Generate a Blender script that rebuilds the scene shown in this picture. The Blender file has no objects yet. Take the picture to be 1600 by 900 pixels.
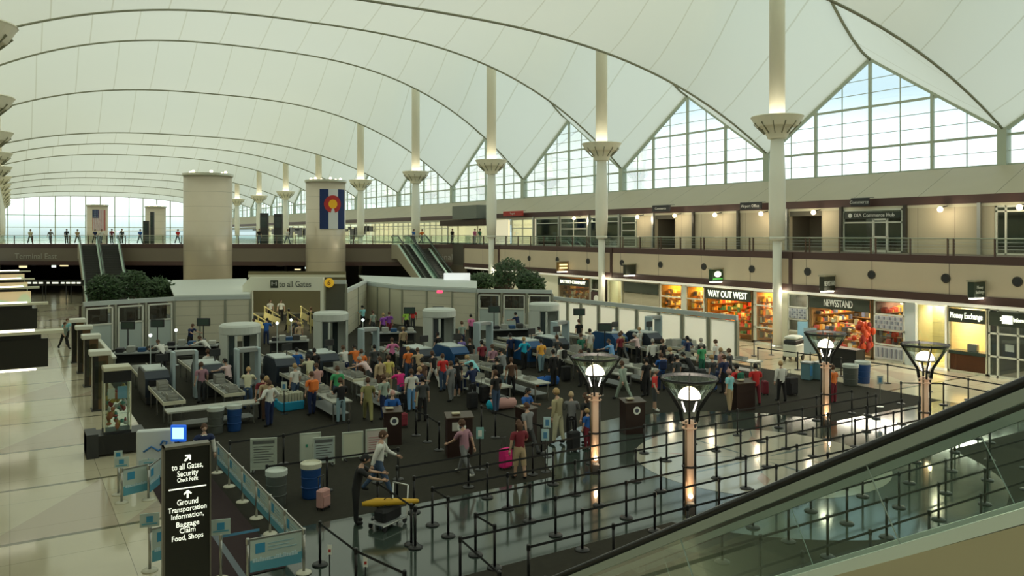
import bpy, bmesh, math, random
from mathutils import Vector, Matrix
R = math.radians
PI = math.pi
rnd = random.Random(7)
scene = bpy.context.scene
COL = scene.collection

# ---------------------------------------------------------------- camera
FPX, VPX, HY, EYE = 1250.0, 15.0, 365.0, 7.5
TH = math.atan((800 - VPX) / FPX)
CT, ST = math.cos(TH), math.sin(TH)
cam_d = bpy.data.cameras.new('camera')
cam_d.sensor_width = 36.0
cam_d.lens = FPX / 1600 * 36
cam_d.shift_y = (HY - 450) / 1600
cam_d.clip_end = 2000
cam = bpy.data.objects.new('camera', cam_d)
cam.location = (0, 0, EYE)
cam.rotation_euler = (R(90), 0, -TH)
COL.objects.link(cam)
scene.camera = cam

# ---------------------------------------------------------------- world and exposure
scene.view_settings.view_transform = 'Standard'
scene.view_settings.look = 'None'
scene.view_settings.exposure = 0.0
scene.view_settings.gamma = 1.0
scene.view_settings.use_curve_mapping = False
w = bpy.data.worlds.new('world'); scene.world = w; w.use_nodes = True
nt = w.node_tree
bg = nt.nodes['Background']
tc = nt.nodes.new('ShaderNodeTexCoord'); sp = nt.nodes.new('ShaderNodeSeparateXYZ'); cr = nt.nodes.new('ShaderNodeValToRGB')
nt.links.new(tc.outputs['Generated'], sp.inputs[0]); nt.links.new(sp.outputs['Z'], cr.inputs[0]); nt.links.new(cr.outputs[0], bg.inputs[0])
e = cr.color_ramp.elements
e[0].position = 0.0; e[0].color = (0.42, 0.52, 0.55, 1)
e[1].position = 1.0; e[1].color = (1.0, 1.0, 1.0, 1)
x = e.new(0.025); x.color = (0.80, 0.92, 0.95, 1)
x = e.new(0.05); x.color = (1.0, 1.0, 1.0, 1)
x = e.new(0.10); x.color = (1.0, 1.0, 1.0, 1)
x = e.new(0.16); x.color = (0.50, 0.585, 0.62, 1)
x = e.new(0.34); x.color = (0.55, 0.62, 0.64, 1)
x = e.new(0.6); x.color = (0.95, 0.98, 0.98, 1)
# warmer light from the ticket side, cooler from the shop side
mr = nt.nodes.new('ShaderNodeMapRange'); mr.inputs['From Min'].default_value = -0.8; mr.inputs['From Max'].default_value = 0.8
tint = nt.nodes.new('ShaderNodeMix'); tint.data_type = 'RGBA'; tint.inputs[6].default_value = (1.10, 1.0, 0.80, 1); tint.inputs[7].default_value = (0.90, 1.0, 1.04, 1)
mul = nt.nodes.new('ShaderNodeMix'); mul.data_type = 'RGBA'; mul.blend_type = 'MULTIPLY'; mul.inputs[0].default_value = 1.0
nt.links.new(sp.outputs['X'], mr.inputs['Value']); nt.links.new(mr.outputs[0], tint.inputs[0]); nt.links.new(cr.outputs[0], mul.inputs[6]); nt.links.new(tint.outputs[2], mul.inputs[7]); nt.links.new(mul.outputs[2], bg.inputs[0])
bg.inputs[1].default_value = 1.68
scene.cycles.max_bounces = 8
scene.cycles.diffuse_bounces = 4
scene.cycles.glossy_bounces = 3
scene.cycles.transmission_bounces = 6
scene.cycles.transparent_max_bounces = 12
scene.cycles.sample_clamp_indirect = 6.0
scene.cycles.caustics_reflective = False
scene.cycles.caustics_refractive = False

# ---------------------------------------------------------------- measuring helpers: the spot on a real plane a sight line of the camera meets
def F(px, py, z=0.0):
    zc = (EYE - z) * FPX / (py - HY); xc = (px - 800) / FPX * zc
    return (xc * CT + zc * ST, -xc * ST + zc * CT)
def YX(px, X):
    """Y at which the sight column px meets the wall plane at X"""
    zc = FPX * X / (CT * (px - VPX))
    return (zc - X * ST) / CT
def at_depth(px, zc):
    xc = (px - 800) / FPX * zc
    return (xc * CT + zc * ST, -xc * ST + zc * CT)

# ---------------------------------------------------------------- materials
MATS = {}
def mat(name, color=(0.8, 0.8, 0.8), rough=0.6, metal=0.0, emit=0.0, ecol=None, alpha=1.0, spec=0.5, noise=0.0, nscale=3.0, bump=0.0, bscale=60.0):
    if name in MATS: return MATS[name]
    m = bpy.data.materials.new(name); m.use_nodes = True
    n = m.node_tree; b = n.nodes['Principled BSDF']
    c = (color[0], color[1], color[2], 1)
    b.inputs['Base Color'].default_value = c
    b.inputs['Roughness'].default_value = rough
    b.inputs['Metallic'].default_value = metal
    b.inputs['Specular IOR Level'].default_value = spec
    if emit > 0:
        ec = ecol or color
        b.inputs['Emission Color'].default_value = (ec[0], ec[1], ec[2], 1)
        b.inputs['Emission Strength'].default_value = emit
    if noise > 0 or bump > 0:
        t = n.nodes.new('ShaderNodeTexCoord')
    if noise > 0:
        z = n.nodes.new('ShaderNodeTexNoise'); z.inputs['Scale'].default_value = nscale; z.inputs['Detail'].default_value = 4
        mx = n.nodes.new('ShaderNodeMix'); mx.data_type = 'RGBA'
        mx.inputs[6].default_value = tuple(v * (1 - noise) for v in color) + (1,)
        mx.inputs[7].default_value = tuple(min(1, v * (1 + noise)) for v in color) + (1,)
        n.links.new(t.outputs['Object'], z.inputs['Vector']); n.links.new(z.outputs['Fac'], mx.inputs[0]); n.links.new(mx.outputs[2], b.inputs['Base Color'])
    if bump > 0:
        z2 = n.nodes.new('ShaderNodeTexNoise'); z2.inputs['Scale'].default_value = bscale
        bp = n.nodes.new('ShaderNodeBump'); bp.inputs['Strength'].default_value = bump; bp.inputs['Distance'].default_value = 0.02
        n.links.new(t.outputs['Object'], z2.inputs['Vector']); n.links.new(z2.outputs['Fac'], bp.inputs['Height']); n.links.new(bp.outputs[0], b.inputs['Normal'])
    MATS[name] = m
    return m

def glass(name, tint=(0.9, 0.97, 0.95), refl=0.10, rough=0.02):
    if name in MATS: return MATS[name]
    m = bpy.data.materials.new(name); m.use_nodes = True; n = m.node_tree
    for q in list(n.nodes): n.nodes.remove(q)
    o = n.nodes.new('ShaderNodeOutputMaterial'); mx = n.nodes.new('ShaderNodeMixShader')
    tr = n.nodes.new('ShaderNodeBsdfTransparent'); tr.inputs[0].default_value = tint + (1,)
    gl = n.nodes.new('ShaderNodeBsdfGlossy'); gl.inputs['Roughness'].default_value = rough; gl.inputs[0].default_value = (0.9, 1, 0.97, 1)
    lw = n.nodes.new('ShaderNodeLayerWeight'); lw.inputs[0].default_value = 0.25
    mp = n.nodes.new('ShaderNodeMath'); mp.operation = 'MULTIPLY_ADD'; mp.inputs[1].default_value = 0.5; mp.inputs[2].default_value = refl * 0.4
    n.links.new(lw.outputs['Fresnel'], mp.inputs[0]); n.links.new(mp.outputs[0], mx.inputs[0])
    n.links.new(tr.outputs[0], mx.inputs[1]); n.links.new(gl.outputs[0], mx.inputs[2]); n.links.new(mx.outputs[0], o.inputs[0])
    MATS[name] = m
    return m

def panel_mat(name, color, sx, sy, sz, line=(0.3, 0.3, 0.3), wid=0.02, rough=0.6, metal=0.0, offx=0.0, offy=0.0, offz=0.0, spec=0.5, noise=0.06):
    """a plain surface divided by thin joints every sx / sy / sz metres (0 = none) in object space"""
    if name in MATS: return MATS[name]
    m = bpy.data.materials.new(name); m.use_nodes = True; n = m.node_tree; b = n.nodes['Principled BSDF']
    b.inputs['Roughness'].default_value = rough; b.inputs['Metallic'].default_value = metal; b.inputs['Specular IOR Level'].default_value = spec
    t = n.nodes.new('ShaderNodeTexCoord'); s = n.nodes.new('ShaderNodeSeparateXYZ'); n.links.new(t.outputs['Object'], s.inputs[0])
    acc = None
    for ax, st, of in (('X', sx, offx), ('Y', sy, offy), ('Z', sz, offz)):
        if not st: continue
        a = n.nodes.new('ShaderNodeMath'); a.operation = 'SUBTRACT'; a.inputs[1].default_value = of - 1000 * st
        d = n.nodes.new('ShaderNodeMath'); d.operation = 'MODULO'; d.inputs[1].default_value = st
        l = n.nodes.new('ShaderNodeMath'); l.operation = 'LESS_THAN'; l.inputs[1].default_value = wid
        n.links.new(s.outputs[ax], a.inputs[0]); n.links.new(a.outputs[0], d.inputs[0]); n.links.new(d.outputs[0], l.inputs[0])
        if acc is None: acc = l.outputs[0]
        else:
            k = n.nodes.new('ShaderNodeMath'); k.operation = 'MAXIMUM'; n.links.new(acc, k.inputs[0]); n.links.new(l.outputs[0], k.inputs[1]); acc = k.outputs[0]
    z = n.nodes.new('ShaderNodeTexNoise'); z.inputs['Scale'].default_value = 0.6; z.inputs['Detail'].default_value = 3; n.links.new(t.outputs['Object'], z.inputs['Vector'])
    c0 = n.nodes.new('ShaderNodeMix'); c0.data_type = 'RGBA'
    c0.inputs[6].default_value = tuple(v * (1 - noise) for v in color) + (1,); c0.inputs[7].default_value = tuple(min(1, v * (1 + noise)) for v in color) + (1,)
    n.links.new(z.outputs['Fac'], c0.inputs[0])
    mx = n.nodes.new('ShaderNodeMix'); mx.data_type = 'RGBA'; mx.inputs[7].default_value = line + (1,)
    n.links.new(c0.outputs[2], mx.inputs[6])
    if acc is not None: n.links.new(acc, mx.inputs[0])
    else: mx.inputs[0].default_value = 0
    n.links.new(mx.outputs[2], b.inputs['Base Color'])
    MATS[name] = m
    return m

# ---------------------------------------------------------------- mesh builder
class MB:
    def __init__(s): s.v = []; s.f = []; s.mi = []; s.sm = []
    def add(s, vs, fs, mi=0, sm=False):
        o = len(s.v); s.v += [tuple(p) for p in vs]
        for q in fs: s.f.append(tuple(i + o for i in q)); s.mi.append(mi); s.sm.append(sm)
        return s
    def box(s, x0, x1, y0, y1, z0, z1, mi=0):
        return s.add([(x0, y0, z0), (x1, y0, z0), (x1, y1, z0), (x0, y1, z0), (x0, y0, z1), (x1, y0, z1), (x1, y1, z1), (x0, y1, z1)],
                     [(0, 3, 2, 1), (4, 5, 6, 7), (0, 1, 5, 4), (1, 2, 6, 5), (2, 3, 7, 6), (3, 0, 4, 7)], mi)
    def cbox(s, cx, cy, cz, sx, sy, sz, mi=0, b=0.0):
        if b <= 0: return s.box(cx - sx / 2, cx + sx / 2, cy - sy / 2, cy + sy / 2, cz - sz / 2, cz + sz / 2, mi)
        # bevelled upright box: chamfered outline with a chamfered top
        hx, hy = sx / 2, sy / 2
        def ring(ix, z):
            ax, ay = hx - ix, hy - ix; c = b
            return [(cx - ax + c, cy - ay, z), (cx + ax - c, cy - ay, z), (cx + ax, cy - ay + c, z), (cx + ax, cy + ay - c, z),
                    (cx + ax - c, cy + ay, z), (cx - ax + c, cy + ay, z), (cx - ax, cy + ay - c, z), (cx - ax, cy - ay + c, z)]
        rs = [ring(b, cz - sz / 2), ring(0, cz - sz / 2 + b), ring(0, cz + sz / 2 - b), ring(b, cz + sz / 2)]
        return s.rings(rs, mi, caps=True)
    def rings(s, rs, mi=0, caps=True, sm=False, close=True):
        n = len(rs[0]); vs = [p for r in rs for p in r]; fs = []
        for k in range(len(rs) - 1):
            for i in range(n if close else n - 1):
                j = (i + 1) % n
                fs.append((k * n + i, k * n + j, (k + 1) * n + j, (k + 1) * n + i))
        if caps: fs.append(tuple(reversed(range(n)))); fs.append(tuple((len(rs) - 1) * n + i for i in range(n)))
        return s.add(vs, fs, mi, sm)
    def lathe(s, prof, cx=0, cy=0, n=20, mi=0, caps=True, sm=True, cz=0):
        rs = [[(cx + r * math.cos(2 * PI * i / n), cy + r * math.sin(2 * PI * i / n), cz + z) for i in range(n)] for r, z in prof]
        return s.rings(rs, mi, caps, sm)
    def tube(s, p, q, r0, r1=None, n=8, mi=0, sm=True):
        r1 = r0 if r1 is None else r1
        p, q = Vector(p), Vector(q); d = (q - p)
        if d.length < 1e-6: return s
        d.normalize(); a = d.orthogonal().normalized(); b = d.cross(a)
        rs = [[tuple(c + (a * math.cos(2 * PI * i / n) + b * math.sin(2 * PI * i / n)) * r) for i in range(n)] for c, r in ((p, r0), (q, r1))]
        return s.rings(rs, mi, True, sm)
    def path(s, pts, r, n=8, mi=0, closed=False):
        P = [Vector(p) for p in pts]; rs = []
        up = None
        for i, c in enumerate(P):
            d = (P[min(i + 1, len(P) - 1)] - P[max(i - 1, 0)])
            d.normalize()
            if up is None: up = d.orthogonal().normalized()
            a = (up - d * up.dot(d)).normalized(); up = a; b = d.cross(a)
            rr = r[i] if isinstance(r, (list, tuple)) else r
            rs.append([tuple(c + (a * math.cos(2 * PI * k / n) + b * math.sin(2 * PI * k / n)) * rr) for k in range(n)])
        return s.rings(rs, mi, True, True)
    def beam(s, p, q, wd, hd, mi=0, up=(0, 0, 1)):
        p, q = Vector(p), Vector(q); d = (q - p).normalized(); u = Vector(up)
        a = d.cross(u)
        if a.length < 1e-4: a = d.cross(Vector((0, 1, 0)))
        a.normalize(); b = a.cross(d).normalized()
        vs = []
        for c in (p, q):
            for i, j in ((-1, -1), (1, -1), (1, 1), (-1, 1)): vs.append(tuple(c + a * i * wd / 2 + b * j * hd / 2))
        return s.add(vs, [(0, 3, 2, 1), (4, 5, 6, 7), (0, 1, 5, 4), (1, 2, 6, 5), (2, 3, 7, 6), (3, 0, 4, 7)], mi)
    def prism(s, pts, ax, a0, a1, mi=0):
        """outline pts (u,v) extruded along axis ax ('x','y','z')"""
        def P(u, v, t): return {'x': (t, u, v), 'y': (u, t, v), 'z': (u, v, t)}[ax]
        n = len(pts); vs = [P(u, v, a0) for u, v in pts] + [P(u, v, a1) for u, v in pts]
        fs = [tuple(range(n)), tuple(reversed(range(n, 2 * n)))] + [(i, i + n, (i + 1) % n + n, (i + 1) % n) for i in range(n)]
        return s.add(vs, fs, mi)
    def sphere(s, c, rx, ry=None, rz=None, n=12, m=8, mi=0, t0=0.0, t1=1.0):
        ry = rx if ry is None else ry; rz = rx if rz is None else rz
        prof = []
        for k in range(m + 1):
            t = PI * (t0 + (t1 - t0) * k / m); prof.append((max(0.001, math.sin(t)), -math.cos(t)))
        rs = [[(c[0] + r * rx * math.cos(2 * PI * i / n), c[1] + r * ry * math.sin(2 * PI * i / n), c[2] + z * rz) for i in range(n)] for r, z in prof]
        return s.rings(rs, mi, True, True)
    def build(s, name, mats, parent=None, loc=(0, 0, 0), rot=None):
        me = bpy.data.meshes.new(name); me.from_pydata(s.v, [], s.f)
        if not isinstance(mats, (list, tuple)): mats = [mats]
        for m in mats: me.materials.append(m)
        me.polygons.foreach_set('material_index', s.mi)
        me.polygons.foreach_set('use_smooth', s.sm)
        me.update()
        o = bpy.data.objects.new(name, me); o.location = loc
        if rot is not None: o.rotation_euler = rot
        COL.objects.link(o)
        if parent is not None: o.parent = parent
        return o

def tag(o, label=None, cat=None, group=None, kind=None):
    if label: o['label'] = label
    if cat: o['category'] = cat
    if group: o['group'] = group
    if kind: o['kind'] = kind
    return o
def struct(o): o['kind'] = 'structure'; return o
def thing(name, label, cat, loc=(0, 0, 0), rz=0.0, group=None):
    o = bpy.data.objects.new(name, None); o.location = loc; o.rotation_euler = (0, 0, rz); o.empty_display_size = 0.2
    COL.objects.link(o)
    return tag(o, label, cat, group)
def kids(o): return [c for c in COL.objects if c.parent == o]
def tree_of(o):
    return (o, [tree_of(c) for c in kids(o)])
def copy_tree(t, parent=None):
    o, ch = t
    c = o.copy(); COL.objects.link(c); c.parent = parent
    for k in ch: copy_tree(k, c)
    return c
def text(name, body, size, m, parent, loc, rot, extrude=0.01, align='CENTER', sx=1.0, space=1.0, line=1.0, fit=None):
    cu = bpy.data.curves.new(name, 'FONT'); cu.body = body; cu.size = size; cu.extrude = extrude; cu.align_x = align; cu.align_y = 'CENTER'
    cu.space_character = space; cu.space_line = line; cu.resolution_u = 3
    tmp = bpy.data.objects.new('tmp', cu); COL.objects.link(tmp)
    dg = bpy.context.evaluated_depsgraph_get(); dg.update()
    me = bpy.data.meshes.new_from_object(tmp.evaluated_get(dg)); bpy.data.objects.remove(tmp); bpy.data.curves.remove(cu)
    me.materials.clear(); me.materials.append(m); me.name = name
    if fit:
        ws = [v.co.x for v in me.vertices]; sx = fit / max(.01, max(ws) - min(ws))
    o = bpy.data.objects.new(name, me); o.location = loc; o.rotation_euler = rot; o.scale = (sx, 1, 1); COL.objects.link(o)
    if parent is not None: o.parent = parent
    return o
FACE_CAM = (R(90), 0, 0)      # lettering read from the -Y side
FACE_LEFT = (R(90), 0, R(-90))   # lettering read from the -X side
FACE_DIAG = (R(90), 0, -TH)

# common materials
M_white = mat('painted_white', (0.74, 0.75, 0.66), 0.5)
M_cream = mat('cream_paint', (0.70, 0.68, 0.52), 0.5)
M_beige = mat('beige_panel', (0.42, 0.38, 0.28), 0.6, noise=0.05, nscale=0.4)
M_maroon = mat('maroon_band', (0.085, 0.045, 0.040), 0.45)
M_black = mat('black_metal', (0.012, 0.012, 0.013), 0.4)
M_dark = mat('dark_plastic', (0.03, 0.032, 0.035), 0.45)
M_steel = mat('brushed_steel', (0.55, 0.56, 0.54), 0.3, 1.0)
M_grey = mat('grey_plastic', (0.35, 0.37, 0.37), 0.5)
M_lgrey = mat('pale_grey_plastic', (0.52, 0.58, 0.57), 0.45)
M_blue = mat('blue_plastic', (0.01, 0.09, 0.33), 0.45)
M_glass = glass('window_glass', (.97, .99, .985))
M_gglass = glass('green_glass', (0.86, 0.93, 0.90), 0.1)
M_warm = mat('warm_lamp', (1, 0.85, 0.6), 0.5, emit=3.5, ecol=(1, 0.82, 0.55))
M_tubel = mat('tube_lamp', (1, 1, 0.9), 0.5, emit=4, ecol=(1, 0.94, 0.72))
M_signlit = mat('lit_lettering', (1, 1, 0.9), 0.5, emit=1.1, ecol=(0.95, 1, 0.8))
M_whitelet = mat('white_lettering', (0.85, 0.87, 0.82), 0.6)
M_chrome = mat('chrome', (0.8, 0.8, 0.8), 0.15, 1.0)
# ================================================================ THE TENT ROOF
XC, HW = 20.8, 32.0           # hall centre line and half width to the window walls
COLX = (-1.4, 43.0)           # the two rows of masts
Y0, BAY = 35.28, 18.43        # first mast in view, spacing
VAL0 = Y0 - BAY / 2           # valley before the first mast
CROWN = {-3: 20.3, -2: 20.3, -1: 20.3, 0: 20.3, 1: 21.3, 2: 24.5, 3: 26.1, 4: 24.2, 5: 21.2, 6: 21.5, 7: 21.4, 8: 19.6, 9: 19.5, 10: 18.9, 11: 18.2, 12: 17.8}
KMIN, KMAX = -3, 12
YEND = VAL0 + BAY * KMAX
def valley_z(k, X):
    u = min(1, abs(X - XC) / HW); c = CROWN[k]
    return c - (c - 14.0) * u ** 2.7
def ridge_z(k, X):            # ridge between valley k and k+1
    d = abs(X - XC); c = (CROWN[k] + CROWN[k + 1]) / 2 + 4.5; top = max(31.0, c + 3)
    if d < 22.2: return c + (top - c) * (d / 22.2) ** 2
    t = min(1, (d - 22.2) / 9.8)
    return 20.2 + (top - 20.2) * (1 - t) ** 1.4
m_fab = bpy.data.materials.new('tent_fabric'); m_fab.use_nodes = True
n = m_fab.node_tree
for q in list(n.nodes): n.nodes.remove(q)
o_ = n.nodes.new('ShaderNodeOutputMaterial'); mx = n.nodes.new('ShaderNodeMixShader'); tr = n.nodes.new('ShaderNodeBsdfTranslucent'); df = n.nodes.new('ShaderNodeBsdfDiffuse')
tcn = n.nodes.new('ShaderNodeTexCoord'); sx = n.nodes.new('ShaderNodeSeparateXYZ'); n.links.new(tcn.outputs['Object'], sx.inputs[0])
a = n.nodes.new('ShaderNodeMath'); a.operation = 'ADD'; a.inputs[1].default_value = 375 * 4 - 17.3
d = n.nodes.new('ShaderNodeMath'); d.operation = 'MODULO'; d.inputs[1].default_value = 3.75
l = n.nodes.new('ShaderNodeMath'); l.operation = 'LESS_THAN'; l.inputs[1].default_value = 0.10
n.links.new(sx.outputs['X'], a.inputs[0]); n.links.new(a.outputs[0], d.inputs[0]); n.links.new(d.outputs[0], l.inputs[0])
nz = n.nodes.new('ShaderNodeTexNoise'); nz.inputs['Scale'].default_value = 0.05; n.links.new(tcn.outputs['Object'], nz.inputs['Vector'])
base = n.nodes.new('ShaderNodeMix'); base.data_type = 'RGBA'; base.inputs[6].default_value = (0.655, 0.69, 0.585, 1); base.inputs[7].default_value = (0.645, 0.70, 0.64, 1)
n.links.new(nz.outputs['Fac'], base.inputs[0])
sm = n.nodes.new('ShaderNodeMix'); sm.data_type = 'RGBA'; sm.inputs[7].default_value = (0.54, 0.57, 0.47, 1)
n.links.new(l.outputs[0], sm.inputs[0]); n.links.new(base.outputs[2], sm.inputs[6])
n.links.new(sm.outputs[2], tr.inputs[0]); n.links.new(sm.outputs[2], df.inputs[0]); mx.inputs[0].default_value = 0.42
n.links.new(tr.outputs[0], mx.inputs[1]); n.links.new(df.outputs[0], mx.inputs[2]); n.links.new(mx.outputs[0], o_.inputs[0])

roof = MB(); NX, NY = 64, 8
xs = [XC - HW + 2 * HW * i / NX for i in range(NX + 1)]
for k in range(KMIN, KMAX):
    yv0, yv1 = VAL0 + BAY * k, VAL0 + BAY * (k + 1)
    rows = []
    for j in range(2 * NY + 1):
        y = yv0 + (yv1 - yv0) * j / (2 * NY); t = j / NY if j <= NY else 2 - j / NY
        vk = k if j <= NY else k + 1
        row = []
        for X in xs:
            u = abs(X - XC) / HW; p = 1.28 - 0.26 * u ** 4
            v = valley_z(vk, X); r = ridge_z(k, X)
            row.append((X, y, v + (r - v) * t ** p))
        rows.append(row)
    roof.rings(rows, 0, caps=False, sm=True, close=False)
struct(roof.build('ceiling', m_fab))
m_cable = mat('roof_cable_cover', (0.30, 0.31, 0.22), 0.6)
nt_ = 0
for k in range(KMIN, KMAX + 1):
    y = VAL0 + BAY * k
    pts = [(X, y, valley_z(k, X) - 0.04) for X in xs]
    nt_ += 1
    struct(MB().path(pts, 0.085, 6).build('trim_%d' % nt_, m_cable))
for k in range(KMIN, KMAX):
    y = VAL0 + BAY * (k + 0.5)
    nt_ += 1
    for side in (1,):
        pts = [(XC + side * (22.2 + 9.8 * i / 10), y, ridge_z(k, XC + side * (22.2 + 9.8 * i / 10)) - 0.06) for i in range(11)]
        struct(MB().path(pts, 0.13, 6).build('trim_%d' % nt_, m_cable))

# ================================================================ CLERESTORY WINDOWS UNDER EACH GABLE
m_frame = mat('window_mullion', (0.50, 0.56, 0.44), 0.5)
WZ0, WZV, WZA = 11.72, 14.0, 20.2
nw = 0
def gable(k, X, side):
    global nw
    nw += 1
    ya, yb, ym = VAL0 + BAY * k, VAL0 + BAY * (k + 1), VAL0 + BAY * (k + 0.5)
    root = bpy.data.objects.new('window_%d' % nw, None); COL.objects.link(root); struct(root)
    def topz(y): return WZV + (WZA - WZV) * (1 - abs(y - ym) / (BAY / 2))
    fr = MB(); dx = 0.0
    fr.beam((X, ya, WZV), (X, ym, WZA), 0.22, 0.34); fr.beam((X, ym, WZA), (X, yb, WZV), 0.22, 0.34)
    fr.box(X - .12, X + .12, ya, yb, WZ0, WZ0 + 0.16)
    fr.box(X - .3, X + .3, ya - .28, ya + .28, WZ0, WZV + .1)
    nn = 8
    for i in range(1, nn):
        y = ya + BAY * i / nn; wdt = 0.10 if i in (2, 4, 6) else 0.03
        fr.box(X - wdt, X + wdt, y - wdt, y + wdt, WZ0, topz(y))
    for z, wd in ((12.7, .022), (13.7, .08), (14.7, .022), (15.7, .022), (16.7, .08), (17.7, .022), (18.7, .022)):
        if z <= WZV: y0, y1 = ya, yb
        else:
            q = (z - WZV) / (WZA - WZV) * BAY / 2; y0, y1 = ya + q, yb - q
        fr.box(X - wd, X + wd, y0, y1, z - wd, z + wd)
    fr.build('window_frame', m_frame, root)
    MB().prism([(ya, WZ0), (yb, WZ0), (yb, WZV), (ym, WZA), (ya, WZV)], 'x', X + .02 * side, X + .05 * side).build('window_pane', M_glass, root)
for k in range(KMIN, KMAX):
    gable(k, XC + HW, 1)
for k in range(KMIN, KMAX):
    gable(k, XC - HW, -1)

# end window
nw += 1
root = struct(bpy.data.objects.new('window_%d' % nw, None)); COL.objects.link(root)
fr = MB()
for X in [XC - HW + 3.6 * i for i in range(1, 18)]:
    fr.box(X - .12, X + .12, YEND + .1, YEND + .35, 6.2, valley_z(KMAX, X))
for z in (9.2, 12.4): fr.box(XC - HW, XC + HW, YEND + .1, YEND + .3, z - .08, z + .08)
fr.build('window_frame', m_frame, root)
pts = [(XC - HW, 6.2), (XC + HW, 6.2)] + [(X, valley_z(KMAX, X)) for X in reversed(xs)]
MB().prism(pts, 'y', YEND + .18, YEND + .22).build('window_pane', M_glass, root)
YB = VAL0 + BAY * KMIN
struct(MB().prism([(XC - HW, 0), (XC + HW, 0)] + [(X, valley_z(KMIN, X)) for X in reversed(xs)], 'y', YB - .4, YB).build('wall_near', M_beige))
struct(MB().box(XC - HW, XC + HW, YEND - .1, YEND + .4, 0, 6.2).build('wall_far', M_beige))

# ================================================================ SIDE WALLS, BALCONIES (level above)
UF = 6.28     # upper floor level
m_fascia = panel_mat('fascia_panel', (0.66, 0.56, 0.42), 0, 4.6075, 0, (0.22, 0.18, 0.13), 0.05, 0.5, offy=33.4)
m_corn = panel_mat('cornice_panel', (0.47, 0.42, 0.29), 0, 4.6075, 0, (0.22, 0.20, 0.13), 0.05, 0.5, offy=33.4)
m_upw = panel_mat('upper_wall', (0.56, 0.50, 0.36), 0, 2.3037, 0, (0.36, 0.31, 0.22), 0.04, 0.6, offy=33.4)
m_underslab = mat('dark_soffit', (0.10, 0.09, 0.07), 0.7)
def side_walls(s):
    def X(v): return XC + s * (v - XC)
    def bx(m, x0, x1, y0, y1, z0, z1, nm):
        a_, b_ = sorted((X(x0), X(x1))); return struct(MB().box(a_, b_, y0, y1, z0, z1).build(nm, m))
    sd = 'right' if s > 0 else 'left'
    bx(m_corn, 52.5, 53.1, YB, YEND, 9.3, WZ0, 'wall_%s' % sd)                       # wall below the clerestory
    m = MB(); pts = [(48.0, 9.78), (48.0, 9.3), (53.0, 9.3), (53.0, WZ0), (51.9, WZ0)]
    m.prism([(X(u), v) for u, v in pts], 'y', YB, YEND); struct(m.build('trim_%d' % (200 if s > 0 else 210), m_corn))
    bx(M_maroon, 47.9, 48.3, YB, YEND, 9.28, 9.80, 'trim_%d' % (201 if s > 0 else 211))
    bx(M_cream, 47.95, 48.25, YB, YEND, 9.10, 9.28, 'trim_%d' % (202 if s > 0 else 212))
    ye = 79.0
    if s > 0:
        for q_ in range(3):
            for o_ in (-.78, .52): bx(M_maroon, 43.22, 43.34, Y0 + BAY * q_ + o_, Y0 + BAY * q_ + o_ + .26, 3.76, 6.28, 'trim_%d' % (220 + q_ * 2 + (o_ > 0)))
    bx(M_maroon, 43.3, 43.6, YB, ye, 5.86, 6.30, 'trim_%d' % (203 if s > 0 else 213))
    bx(m_fascia, 43.3, 43.6, YB, ye, 4.20, 5.86, 'trim_%d' % (204 if s > 0 else 214))
    bx(M_maroon, 43.25, 43.6, YB, ye, 3.76, 4.20, 'trim_%d' % (205 if s > 0 else 215))
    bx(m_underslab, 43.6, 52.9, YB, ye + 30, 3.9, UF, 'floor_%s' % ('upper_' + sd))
    return bx, X
bxr, _ = side_walls(1)
bxl, XL = side_walls(-1)
bxl(m_upw, 48.0, 48.4, YB, YEND, UF, 9.1, 'wall_left')
bxl(M_beige, 43.6, 43.9, YB, YEND, 0, 3.9, 'wall_left')

# outside: raised roadway and a far car park seen low through the glass
struct(MB().box(54, 400, -300, 600, 8.6, 9.2).build('ground_outside', mat('pale_concrete', (0.62, 0.66, 0.66), 0.8)))
struct(MB().box(-400, -13, -300, 600, 8.6, 9.2).build('ground_outside', MATS['pale_concrete']))
m_park = panel_mat('pale_facade', (0.35, 0.50, 0.55), 9, 9, 1.1, (0.75, 0.85, 0.85), 0.5, 0.8)
park = thing('parking_structure', 'pale blue grey building outside, low behind the clerestory glass', 'building', (0, 0, 0))
MB().box(95, 120, -20, 170, 9.2, 12.6).build('wall', m_park, park)
MB().box(94.5, 120.5, -20.5, 170.5, 12.6, 13.0).build('roof', M_white, park)

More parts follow.
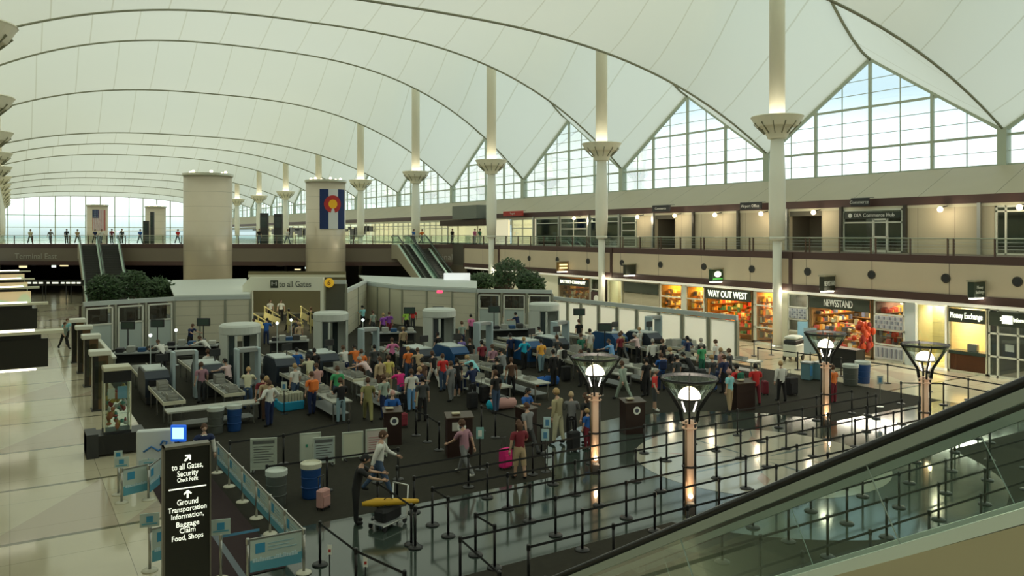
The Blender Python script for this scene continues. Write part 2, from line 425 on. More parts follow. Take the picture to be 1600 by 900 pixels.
# ================================================================ FLOORS
def floor_mat(name, c1, c2, rough, spec, joints=None, scale=1.5, strips=None, tri=False):
    m = bpy.data.materials.new(name); m.use_nodes = True; n = m.node_tree; b = n.nodes['Principled BSDF']
    b.inputs['Roughness'].default_value = rough; b.inputs['Specular IOR Level'].default_value = spec
    t = n.nodes.new('ShaderNodeTexCoord'); z = n.nodes.new('ShaderNodeTexNoise'); z.inputs['Scale'].default_value = scale; z.inputs['Detail'].default_value = 5
    n.links.new(t.outputs['Object'], z.inputs['Vector'])
    mx = n.nodes.new('ShaderNodeMix'); mx.data_type = 'RGBA'; mx.inputs[6].default_value = c1 + (1,); mx.inputs[7].default_value = c2 + (1,); n.links.new(z.outputs['Fac'], mx.inputs[0])
    out = mx.outputs[2]; s = n.nodes.new('ShaderNodeSeparateXYZ'); n.links.new(t.outputs['Object'], s.inputs[0])
    def M(op, a, b_=None):
        q = n.nodes.new('ShaderNodeMath'); q.operation = op
        for i, v in enumerate((a, b_)):
            if v is None: continue
            if isinstance(v, (int, float)): q.inputs[i].default_value = v
            else: n.links.new(v, q.inputs[i])
        return q.outputs[0]
    def over(col, fac):
        nonlocal out
        k = n.nodes.new('ShaderNodeMix'); k.data_type = 'RGBA'; n.links.new(fac, k.inputs[0]); n.links.new(out, k.inputs[6]); k.inputs[7].default_value = col + (1,); out = k.outputs[2]
    if tri:   # large rose triangles let into the pale stone
        u = M('MODULO', M('ADD', s.outputs['X'], 1000 * 3.2 + .8), 3.2); v = M('MODULO', M('ADD', s.outputs['Y'], 1000 * 4.75 - 22.68), 9.5)
        over((0.53, 0.44, 0.33), M('LESS_THAN', v, M('MULTIPLY', u, 1.5)))
    if joints:
        jx, jy, jw, jc = joints
        f1 = M('LESS_THAN', M('MODULO', M('ADD', s.outputs['X'], 1000 * jx), jx), jw); f2 = M('LESS_THAN', M('MODULO', M('ADD', s.outputs['Y'], 1000 * jy), jy), jw)
        over(jc, M('MAXIMUM', f1, f2))
    if strips:
        st, off, wd, cc = strips
        over(cc, M('LESS_THAN', M('MODULO', M('ADD', s.outputs['Y'], 1000 * st - off), st), wd))
    n.links.new(out, b.inputs['Base Color'])
    return m
m_stone = floor_mat('polished_beige_stone', (0.60, 0.54, 0.385), (0.69, 0.625, 0.46), 0.11, 0.6, (2.375, 2.375, 0.014, (0.28, 0.25, 0.18)), 0.8, (4.75, 22.68, 0.17, (0.16, 0.15, 0.09)), True)
m_carpet = mat('charcoal_carpet', (0.040, 0.038, 0.030), 0.95, spec=0.1, noise=0.18, nscale=5.0, bump=0.3, bscale=200)
m_gran = mat('polished_green_granite', (0.042, 0.058, 0.048), 0.10, spec=0.75, noise=0.12, nscale=2.0)
m_terr = mat('pale_terrazzo', (0.44, 0.42, 0.34), 0.10, spec=0.8, noise=0.08, nscale=1.2)
m_rose = mat('rose_terrazzo', (0.42, 0.30, 0.24), 0.12, spec=0.8)
m_tdark = mat('teal_terrazzo', (0.16, 0.2, 0.19), 0.10, spec=0.9)
struct(MB().box(XC - HW, XC + HW, YB, YEND, -0.3, 0.0).build('floor', m_stone))
# carpet of the security hall: a sheet laid on the stone, with the polished band and the round inlay left open
EX0, EX1 = 4.3, 35.5
cpt = MB()
CX, CY, CR = 21.1, 18.2, 7.1
def strip(x0, x1, y0, y1, mb=cpt, z=0.006): mb.add([(x0, y0, z), (x1, y0, z), (x1, y1, z), (x0, y1, z)], [(0, 1, 2, 3)])
B0, B1 = 15.4, 20.2
strip(EX0, EX1, CY + CR, 74); strip(EX0, EX1, 2, CY - CR)
N = 24
def half(ya, yb):
    for i in range(N):
        y0 = ya + (yb - ya) * i / N; y1 = ya + (yb - ya) * (i + 1) / N
        w0 = math.sqrt(max(0, CR ** 2 - (y0 - CY) ** 2)); w1 = math.sqrt(max(0, CR ** 2 - (y1 - CY) ** 2))
        cpt.add([(EX0, y0, .006), (CX - w0, y0, .006), (CX - w1, y1, .006), (EX0, y1, .006)], [(0, 1, 2, 3)])
        cpt.add([(CX + w0, y0, .006), (EX1, y0, .006), (EX1, y1, .006), (CX + w1, y1, .006)], [(0, 1, 2, 3)])
half(CY - CR, B0); half(B1, CY + CR)
c_ = cpt.build('floor_carpet', m_carpet); struct(c_)
g = MB(); strip(EX0, EX1, B0, B1, g, .004); g.lathe([(CR, 0.003), (CR, 0.0045)], CX, CY, 64, caps=True, sm=False)
struct(g.build('floor_granite', m_gran))
t_ = MB(); t_.lathe([(4.05, .006), (4.05, .010)], CX, CY, 64, sm=False)
struct(t_.build('floor_inlay', m_terr))
ins = MB()
def flat(pts, mi, z=.0115): ins.add([(CX + a, CY + b, z) for a, b in pts], [tuple(range(len(pts)))], mi)
for q in range(4):
    c, s_ = math.cos(q * PI / 2 + .785), math.sin(q * PI / 2 + .785)
    def rr(a, b): return (a * c - b * s_, a * s_ + b * c)
    flat([rr(1.6, 0), rr(2.3, -.2), rr(3.0, 0), rr(2.3, .2)], 0)
    flat([rr(.2, .02), rr(4.0, .02), rr(4.0, -.02), rr(.2, -.02)], 1, .0112)
    c, s_ = math.cos(q * PI / 2), math.sin(q * PI / 2)
    flat([rr(.3, 0), rr(1.6, -.09), rr(3.9, 0), rr(1.6, .09)], 1)
struct(ins.build('floor_inlay_pattern', [m_rose, m_tdark]))
# slab of the upper level beyond the bridge
BZ = 95.0
pa, pb = at_depth(-80, BZ), at_depth(768, 91.5)
# ================================================================ UPPER WALL AND UPPER SHOPFRONTS (right)
UX = 48.0
uw = struct(bpy.data.objects.new('wall_right', None)); COL.objects.link(uw)
def yx(px, X=UX): return YX(px, X)
m_post = mat('dark_bronze_post', (0.05, 0.045, 0.035), 0.4)
m_recess = mat('recess_grey', (0.13, 0.12, 0.09), 0.7)
m_dglass = glass('dark_shop_glass', (0.35, 0.42, 0.36), 0.35, 0.05)
m_intd = mat('dim_interior', (0.10, 0.11, 0.08), 0.8)
m_intw = mat('bright_interior', (0.75, 0.70, 0.50), 0.7, emit=0.55, ecol=(1, 0.92, 0.62))
m_steelw = mat('white_steel_frame', (0.70, 0.72, 0.62), 0.4)
wl = MB()
def wall_seg(xa, xb):
    y0, y1 = sorted((yx(xa), yx(xb))); wl.box(UX, UX + .3, y0, y1, UF, 9.12)
for a_, b_ in ((995, 1024), (1055, 1155), (1157, 1234), (1284, 1316), (1412, 1556)): wall_seg(a_, b_)
wl.box(UX, UX + .3, YB, yx(1640), UF, 9.12)
wl.build('wall_panel', m_upw, uw)
rc = MB()
for a_, b_ in ((1024, 1055), (1234, 1284)):
    y0, y1 = sorted((yx(a_), yx(b_))); rc.box(UX + 2.2, UX + 2.4, y0 - .5, y1 + .5, UF, 9.12); rc.box(UX + .3, UX + 2.2, y0 - .15, y0, UF, 9.12); rc.box(UX + .3, UX + 2.2, y1, y1 + .15, UF, 9.12); rc.box(UX, UX + 2.3, y0, y1, 8.75, 9.12)
rc.build('recess', m_recess, uw)
ps = MB()
for px in (835, 875, 921, 969, 1022, 1085, 1155, 1231, 1316, 1416, 1532):
    y = yx(px); MB().box(UX - .22, UX - .02, y - .1, y + .1, UF, 9.3).build('post', m_post if px in (1416, 1085, 1155, 1316) else M_steel, uw)
def storefront(xa, xb, label, cols, bars, interior, frame=M_white if False else None, doors=(), sign=None, sillz=UF, dark=True):
    y0, y1 = sorted((yx(xa), yx(xb))); L = y1 - y0
    t = thing('upper_storefront', label, 'shopfront', (UX, y0, UF), 0)
    fr = MB(); h = 2.82
    def b(ya, yb, za, zb, d=.06): fr.box(-d, d, ya, yb, za, zb)
    b(0, .1, 0, h); b(L - .1, L, 0, h); b(0, L, h - .1, h); b(0, L, 0, .1)
    for c in cols: b(L * c - .05, L * c + .05, 0, h)
    for z in bars: b(0, L, z - .05, z + .05)
    fr.build('frame', m_steelw, t)
    MB().box(.0, .03, 0.05, L - .05, .05, h - .05).build('pane', m_dglass if dark else M_glass, t)
    it = MB(); it.box(2.4, 2.6, .03, L - .03, 0, h); it.box(.1, 2.5, .03, .1, 0, h); it.box(.1, 2.5, L - .1, L - .03, 0, h); it.box(.1, 2.5, .03, L - .03, h, h + .1); it.box(.1, 2.5, 0, L, -.02, .01)
    it.build('interior', interior, t)
    return t, L
storefront(800, 834, 'small shopfront with stock on shelves beside the red sign', (.5,), (.9, 1.8), m_intw, dark=False)
storefront(838, 873, 'dark empty shopfront next to the narrow bright one upstairs', (), (2.3,), m_intd)
t, L = storefront(876, 918, 'upper storefront with a grid of pale framed windows', (.5,), (.95, 1.7, 2.3), m_intd)
storefront(922, 967, 'upper shopfront behind the second mast with curtained glass', (.55,), (2.35,), m_intd)
t, L = storefront(971, 994, 'narrow upper window with horizontal bars beside the recess', (), (.8, 1.5, 2.2), m_intd)
t, L = storefront(1318, 1411, 'upper storefront under a dark lettered band, with a white door', (), (1.95,), m_intd)
MB().box(-.12, -.04, .1, L - .1, 2.22, 2.62).build('sign_band', mat('sign_green_black', (0.03, 0.04, 0.03), 0.5), t)
text('lettering', 'DIA Commerce Hub', .34, M_whitelet, t, (-.14, L / 2 - .2, 2.42), FACE_LEFT, .008)
MB().lathe([(.15, 0), (.15, .02)], n=16, sm=False).build('logo', M_whitelet, t, (-.13, L * .86, 2.42), (0, R(-90), 0))
dr = MB(); dy = L * .36
for a_, b_, c_, d_ in ((dy - .55, dy - .42, 0, 2.2), (dy + .42, dy + .55, 0, 2.2), (dy - .5, dy + .5, 2.08, 2.2), (dy - .5, dy + .5, 0, .15), (dy - .5, dy + .5, .9, 1.05)): dr.box(-.1, .02, a_, b_, c_, d_)
dr.build('door', M_white, t)
storefront(1556, 1640, 'upper office windows with reflective glass at the near end', (.4, .8), (2.5,), mat('silver_blinds', (0.45, 0.5, 0.42), 0.5))
# the long lit food-hall front beyond the third mast
t, L = storefront(586, 700, 'long brightly lit glass front of shelves beyond the third mast', tuple(i / 14 for i in range(1, 14)), (1.9, 2.3), m_intw, dark=False)
t, L = storefront(700, 768, 'bright open shop with dark canopy behind the bridge rail', (.3, .75), (2.2,), m_intw, dark=False)
MB().box(-1.2, -.1, 0, L, 2.2, 2.9).build('canopy', mat('brown_canopy', (0.06, 0.035, 0.02), .6), t)
MB().box(-1.5, -.1, 1, L - 4, 3.0, 4.6).build('upper_panel', mat('grey_green_panel', (0.20, 0.22, 0.19), .6), t)
t, L = storefront(400, 586, 'distant row of lit food counters seen between the masts', tuple(i / 20 for i in range(1, 20)), (1.6, 2.3), m_intw, dark=False)
rr_ = random.Random(5)
bd = MB()
for i in range(46): y = L * i / 46; bd.box(-.4, -.3, y, y + rr_.uniform(.8, 3), rr_.uniform(.2, 2), rr_.uniform(1.9, 2.5))
bd.build('menu_boards', m_post, t)
# round globe lamps along the upper soffit, and wall washing from them
for i, (px, py) in enumerate(((897, 341), (996, 339), (1054, 337), (1117, 336), (1189, 334), (1271, 332), (1469, 327), (1593, 324))):
    y = YX(px, 47.2); z = EYE + (HY - py) / FPX * (y * CT + 47.2 * ST)
    t = thing('globe_lamp', 'glowing globe lamp under the upper soffit, %s' % ('above the pale gridded windows', 'above the barred window beside the recess', 'over the first grey recess', 'over plain wall left of the black hanging sign', 'beside the second small black sign', 'over the recess by the nearest mast', 'over plain wall past the white door', 'above the reflective office windows')[i], 'lamp', (47.2, y, z), 0, 'globe lamps of the upper gallery')
    MB().sphere((0, 0, 0), .17).build('globe', M_warm, t)
    MB().tube((0, 0, .1), (.85, 0, 9.18 - z), .03).build('stem', M_black, t)
    ld = bpy.data.lights.new('gallery_light', 'POINT'); ld.energy = 70; ld.color = (1, .82, .55); ld.shadow_soft_size = .2
    lo = bpy.data.objects.new('gallery_light', ld); lo.location = (46.8, y, z - .25); COL.objects.link(lo)
# small hanging signs upstairs
for (xa, xb, py, col, txt, lab) in ((1020, 1047, 325, 'b', 'Commerce', 'small black sign hung over the first grey recess upstairs'), (1157, 1190, 321, 'b', 'Airport Office', 'small black sign with pale words hung upstairs in mid wall'),
                                  (1330, 1358, 315, 'b', 'Commerce', 'small black sign hung above the white upstairs door'), (787, 817, 333, 'r', 'Tropical', 'red sign with white word on the upper cornice')):
    y0, y1 = sorted((YX(xa, 47.3), YX(xb, 47.3))); z = EYE + (HY - py) / FPX * (y0 * CT + 47.3 * ST)
    t = thing('hanging_sign', lab, 'sign', (47.3, (y0 + y1) / 2, z))
    MB().cbox(0, 0, 0, .18, y1 - y0, .55, b=.03).build('panel', mat('sign_red', (0.5, 0.04, 0.03), .5) if col == 'r' else M_dark, t)
    text('lettering', txt, .3, M_whitelet, t, (-.11, 0, -.02), FACE_LEFT, .005)
    for q in (-.35, .35): MB().tube((0, q * (y1 - y0), .25), (.8, q * (y1 - y0), .3), .02).build('hanger', M_black, t)

# ================================================================ BALCONY RAILINGS
m_railc = mat('rail_bronze', (0.12, 0.07, 0.05), 0.4)
def railing(label, p, q, step, pair=False, name='balcony_railing', off=0.0, gm=None):
    p, q = Vector(p), Vector(q); L = (q - p).length; ang = math.atan2(q.y - p.y, q.x - p.x)
    t = thing(name, label, 'railing', p, ang)
    MB().tube((0, 0, .98), (L, 0, .98), .035).build('top_rail', mat('pale_rail', (0.42, 0.46, 0.36), .3, .4), t)
    for z in (.42, .6, .78): MB().tube((0, 0, z), (L, 0, z), .012, n=6).build('rail', M_steel, t)
    MB().box(0, L, .03, .045, .1, .93).build('glass_panel', gm or M_gglass, t)
    u = off; me = None
    while u < L:
        for dd in ((-.16, .16) if pair and abs(((u - off) / step) % 2) < .5 else (0,)):
            if me is None:
                o = MB().box(-.035, .035, -.05, .05, -.45, .98).build('post', m_railc, t, (u + dd, 0, 0)); me = o
            else:
                o = me.copy(); o.location = (u + dd, 0, 0); COL.objects.link(o)
        u += step
railing('glass and bronze railing along the upper right balcony', (43.4, -6, UF - .03), (43.4, 79, UF - .03), 2.30375, True, off=(33.4 + 6) % 4.6075, gm=M_glass)
railing('railing along the opposite balcony, seen only from the side', (XL(43.4), -6, UF - .03), (XL(43.4), 110, UF - .03), 4.6)

# ================================================================ BRIDGE AND UPPER SLAB
Pa = at_depth(-120, 97); Pb = at_depth(735, 93.0); Pc = (43.3, 79.0)
poly = [Pa, Pb, Pc, (52.9, 79.0), (52.9, YEND), (-11.2, YEND), (-11.2, Pa[1])]
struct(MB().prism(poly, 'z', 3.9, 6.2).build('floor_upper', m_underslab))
struct(MB().prism([(x_, y_ + .05) for x_, y_ in poly], 'z', 6.2, UF).build('floor_upper_deck', m_stone))
m_bridge = mat('bridge_fascia', (0.20, 0.165, 0.125), 0.6, noise=.08, nscale=.3)
def face(p, q, z0, z1, m, nm, th=.12):
    p, q = Vector(p), Vector(q); d = (q - p).normalized(); nn_ = Vector((d.y, -d.x)) * th
    pts = [tuple(p), tuple(q), tuple(q + nn_), tuple(p + nn_)]
    struct(MB().prism(pts, 'z', z0, z1).build(nm, m))
for a_, b_, i in ((Pa, Pb, 0), (Pb, Pc, 1)):
    face(a_, b_, 5.80, 6.28, M_maroon, 'trim_%d' % (300 + i), .16); face(a_, b_, 4.2, 5.8, m_bridge, 'trim_%d' % (310 + i)); face(a_, b_, 3.72, 4.2, M_maroon, 'trim_%d' % (320 + i), .14)
railing('glass railing along the bridge across the far end of the hall', (*Pa, UF), (*Pb, UF), 2.3, False, 'bridge_railing')
br_ang = math.atan2(Pb[1] - Pa[1], Pb[0] - Pa[0])
def on_bridge(px, z, out=.2):
    """a point on the bridge face at sight column px, 'out' metres proud of it"""
    P, Q = Vector(Pa), Vector(Pb); d = Vector(at_depth(px, 100.0))
    # intersection of the ray 0->d with the line P->Q
    e1 = Q - P; den = d.x * (-e1.y) + d.y * e1.x
    s_ = (P.x * (-e1.y) + P.y * e1.x) / den
    pt = d * s_; nn_ = Vector((e1.y, -e1.x)).normalized()
    return (pt.x + nn_.x * out, pt.y + nn_.y * out, z)
m_faint = mat('grey_lettering', (0.42, 0.40, 0.34), 0.6)
for px, s_, lab in ((57, 'Terminal East', 'raised pale lettering Terminal East on the bridge'), (701, 'Terminal West', 'raised pale lettering Terminal West on the bridge')):
    o = text('bridge_lettering', s_, .95, m_faint, None, on_bridge(px, 4.75, .14), (R(90), 0, br_ang), .02)
    tag(o, lab, 'lettering')
# dim ground floor beyond the bridge: back wall with lit shop signs
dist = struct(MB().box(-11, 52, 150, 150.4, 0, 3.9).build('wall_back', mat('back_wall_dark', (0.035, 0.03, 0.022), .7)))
rr_ = random.Random(11)
for i in range(26):
    px = 395 + i * 14 if i < 20 else 20 + (i - 20) * 16
    zc = rr_.uniform(112, 135); p = at_depth(px, zc)
    lit = mat('far_shop_glow', (1, .85, .5), .5, emit=1.2, ecol=(1, .85, .45)) if i % 2 else mat('far_shop_glow_white', (1, 1, .9), .5, emit=1.5, ecol=(.85, 1, .85))
    zz = 2.6 + rr_.uniform(-.3, .6); t = thing('shop_lightbox', 'small lit shop sign in the dim level under the bridge', 'sign', (p[0], p[1], zz), br_ang, 'lit signs under the bridge')
    wd = rr_.uniform(.4, 1.3)
    MB().cbox(0, 0, 0, wd, .12, rr_.uniform(.15, .4), b=.02).build('lit_face', lit, t)
    MB().cbox(0, .12, 0, wd + .1, .1, .5).build('case', M_dark, t)
    MB().tube((0, .12, .2), (0, .12, 3.92 - zz), .03).build('hanger', M_dark, t)

# ================================================================ MASTS
m_mast = mat('mast_cream', (0.88, 0.85, 0.68), 0.45)
m_mastlow = mat('mast_white', (0.90, 0.90, 0.80), 0.45)
def mast():
    t = thing('roof_mast', 'x', 'column', (0, 0, 0))
    MB().lathe([(.50, 15.0), (.50, 40)], n=24).build('upper_shaft', m_mast, t)
    MB().lathe([(.42, 13.7), (.46, 13.72), (.60, 13.74), (.78, 14.15), (.92, 14.42), (1.02, 14.45), (1.15, 14.5), (1.30, 14.52), (1.38, 14.62), (1.66, 15.10), (1.70, 15.14), (1.66, 15.2), (.5, 15.2)], n=28, sm=False).build('capital', m_mast, t)
    MB().lathe([(.75, 15.21), (1.25, 15.21), (1.25, 15.24), (.75, 15.24)], n=20, sm=False).build('uplight_ring', mat('uplight_glow', (1, .9, .7), .5, emit=3, ecol=(1, .90, .72)), t)
    rb = MB()
    for i in range(12):
        a_ = 2 * PI * i / 12; rb.beam((.8 * math.cos(a_), .8 * math.sin(a_), 14.05), (1.5 * math.cos(a_), 1.5 * math.sin(a_), 14.75), .05, .08)
    rb.build('capital_ribs', mat('capital_rib', (.25, .25, .16), .5), t)
    MB().lathe([(.47, 7.2), (.54, 9.0), (.545, 10.8), (.42, 13.7)], n=24).build('tapered_shaft', m_mastlow, t)
    MB().lathe([(.34, 7.05), (.50, 7.1), (.50, 7.26), (.47, 7.3)], n=24).build('collar', M_white, t)
    MB().lathe([(.29, 0), (.29, 7.1)], n=20).build('lower_shaft', m_mastlow, t)
    MB().lathe([(.42, 0), (.42, .12), (.3, .2)], n=20, sm=False).build('base_ring', M_steel, t)
    return t
mp = mast(); mt = tree_of(mp)
ordw = ['nearest', 'second', 'third', 'fourth', 'fifth', 'sixth', 'seventh', 'eighth', 'ninth', 'tenth', 'eleventh', 'twelfth']
for i in range(12):
    m_ = mp if i == 0 else copy_tree(mt)
    m_.location = (42.75, Y0 + BAY * i, 0); m_['label'] = 'white roof mast with funnel capital, %s along the shop side' % ordw[i]; m_['group'] = 'roof masts of the shop side'
for i in range(12):
    m_ = copy_tree(mt); m_.location = (COLX[0], Y0 + BAY * i, 0); m_['label'] = 'roof mast whose funnel capital shows at the frame edge, %s of the opposite row' % ordw[i]; m_['group'] = 'roof masts of the ticket side'

# ================================================================ ROUND TOWERS
m_tower = panel_mat('tower_cladding', (0.66, 0.58, 0.46), 0, 0, 1.45, (0.40, 0.35, 0.27), 0.03, 0.3, metal=0.3)
def tower(px, zc, dia, top, label):
    p = at_depth(px, zc); r = dia / 2
    t = thing('round_tower', label, 'tower', (*p, 0))
    MB().lathe([(r, 0), (r, top - .25)], n=48).build('drum', m_tower, t)
    MB().lathe([(r + .05, top - .3), (r + .12, top - .2), (r + .12, top), (r - .3, top + .02), (r - .3, top - .1)], n=48, sm=False).build('cap', mat('tower_cap', (.5, .5, .4), .3, .5), t)
    for k in range(6):
        a_ = 2 * PI * k / 6 + .5; MB().sphere(((r - .55) * math.cos(a_), (r - .55) * math.sin(a_), top + .14), .16, n=8, m=6).build('uplight', M_warm, t)
    return t, p, r
def curved_panel(mb, r, a0, a1, z0, z1, n=10, mi=0, th=.05):
    rs = []
    for i in range(n + 1):
        a_ = a0 + (a1 - a0) * i / n; c, s_ = math.cos(a_), math.sin(a_)
        rs.append([(r * c, r * s_, z0), ((r + th) * c, (r + th) * s_, z0), ((r + th) * c, (r + th) * s_, z1), (r * c, r * s_, z1)])
    mb.rings(rs, mi, True)
tower(325, 80, 4.6, 13.45, 'tall round clad tower with a lamp-lit top, no flag')
t2, p2, r2 = tower(509, 90.3, 4.4, 13.5, 'tall round tower carrying the blue and white state flag')
tv, pv, rv = tower(152, 170, 4.1, 13.6, 'distant small tower with the striped national flag')
tower(243, 177, 4.2, 13.5, 'distant small tower with a poster low on its side')
# state flag: vertical bands blue-white-blue, red C with gold disc
camdir = math.atan2(-p2[1], -p2[0])
m_fb = mat('flag_navy', (0.012, 0.03, 0.12), .8); m_fw = mat('flag_white', (0.62, 0.64, 0.66), .8); m_fr = mat('flag_red', (0.42, 0.03, 0.03), .8); m_fg = mat('flag_gold', (0.85, 0.45, 0.02), .8)
fl = MB(); zt, zb = EYE + (365 - 297) / FPX * 90.3, EYE + (365 - 358) / FPX * 90.3
def px2a(px): return camdir + math.asin(max(-1, min(1, (px - 509) / FPX * 90.3 / (r2 + .06))))
xs3 = [500, 513, 527, 537]
for i, mi in enumerate((0, 1, 0)): curved_panel(fl, r2 + .04, px2a(xs3[i]), px2a(xs3[i + 1]), zb, zt, 8, mi)
ac, zc_ = px2a(519.5), (zt + zb) / 2 + .55
def emb(mb, r0, r1, t0, t1, mi, out):
    rs = []
    for i in range(25):
        th_ = t0 + (t1 - t0) * i / 24; ring = []
        for rr, oo in ((r0, 0), (r1, 0), (r1, .04), (r0, .04)):
            u, v = rr * math.cos(th_), rr * math.sin(th_); a_ = ac + u / (r2 + .1)
            ring.append(((r2 + out + oo) * math.cos(a_), (r2 + out + oo) * math.sin(a_), zc_ + v))
        rs.append(ring)
    mb.rings(rs, mi, True)
emb(fl, .48, .98, R(-75 + 0), R(255), 2, .10)
emb(fl, .001, .50, 0, 2 * PI, 3, .11)
fo = fl.build('state_flag', [m_fb, m_fw, m_fr, m_fg], None, (*p2, 0)); tag(fo, 'blue, white and blue banner with red C and gold disc on the tower', 'flag')
camv = math.atan2(-pv[1], -pv[0]); fu = MB()
zt, zb = EYE + (365 - 328) / FPX * 170, EYE + (365 - 360) / FPX * 170
def px3a(px): return camv + math.asin(max(-1, min(1, (px - 152) / FPX * 170 / (rv + .06))))
for i in range(13):
    curved_panel(fu, rv + .03, px3a(145.5 + i * 1.35), px3a(145.5 + (i + 1) * 1.35), zb, zt, 2, 2 if i % 2 == 0 else 1)
curved_panel(fu, rv + .10, px3a(145.5), px3a(153.8), zt - 1.75, zt, 5, 0)
for a in range(5):
    for b in range(4): 
        aa = px3a(146.8 + a * 1.5); fu.sphere(((rv + .16) * math.cos(aa), (rv + .16) * math.sin(aa), zt - .3 - b * .4), .06, n=5, m=4, mi=1)
fo = fu.build('national_flag', [m_fb, m_fw, m_fr], None, (*pv, 0)); tag(fo, 'red and white striped flag with starred blue field, hung vertically', 'flag')
# ================================================================ LOWER SHOPS (right)
SX = 43.45
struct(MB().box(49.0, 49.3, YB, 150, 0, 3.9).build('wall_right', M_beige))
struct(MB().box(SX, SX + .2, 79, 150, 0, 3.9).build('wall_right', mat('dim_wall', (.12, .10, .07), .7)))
m_cove = mat('lit_cove', (0.85, 0.84, 0.68), 0.5, emit=0.35, ecol=(1, .98, .8))
struct(MB().box(43.32, 43.5, YB, 79, 3.58, 3.76).build('trim_401', m_cove))
m_signb = mat('sign_band_green', (0.035, 0.045, 0.03), 0.5)
def zof(px, py, X=SX):
    y = YX(px, X); return EYE + (HY - py) / FPX * (y * CT + X * ST)
shop_no = 0
def shop(xa, xb, label, wallc=(.6, .55, .4), lightc=(1, .85, .6), watts=120, cols=(), bars=(), band=None, words=None, wsize=.45, goods=0, gcols=(), frame=None, depth=4.5, glassy=True, sill=0.0, cat='shop', wsx=1.0, wmat=None):
    global shop_no; shop_no += 1
    y0, y1 = sorted((YX(xa, SX), YX(xb, SX))); L = y1 - y0; h = 3.58
    t = thing('shopfront', label, cat, (SX, y0, 0))
    f = MB()
    def b(ya, yb, za, zb, d=.05): f.box(-d, d, ya, yb, za, zb)
    b(0, .08, 0, h); b(L - .08, L, 0, h); b(0, L, h - .08, h); b(0, L, 0, .12)
    for c in cols: b(L * c - .045, L * c + .045, 0, h)
    for z in bars: b(0, L, z - .045, z + .045)
    f.build('frame', frame or M_white, t)
    if glassy: MB().box(.0, .02, .05, L - .05, .1, h - .05).build('pane', M_glass, t)
    wm = mat('shop_wall_%d' % shop_no, wallc, .7)
    r = MB(); r.box(depth, depth + .1, .03, L - .03, 0, h); r.box(.1, depth, .03, .1, 0, h); r.box(.1, depth, L - .1, L - .03, 0, h); r.box(.1, depth, .03, L - .03, h, h + .08)
    r.build('room', wm, t)
    if band:
        MB().box(-.14, -.06, .08, L - .08, band[0], band[1]).build('sign_band', m_signb, t)
        if words: text('lettering', words, wsize, wmat or M_signlit, t, (-.16, L / 2, (band[0] + band[1]) / 2), FACE_LEFT, .02, fit=L * wsx)
    if goods:
        rg = random.Random(shop_no); g = MB()
        ms = [mat('goods_%d_%d' % (shop_no, i), c, .6) for i, c in enumerate(gcols)]
        sh = MB()
        for sz in (.5, 1.0, 1.5, 2.0, 2.5):
            sh.box(depth - .55, depth - .02, .2, L - .2, sz - .04, sz)
            y = .25
            while y < L - .4:
                ww = rg.uniform(.12, .35); hh = rg.uniform(.12, .4)
                if rg.random() < .9: g.cbox(depth - .3, y + ww / 2, sz + hh / 2, .3, ww * .9, hh, rg.randrange(len(ms)), b=.02)
                y += ww
        for sz in (.35, .85, 1.35, 1.85, 2.35, 2.8):      # shelves on the side wall that faces the hall
            sh.box(.35, depth - .6, L - .5, L - .12, sz - .03, sz)
            x_ = .4
            while x_ < depth - .8:
                ww = rg.uniform(.12, .3); hh = rg.uniform(.14, .40)
                if rg.random() < .93: g.cbox(x_ + ww / 2, L - .3, sz + hh / 2, ww * .9, .3, hh, rg.randrange(len(ms)), b=.02)
                x_ += ww
        for k in range(int(L * 9)):                       # stock standing just behind the front
            yy = rg.uniform(.15, L - .2); hh = rg.uniform(.15, .4); zz = rg.choice((.45, .95, 1.45, 1.95))
            g.cbox(rg.uniform(.25, .5), yy, zz + hh / 2, .2, rg.uniform(.12, .3), hh, rg.randrange(len(ms)), b=.02)
        for sz in (.45, .95, 1.45, 1.95): sh.box(.2, .55, .12, L * .55, sz - .03, sz)
        for q in range(goods):
            yy = .5 + (L - 1) * (q + .5) / goods; xx = rg.uniform(1.0, depth - 1.6)
            sh.cbox(xx, yy, .45, .7, .9, .9, b=.03)
            for k in range(9):
                g.cbox(xx + rg.uniform(-.25, .25), yy + rg.uniform(-.35, .35), 1.0 + rg.uniform(0, .5), .2, .2, rg.uniform(.2, .5), rg.randrange(len(ms)), b=.02)
        sh.build('shelving', mat('shelf_wood', (.35, .2, .08), .6), t)
        tag(g.build('goods', ms, t), kind='stuff')
        for q in range(max(2, int(L / 1.6))):
            MB().sphere((depth * .45, L * (q + .5) / max(2, int(L / 1.6)), h - .25), .11, n=8, m=6).build('ceiling_lamp', M_warm, t)
    if watts:
        ld = bpy.data.lights.new('shop_light', 'AREA'); ld.energy = watts; ld.color = lightc; ld.shape = 'RECTANGLE'; ld.size = 2.5; ld.size_y = max(.5, L - .5)
        lo = bpy.data.objects.new('shop_light', ld); lo.location = (SX + depth * .5, y0 + L / 2, h - .12); COL.objects.link(lo)
    return t, L
def shop_wall(xa, xb, m, th=.15, nm='trim_%d'):
    global nt_
    nt_ += 1; y0, y1 = sorted((YX(xa, SX), YX(xb, SX))); struct(MB().box(SX - .02, SX + th, y0, y1, 0, 3.6).build('trim_%d' % (500 + nt_), m))
m_pwhite = mat('pale_lit_panel', (0.72, 0.72, 0.58), 0.5)
shop_wall(800, 872, m_pwhite)
WARMG = [(.8, .35, .05), (.9, .65, .2), (.5, .15, .04), (.9, .85, .6), (.25, .1, .05)]
shop(873, 922, 'dim orange cafe front with dark lettered band, beside a small poster window', (.42, .20, .06), (1, .6, .25), 70, (), (), (2.75, 3.4), 'BATTERY COMPANY', .42, 2, WARMG, M_beige, wsx=.8)
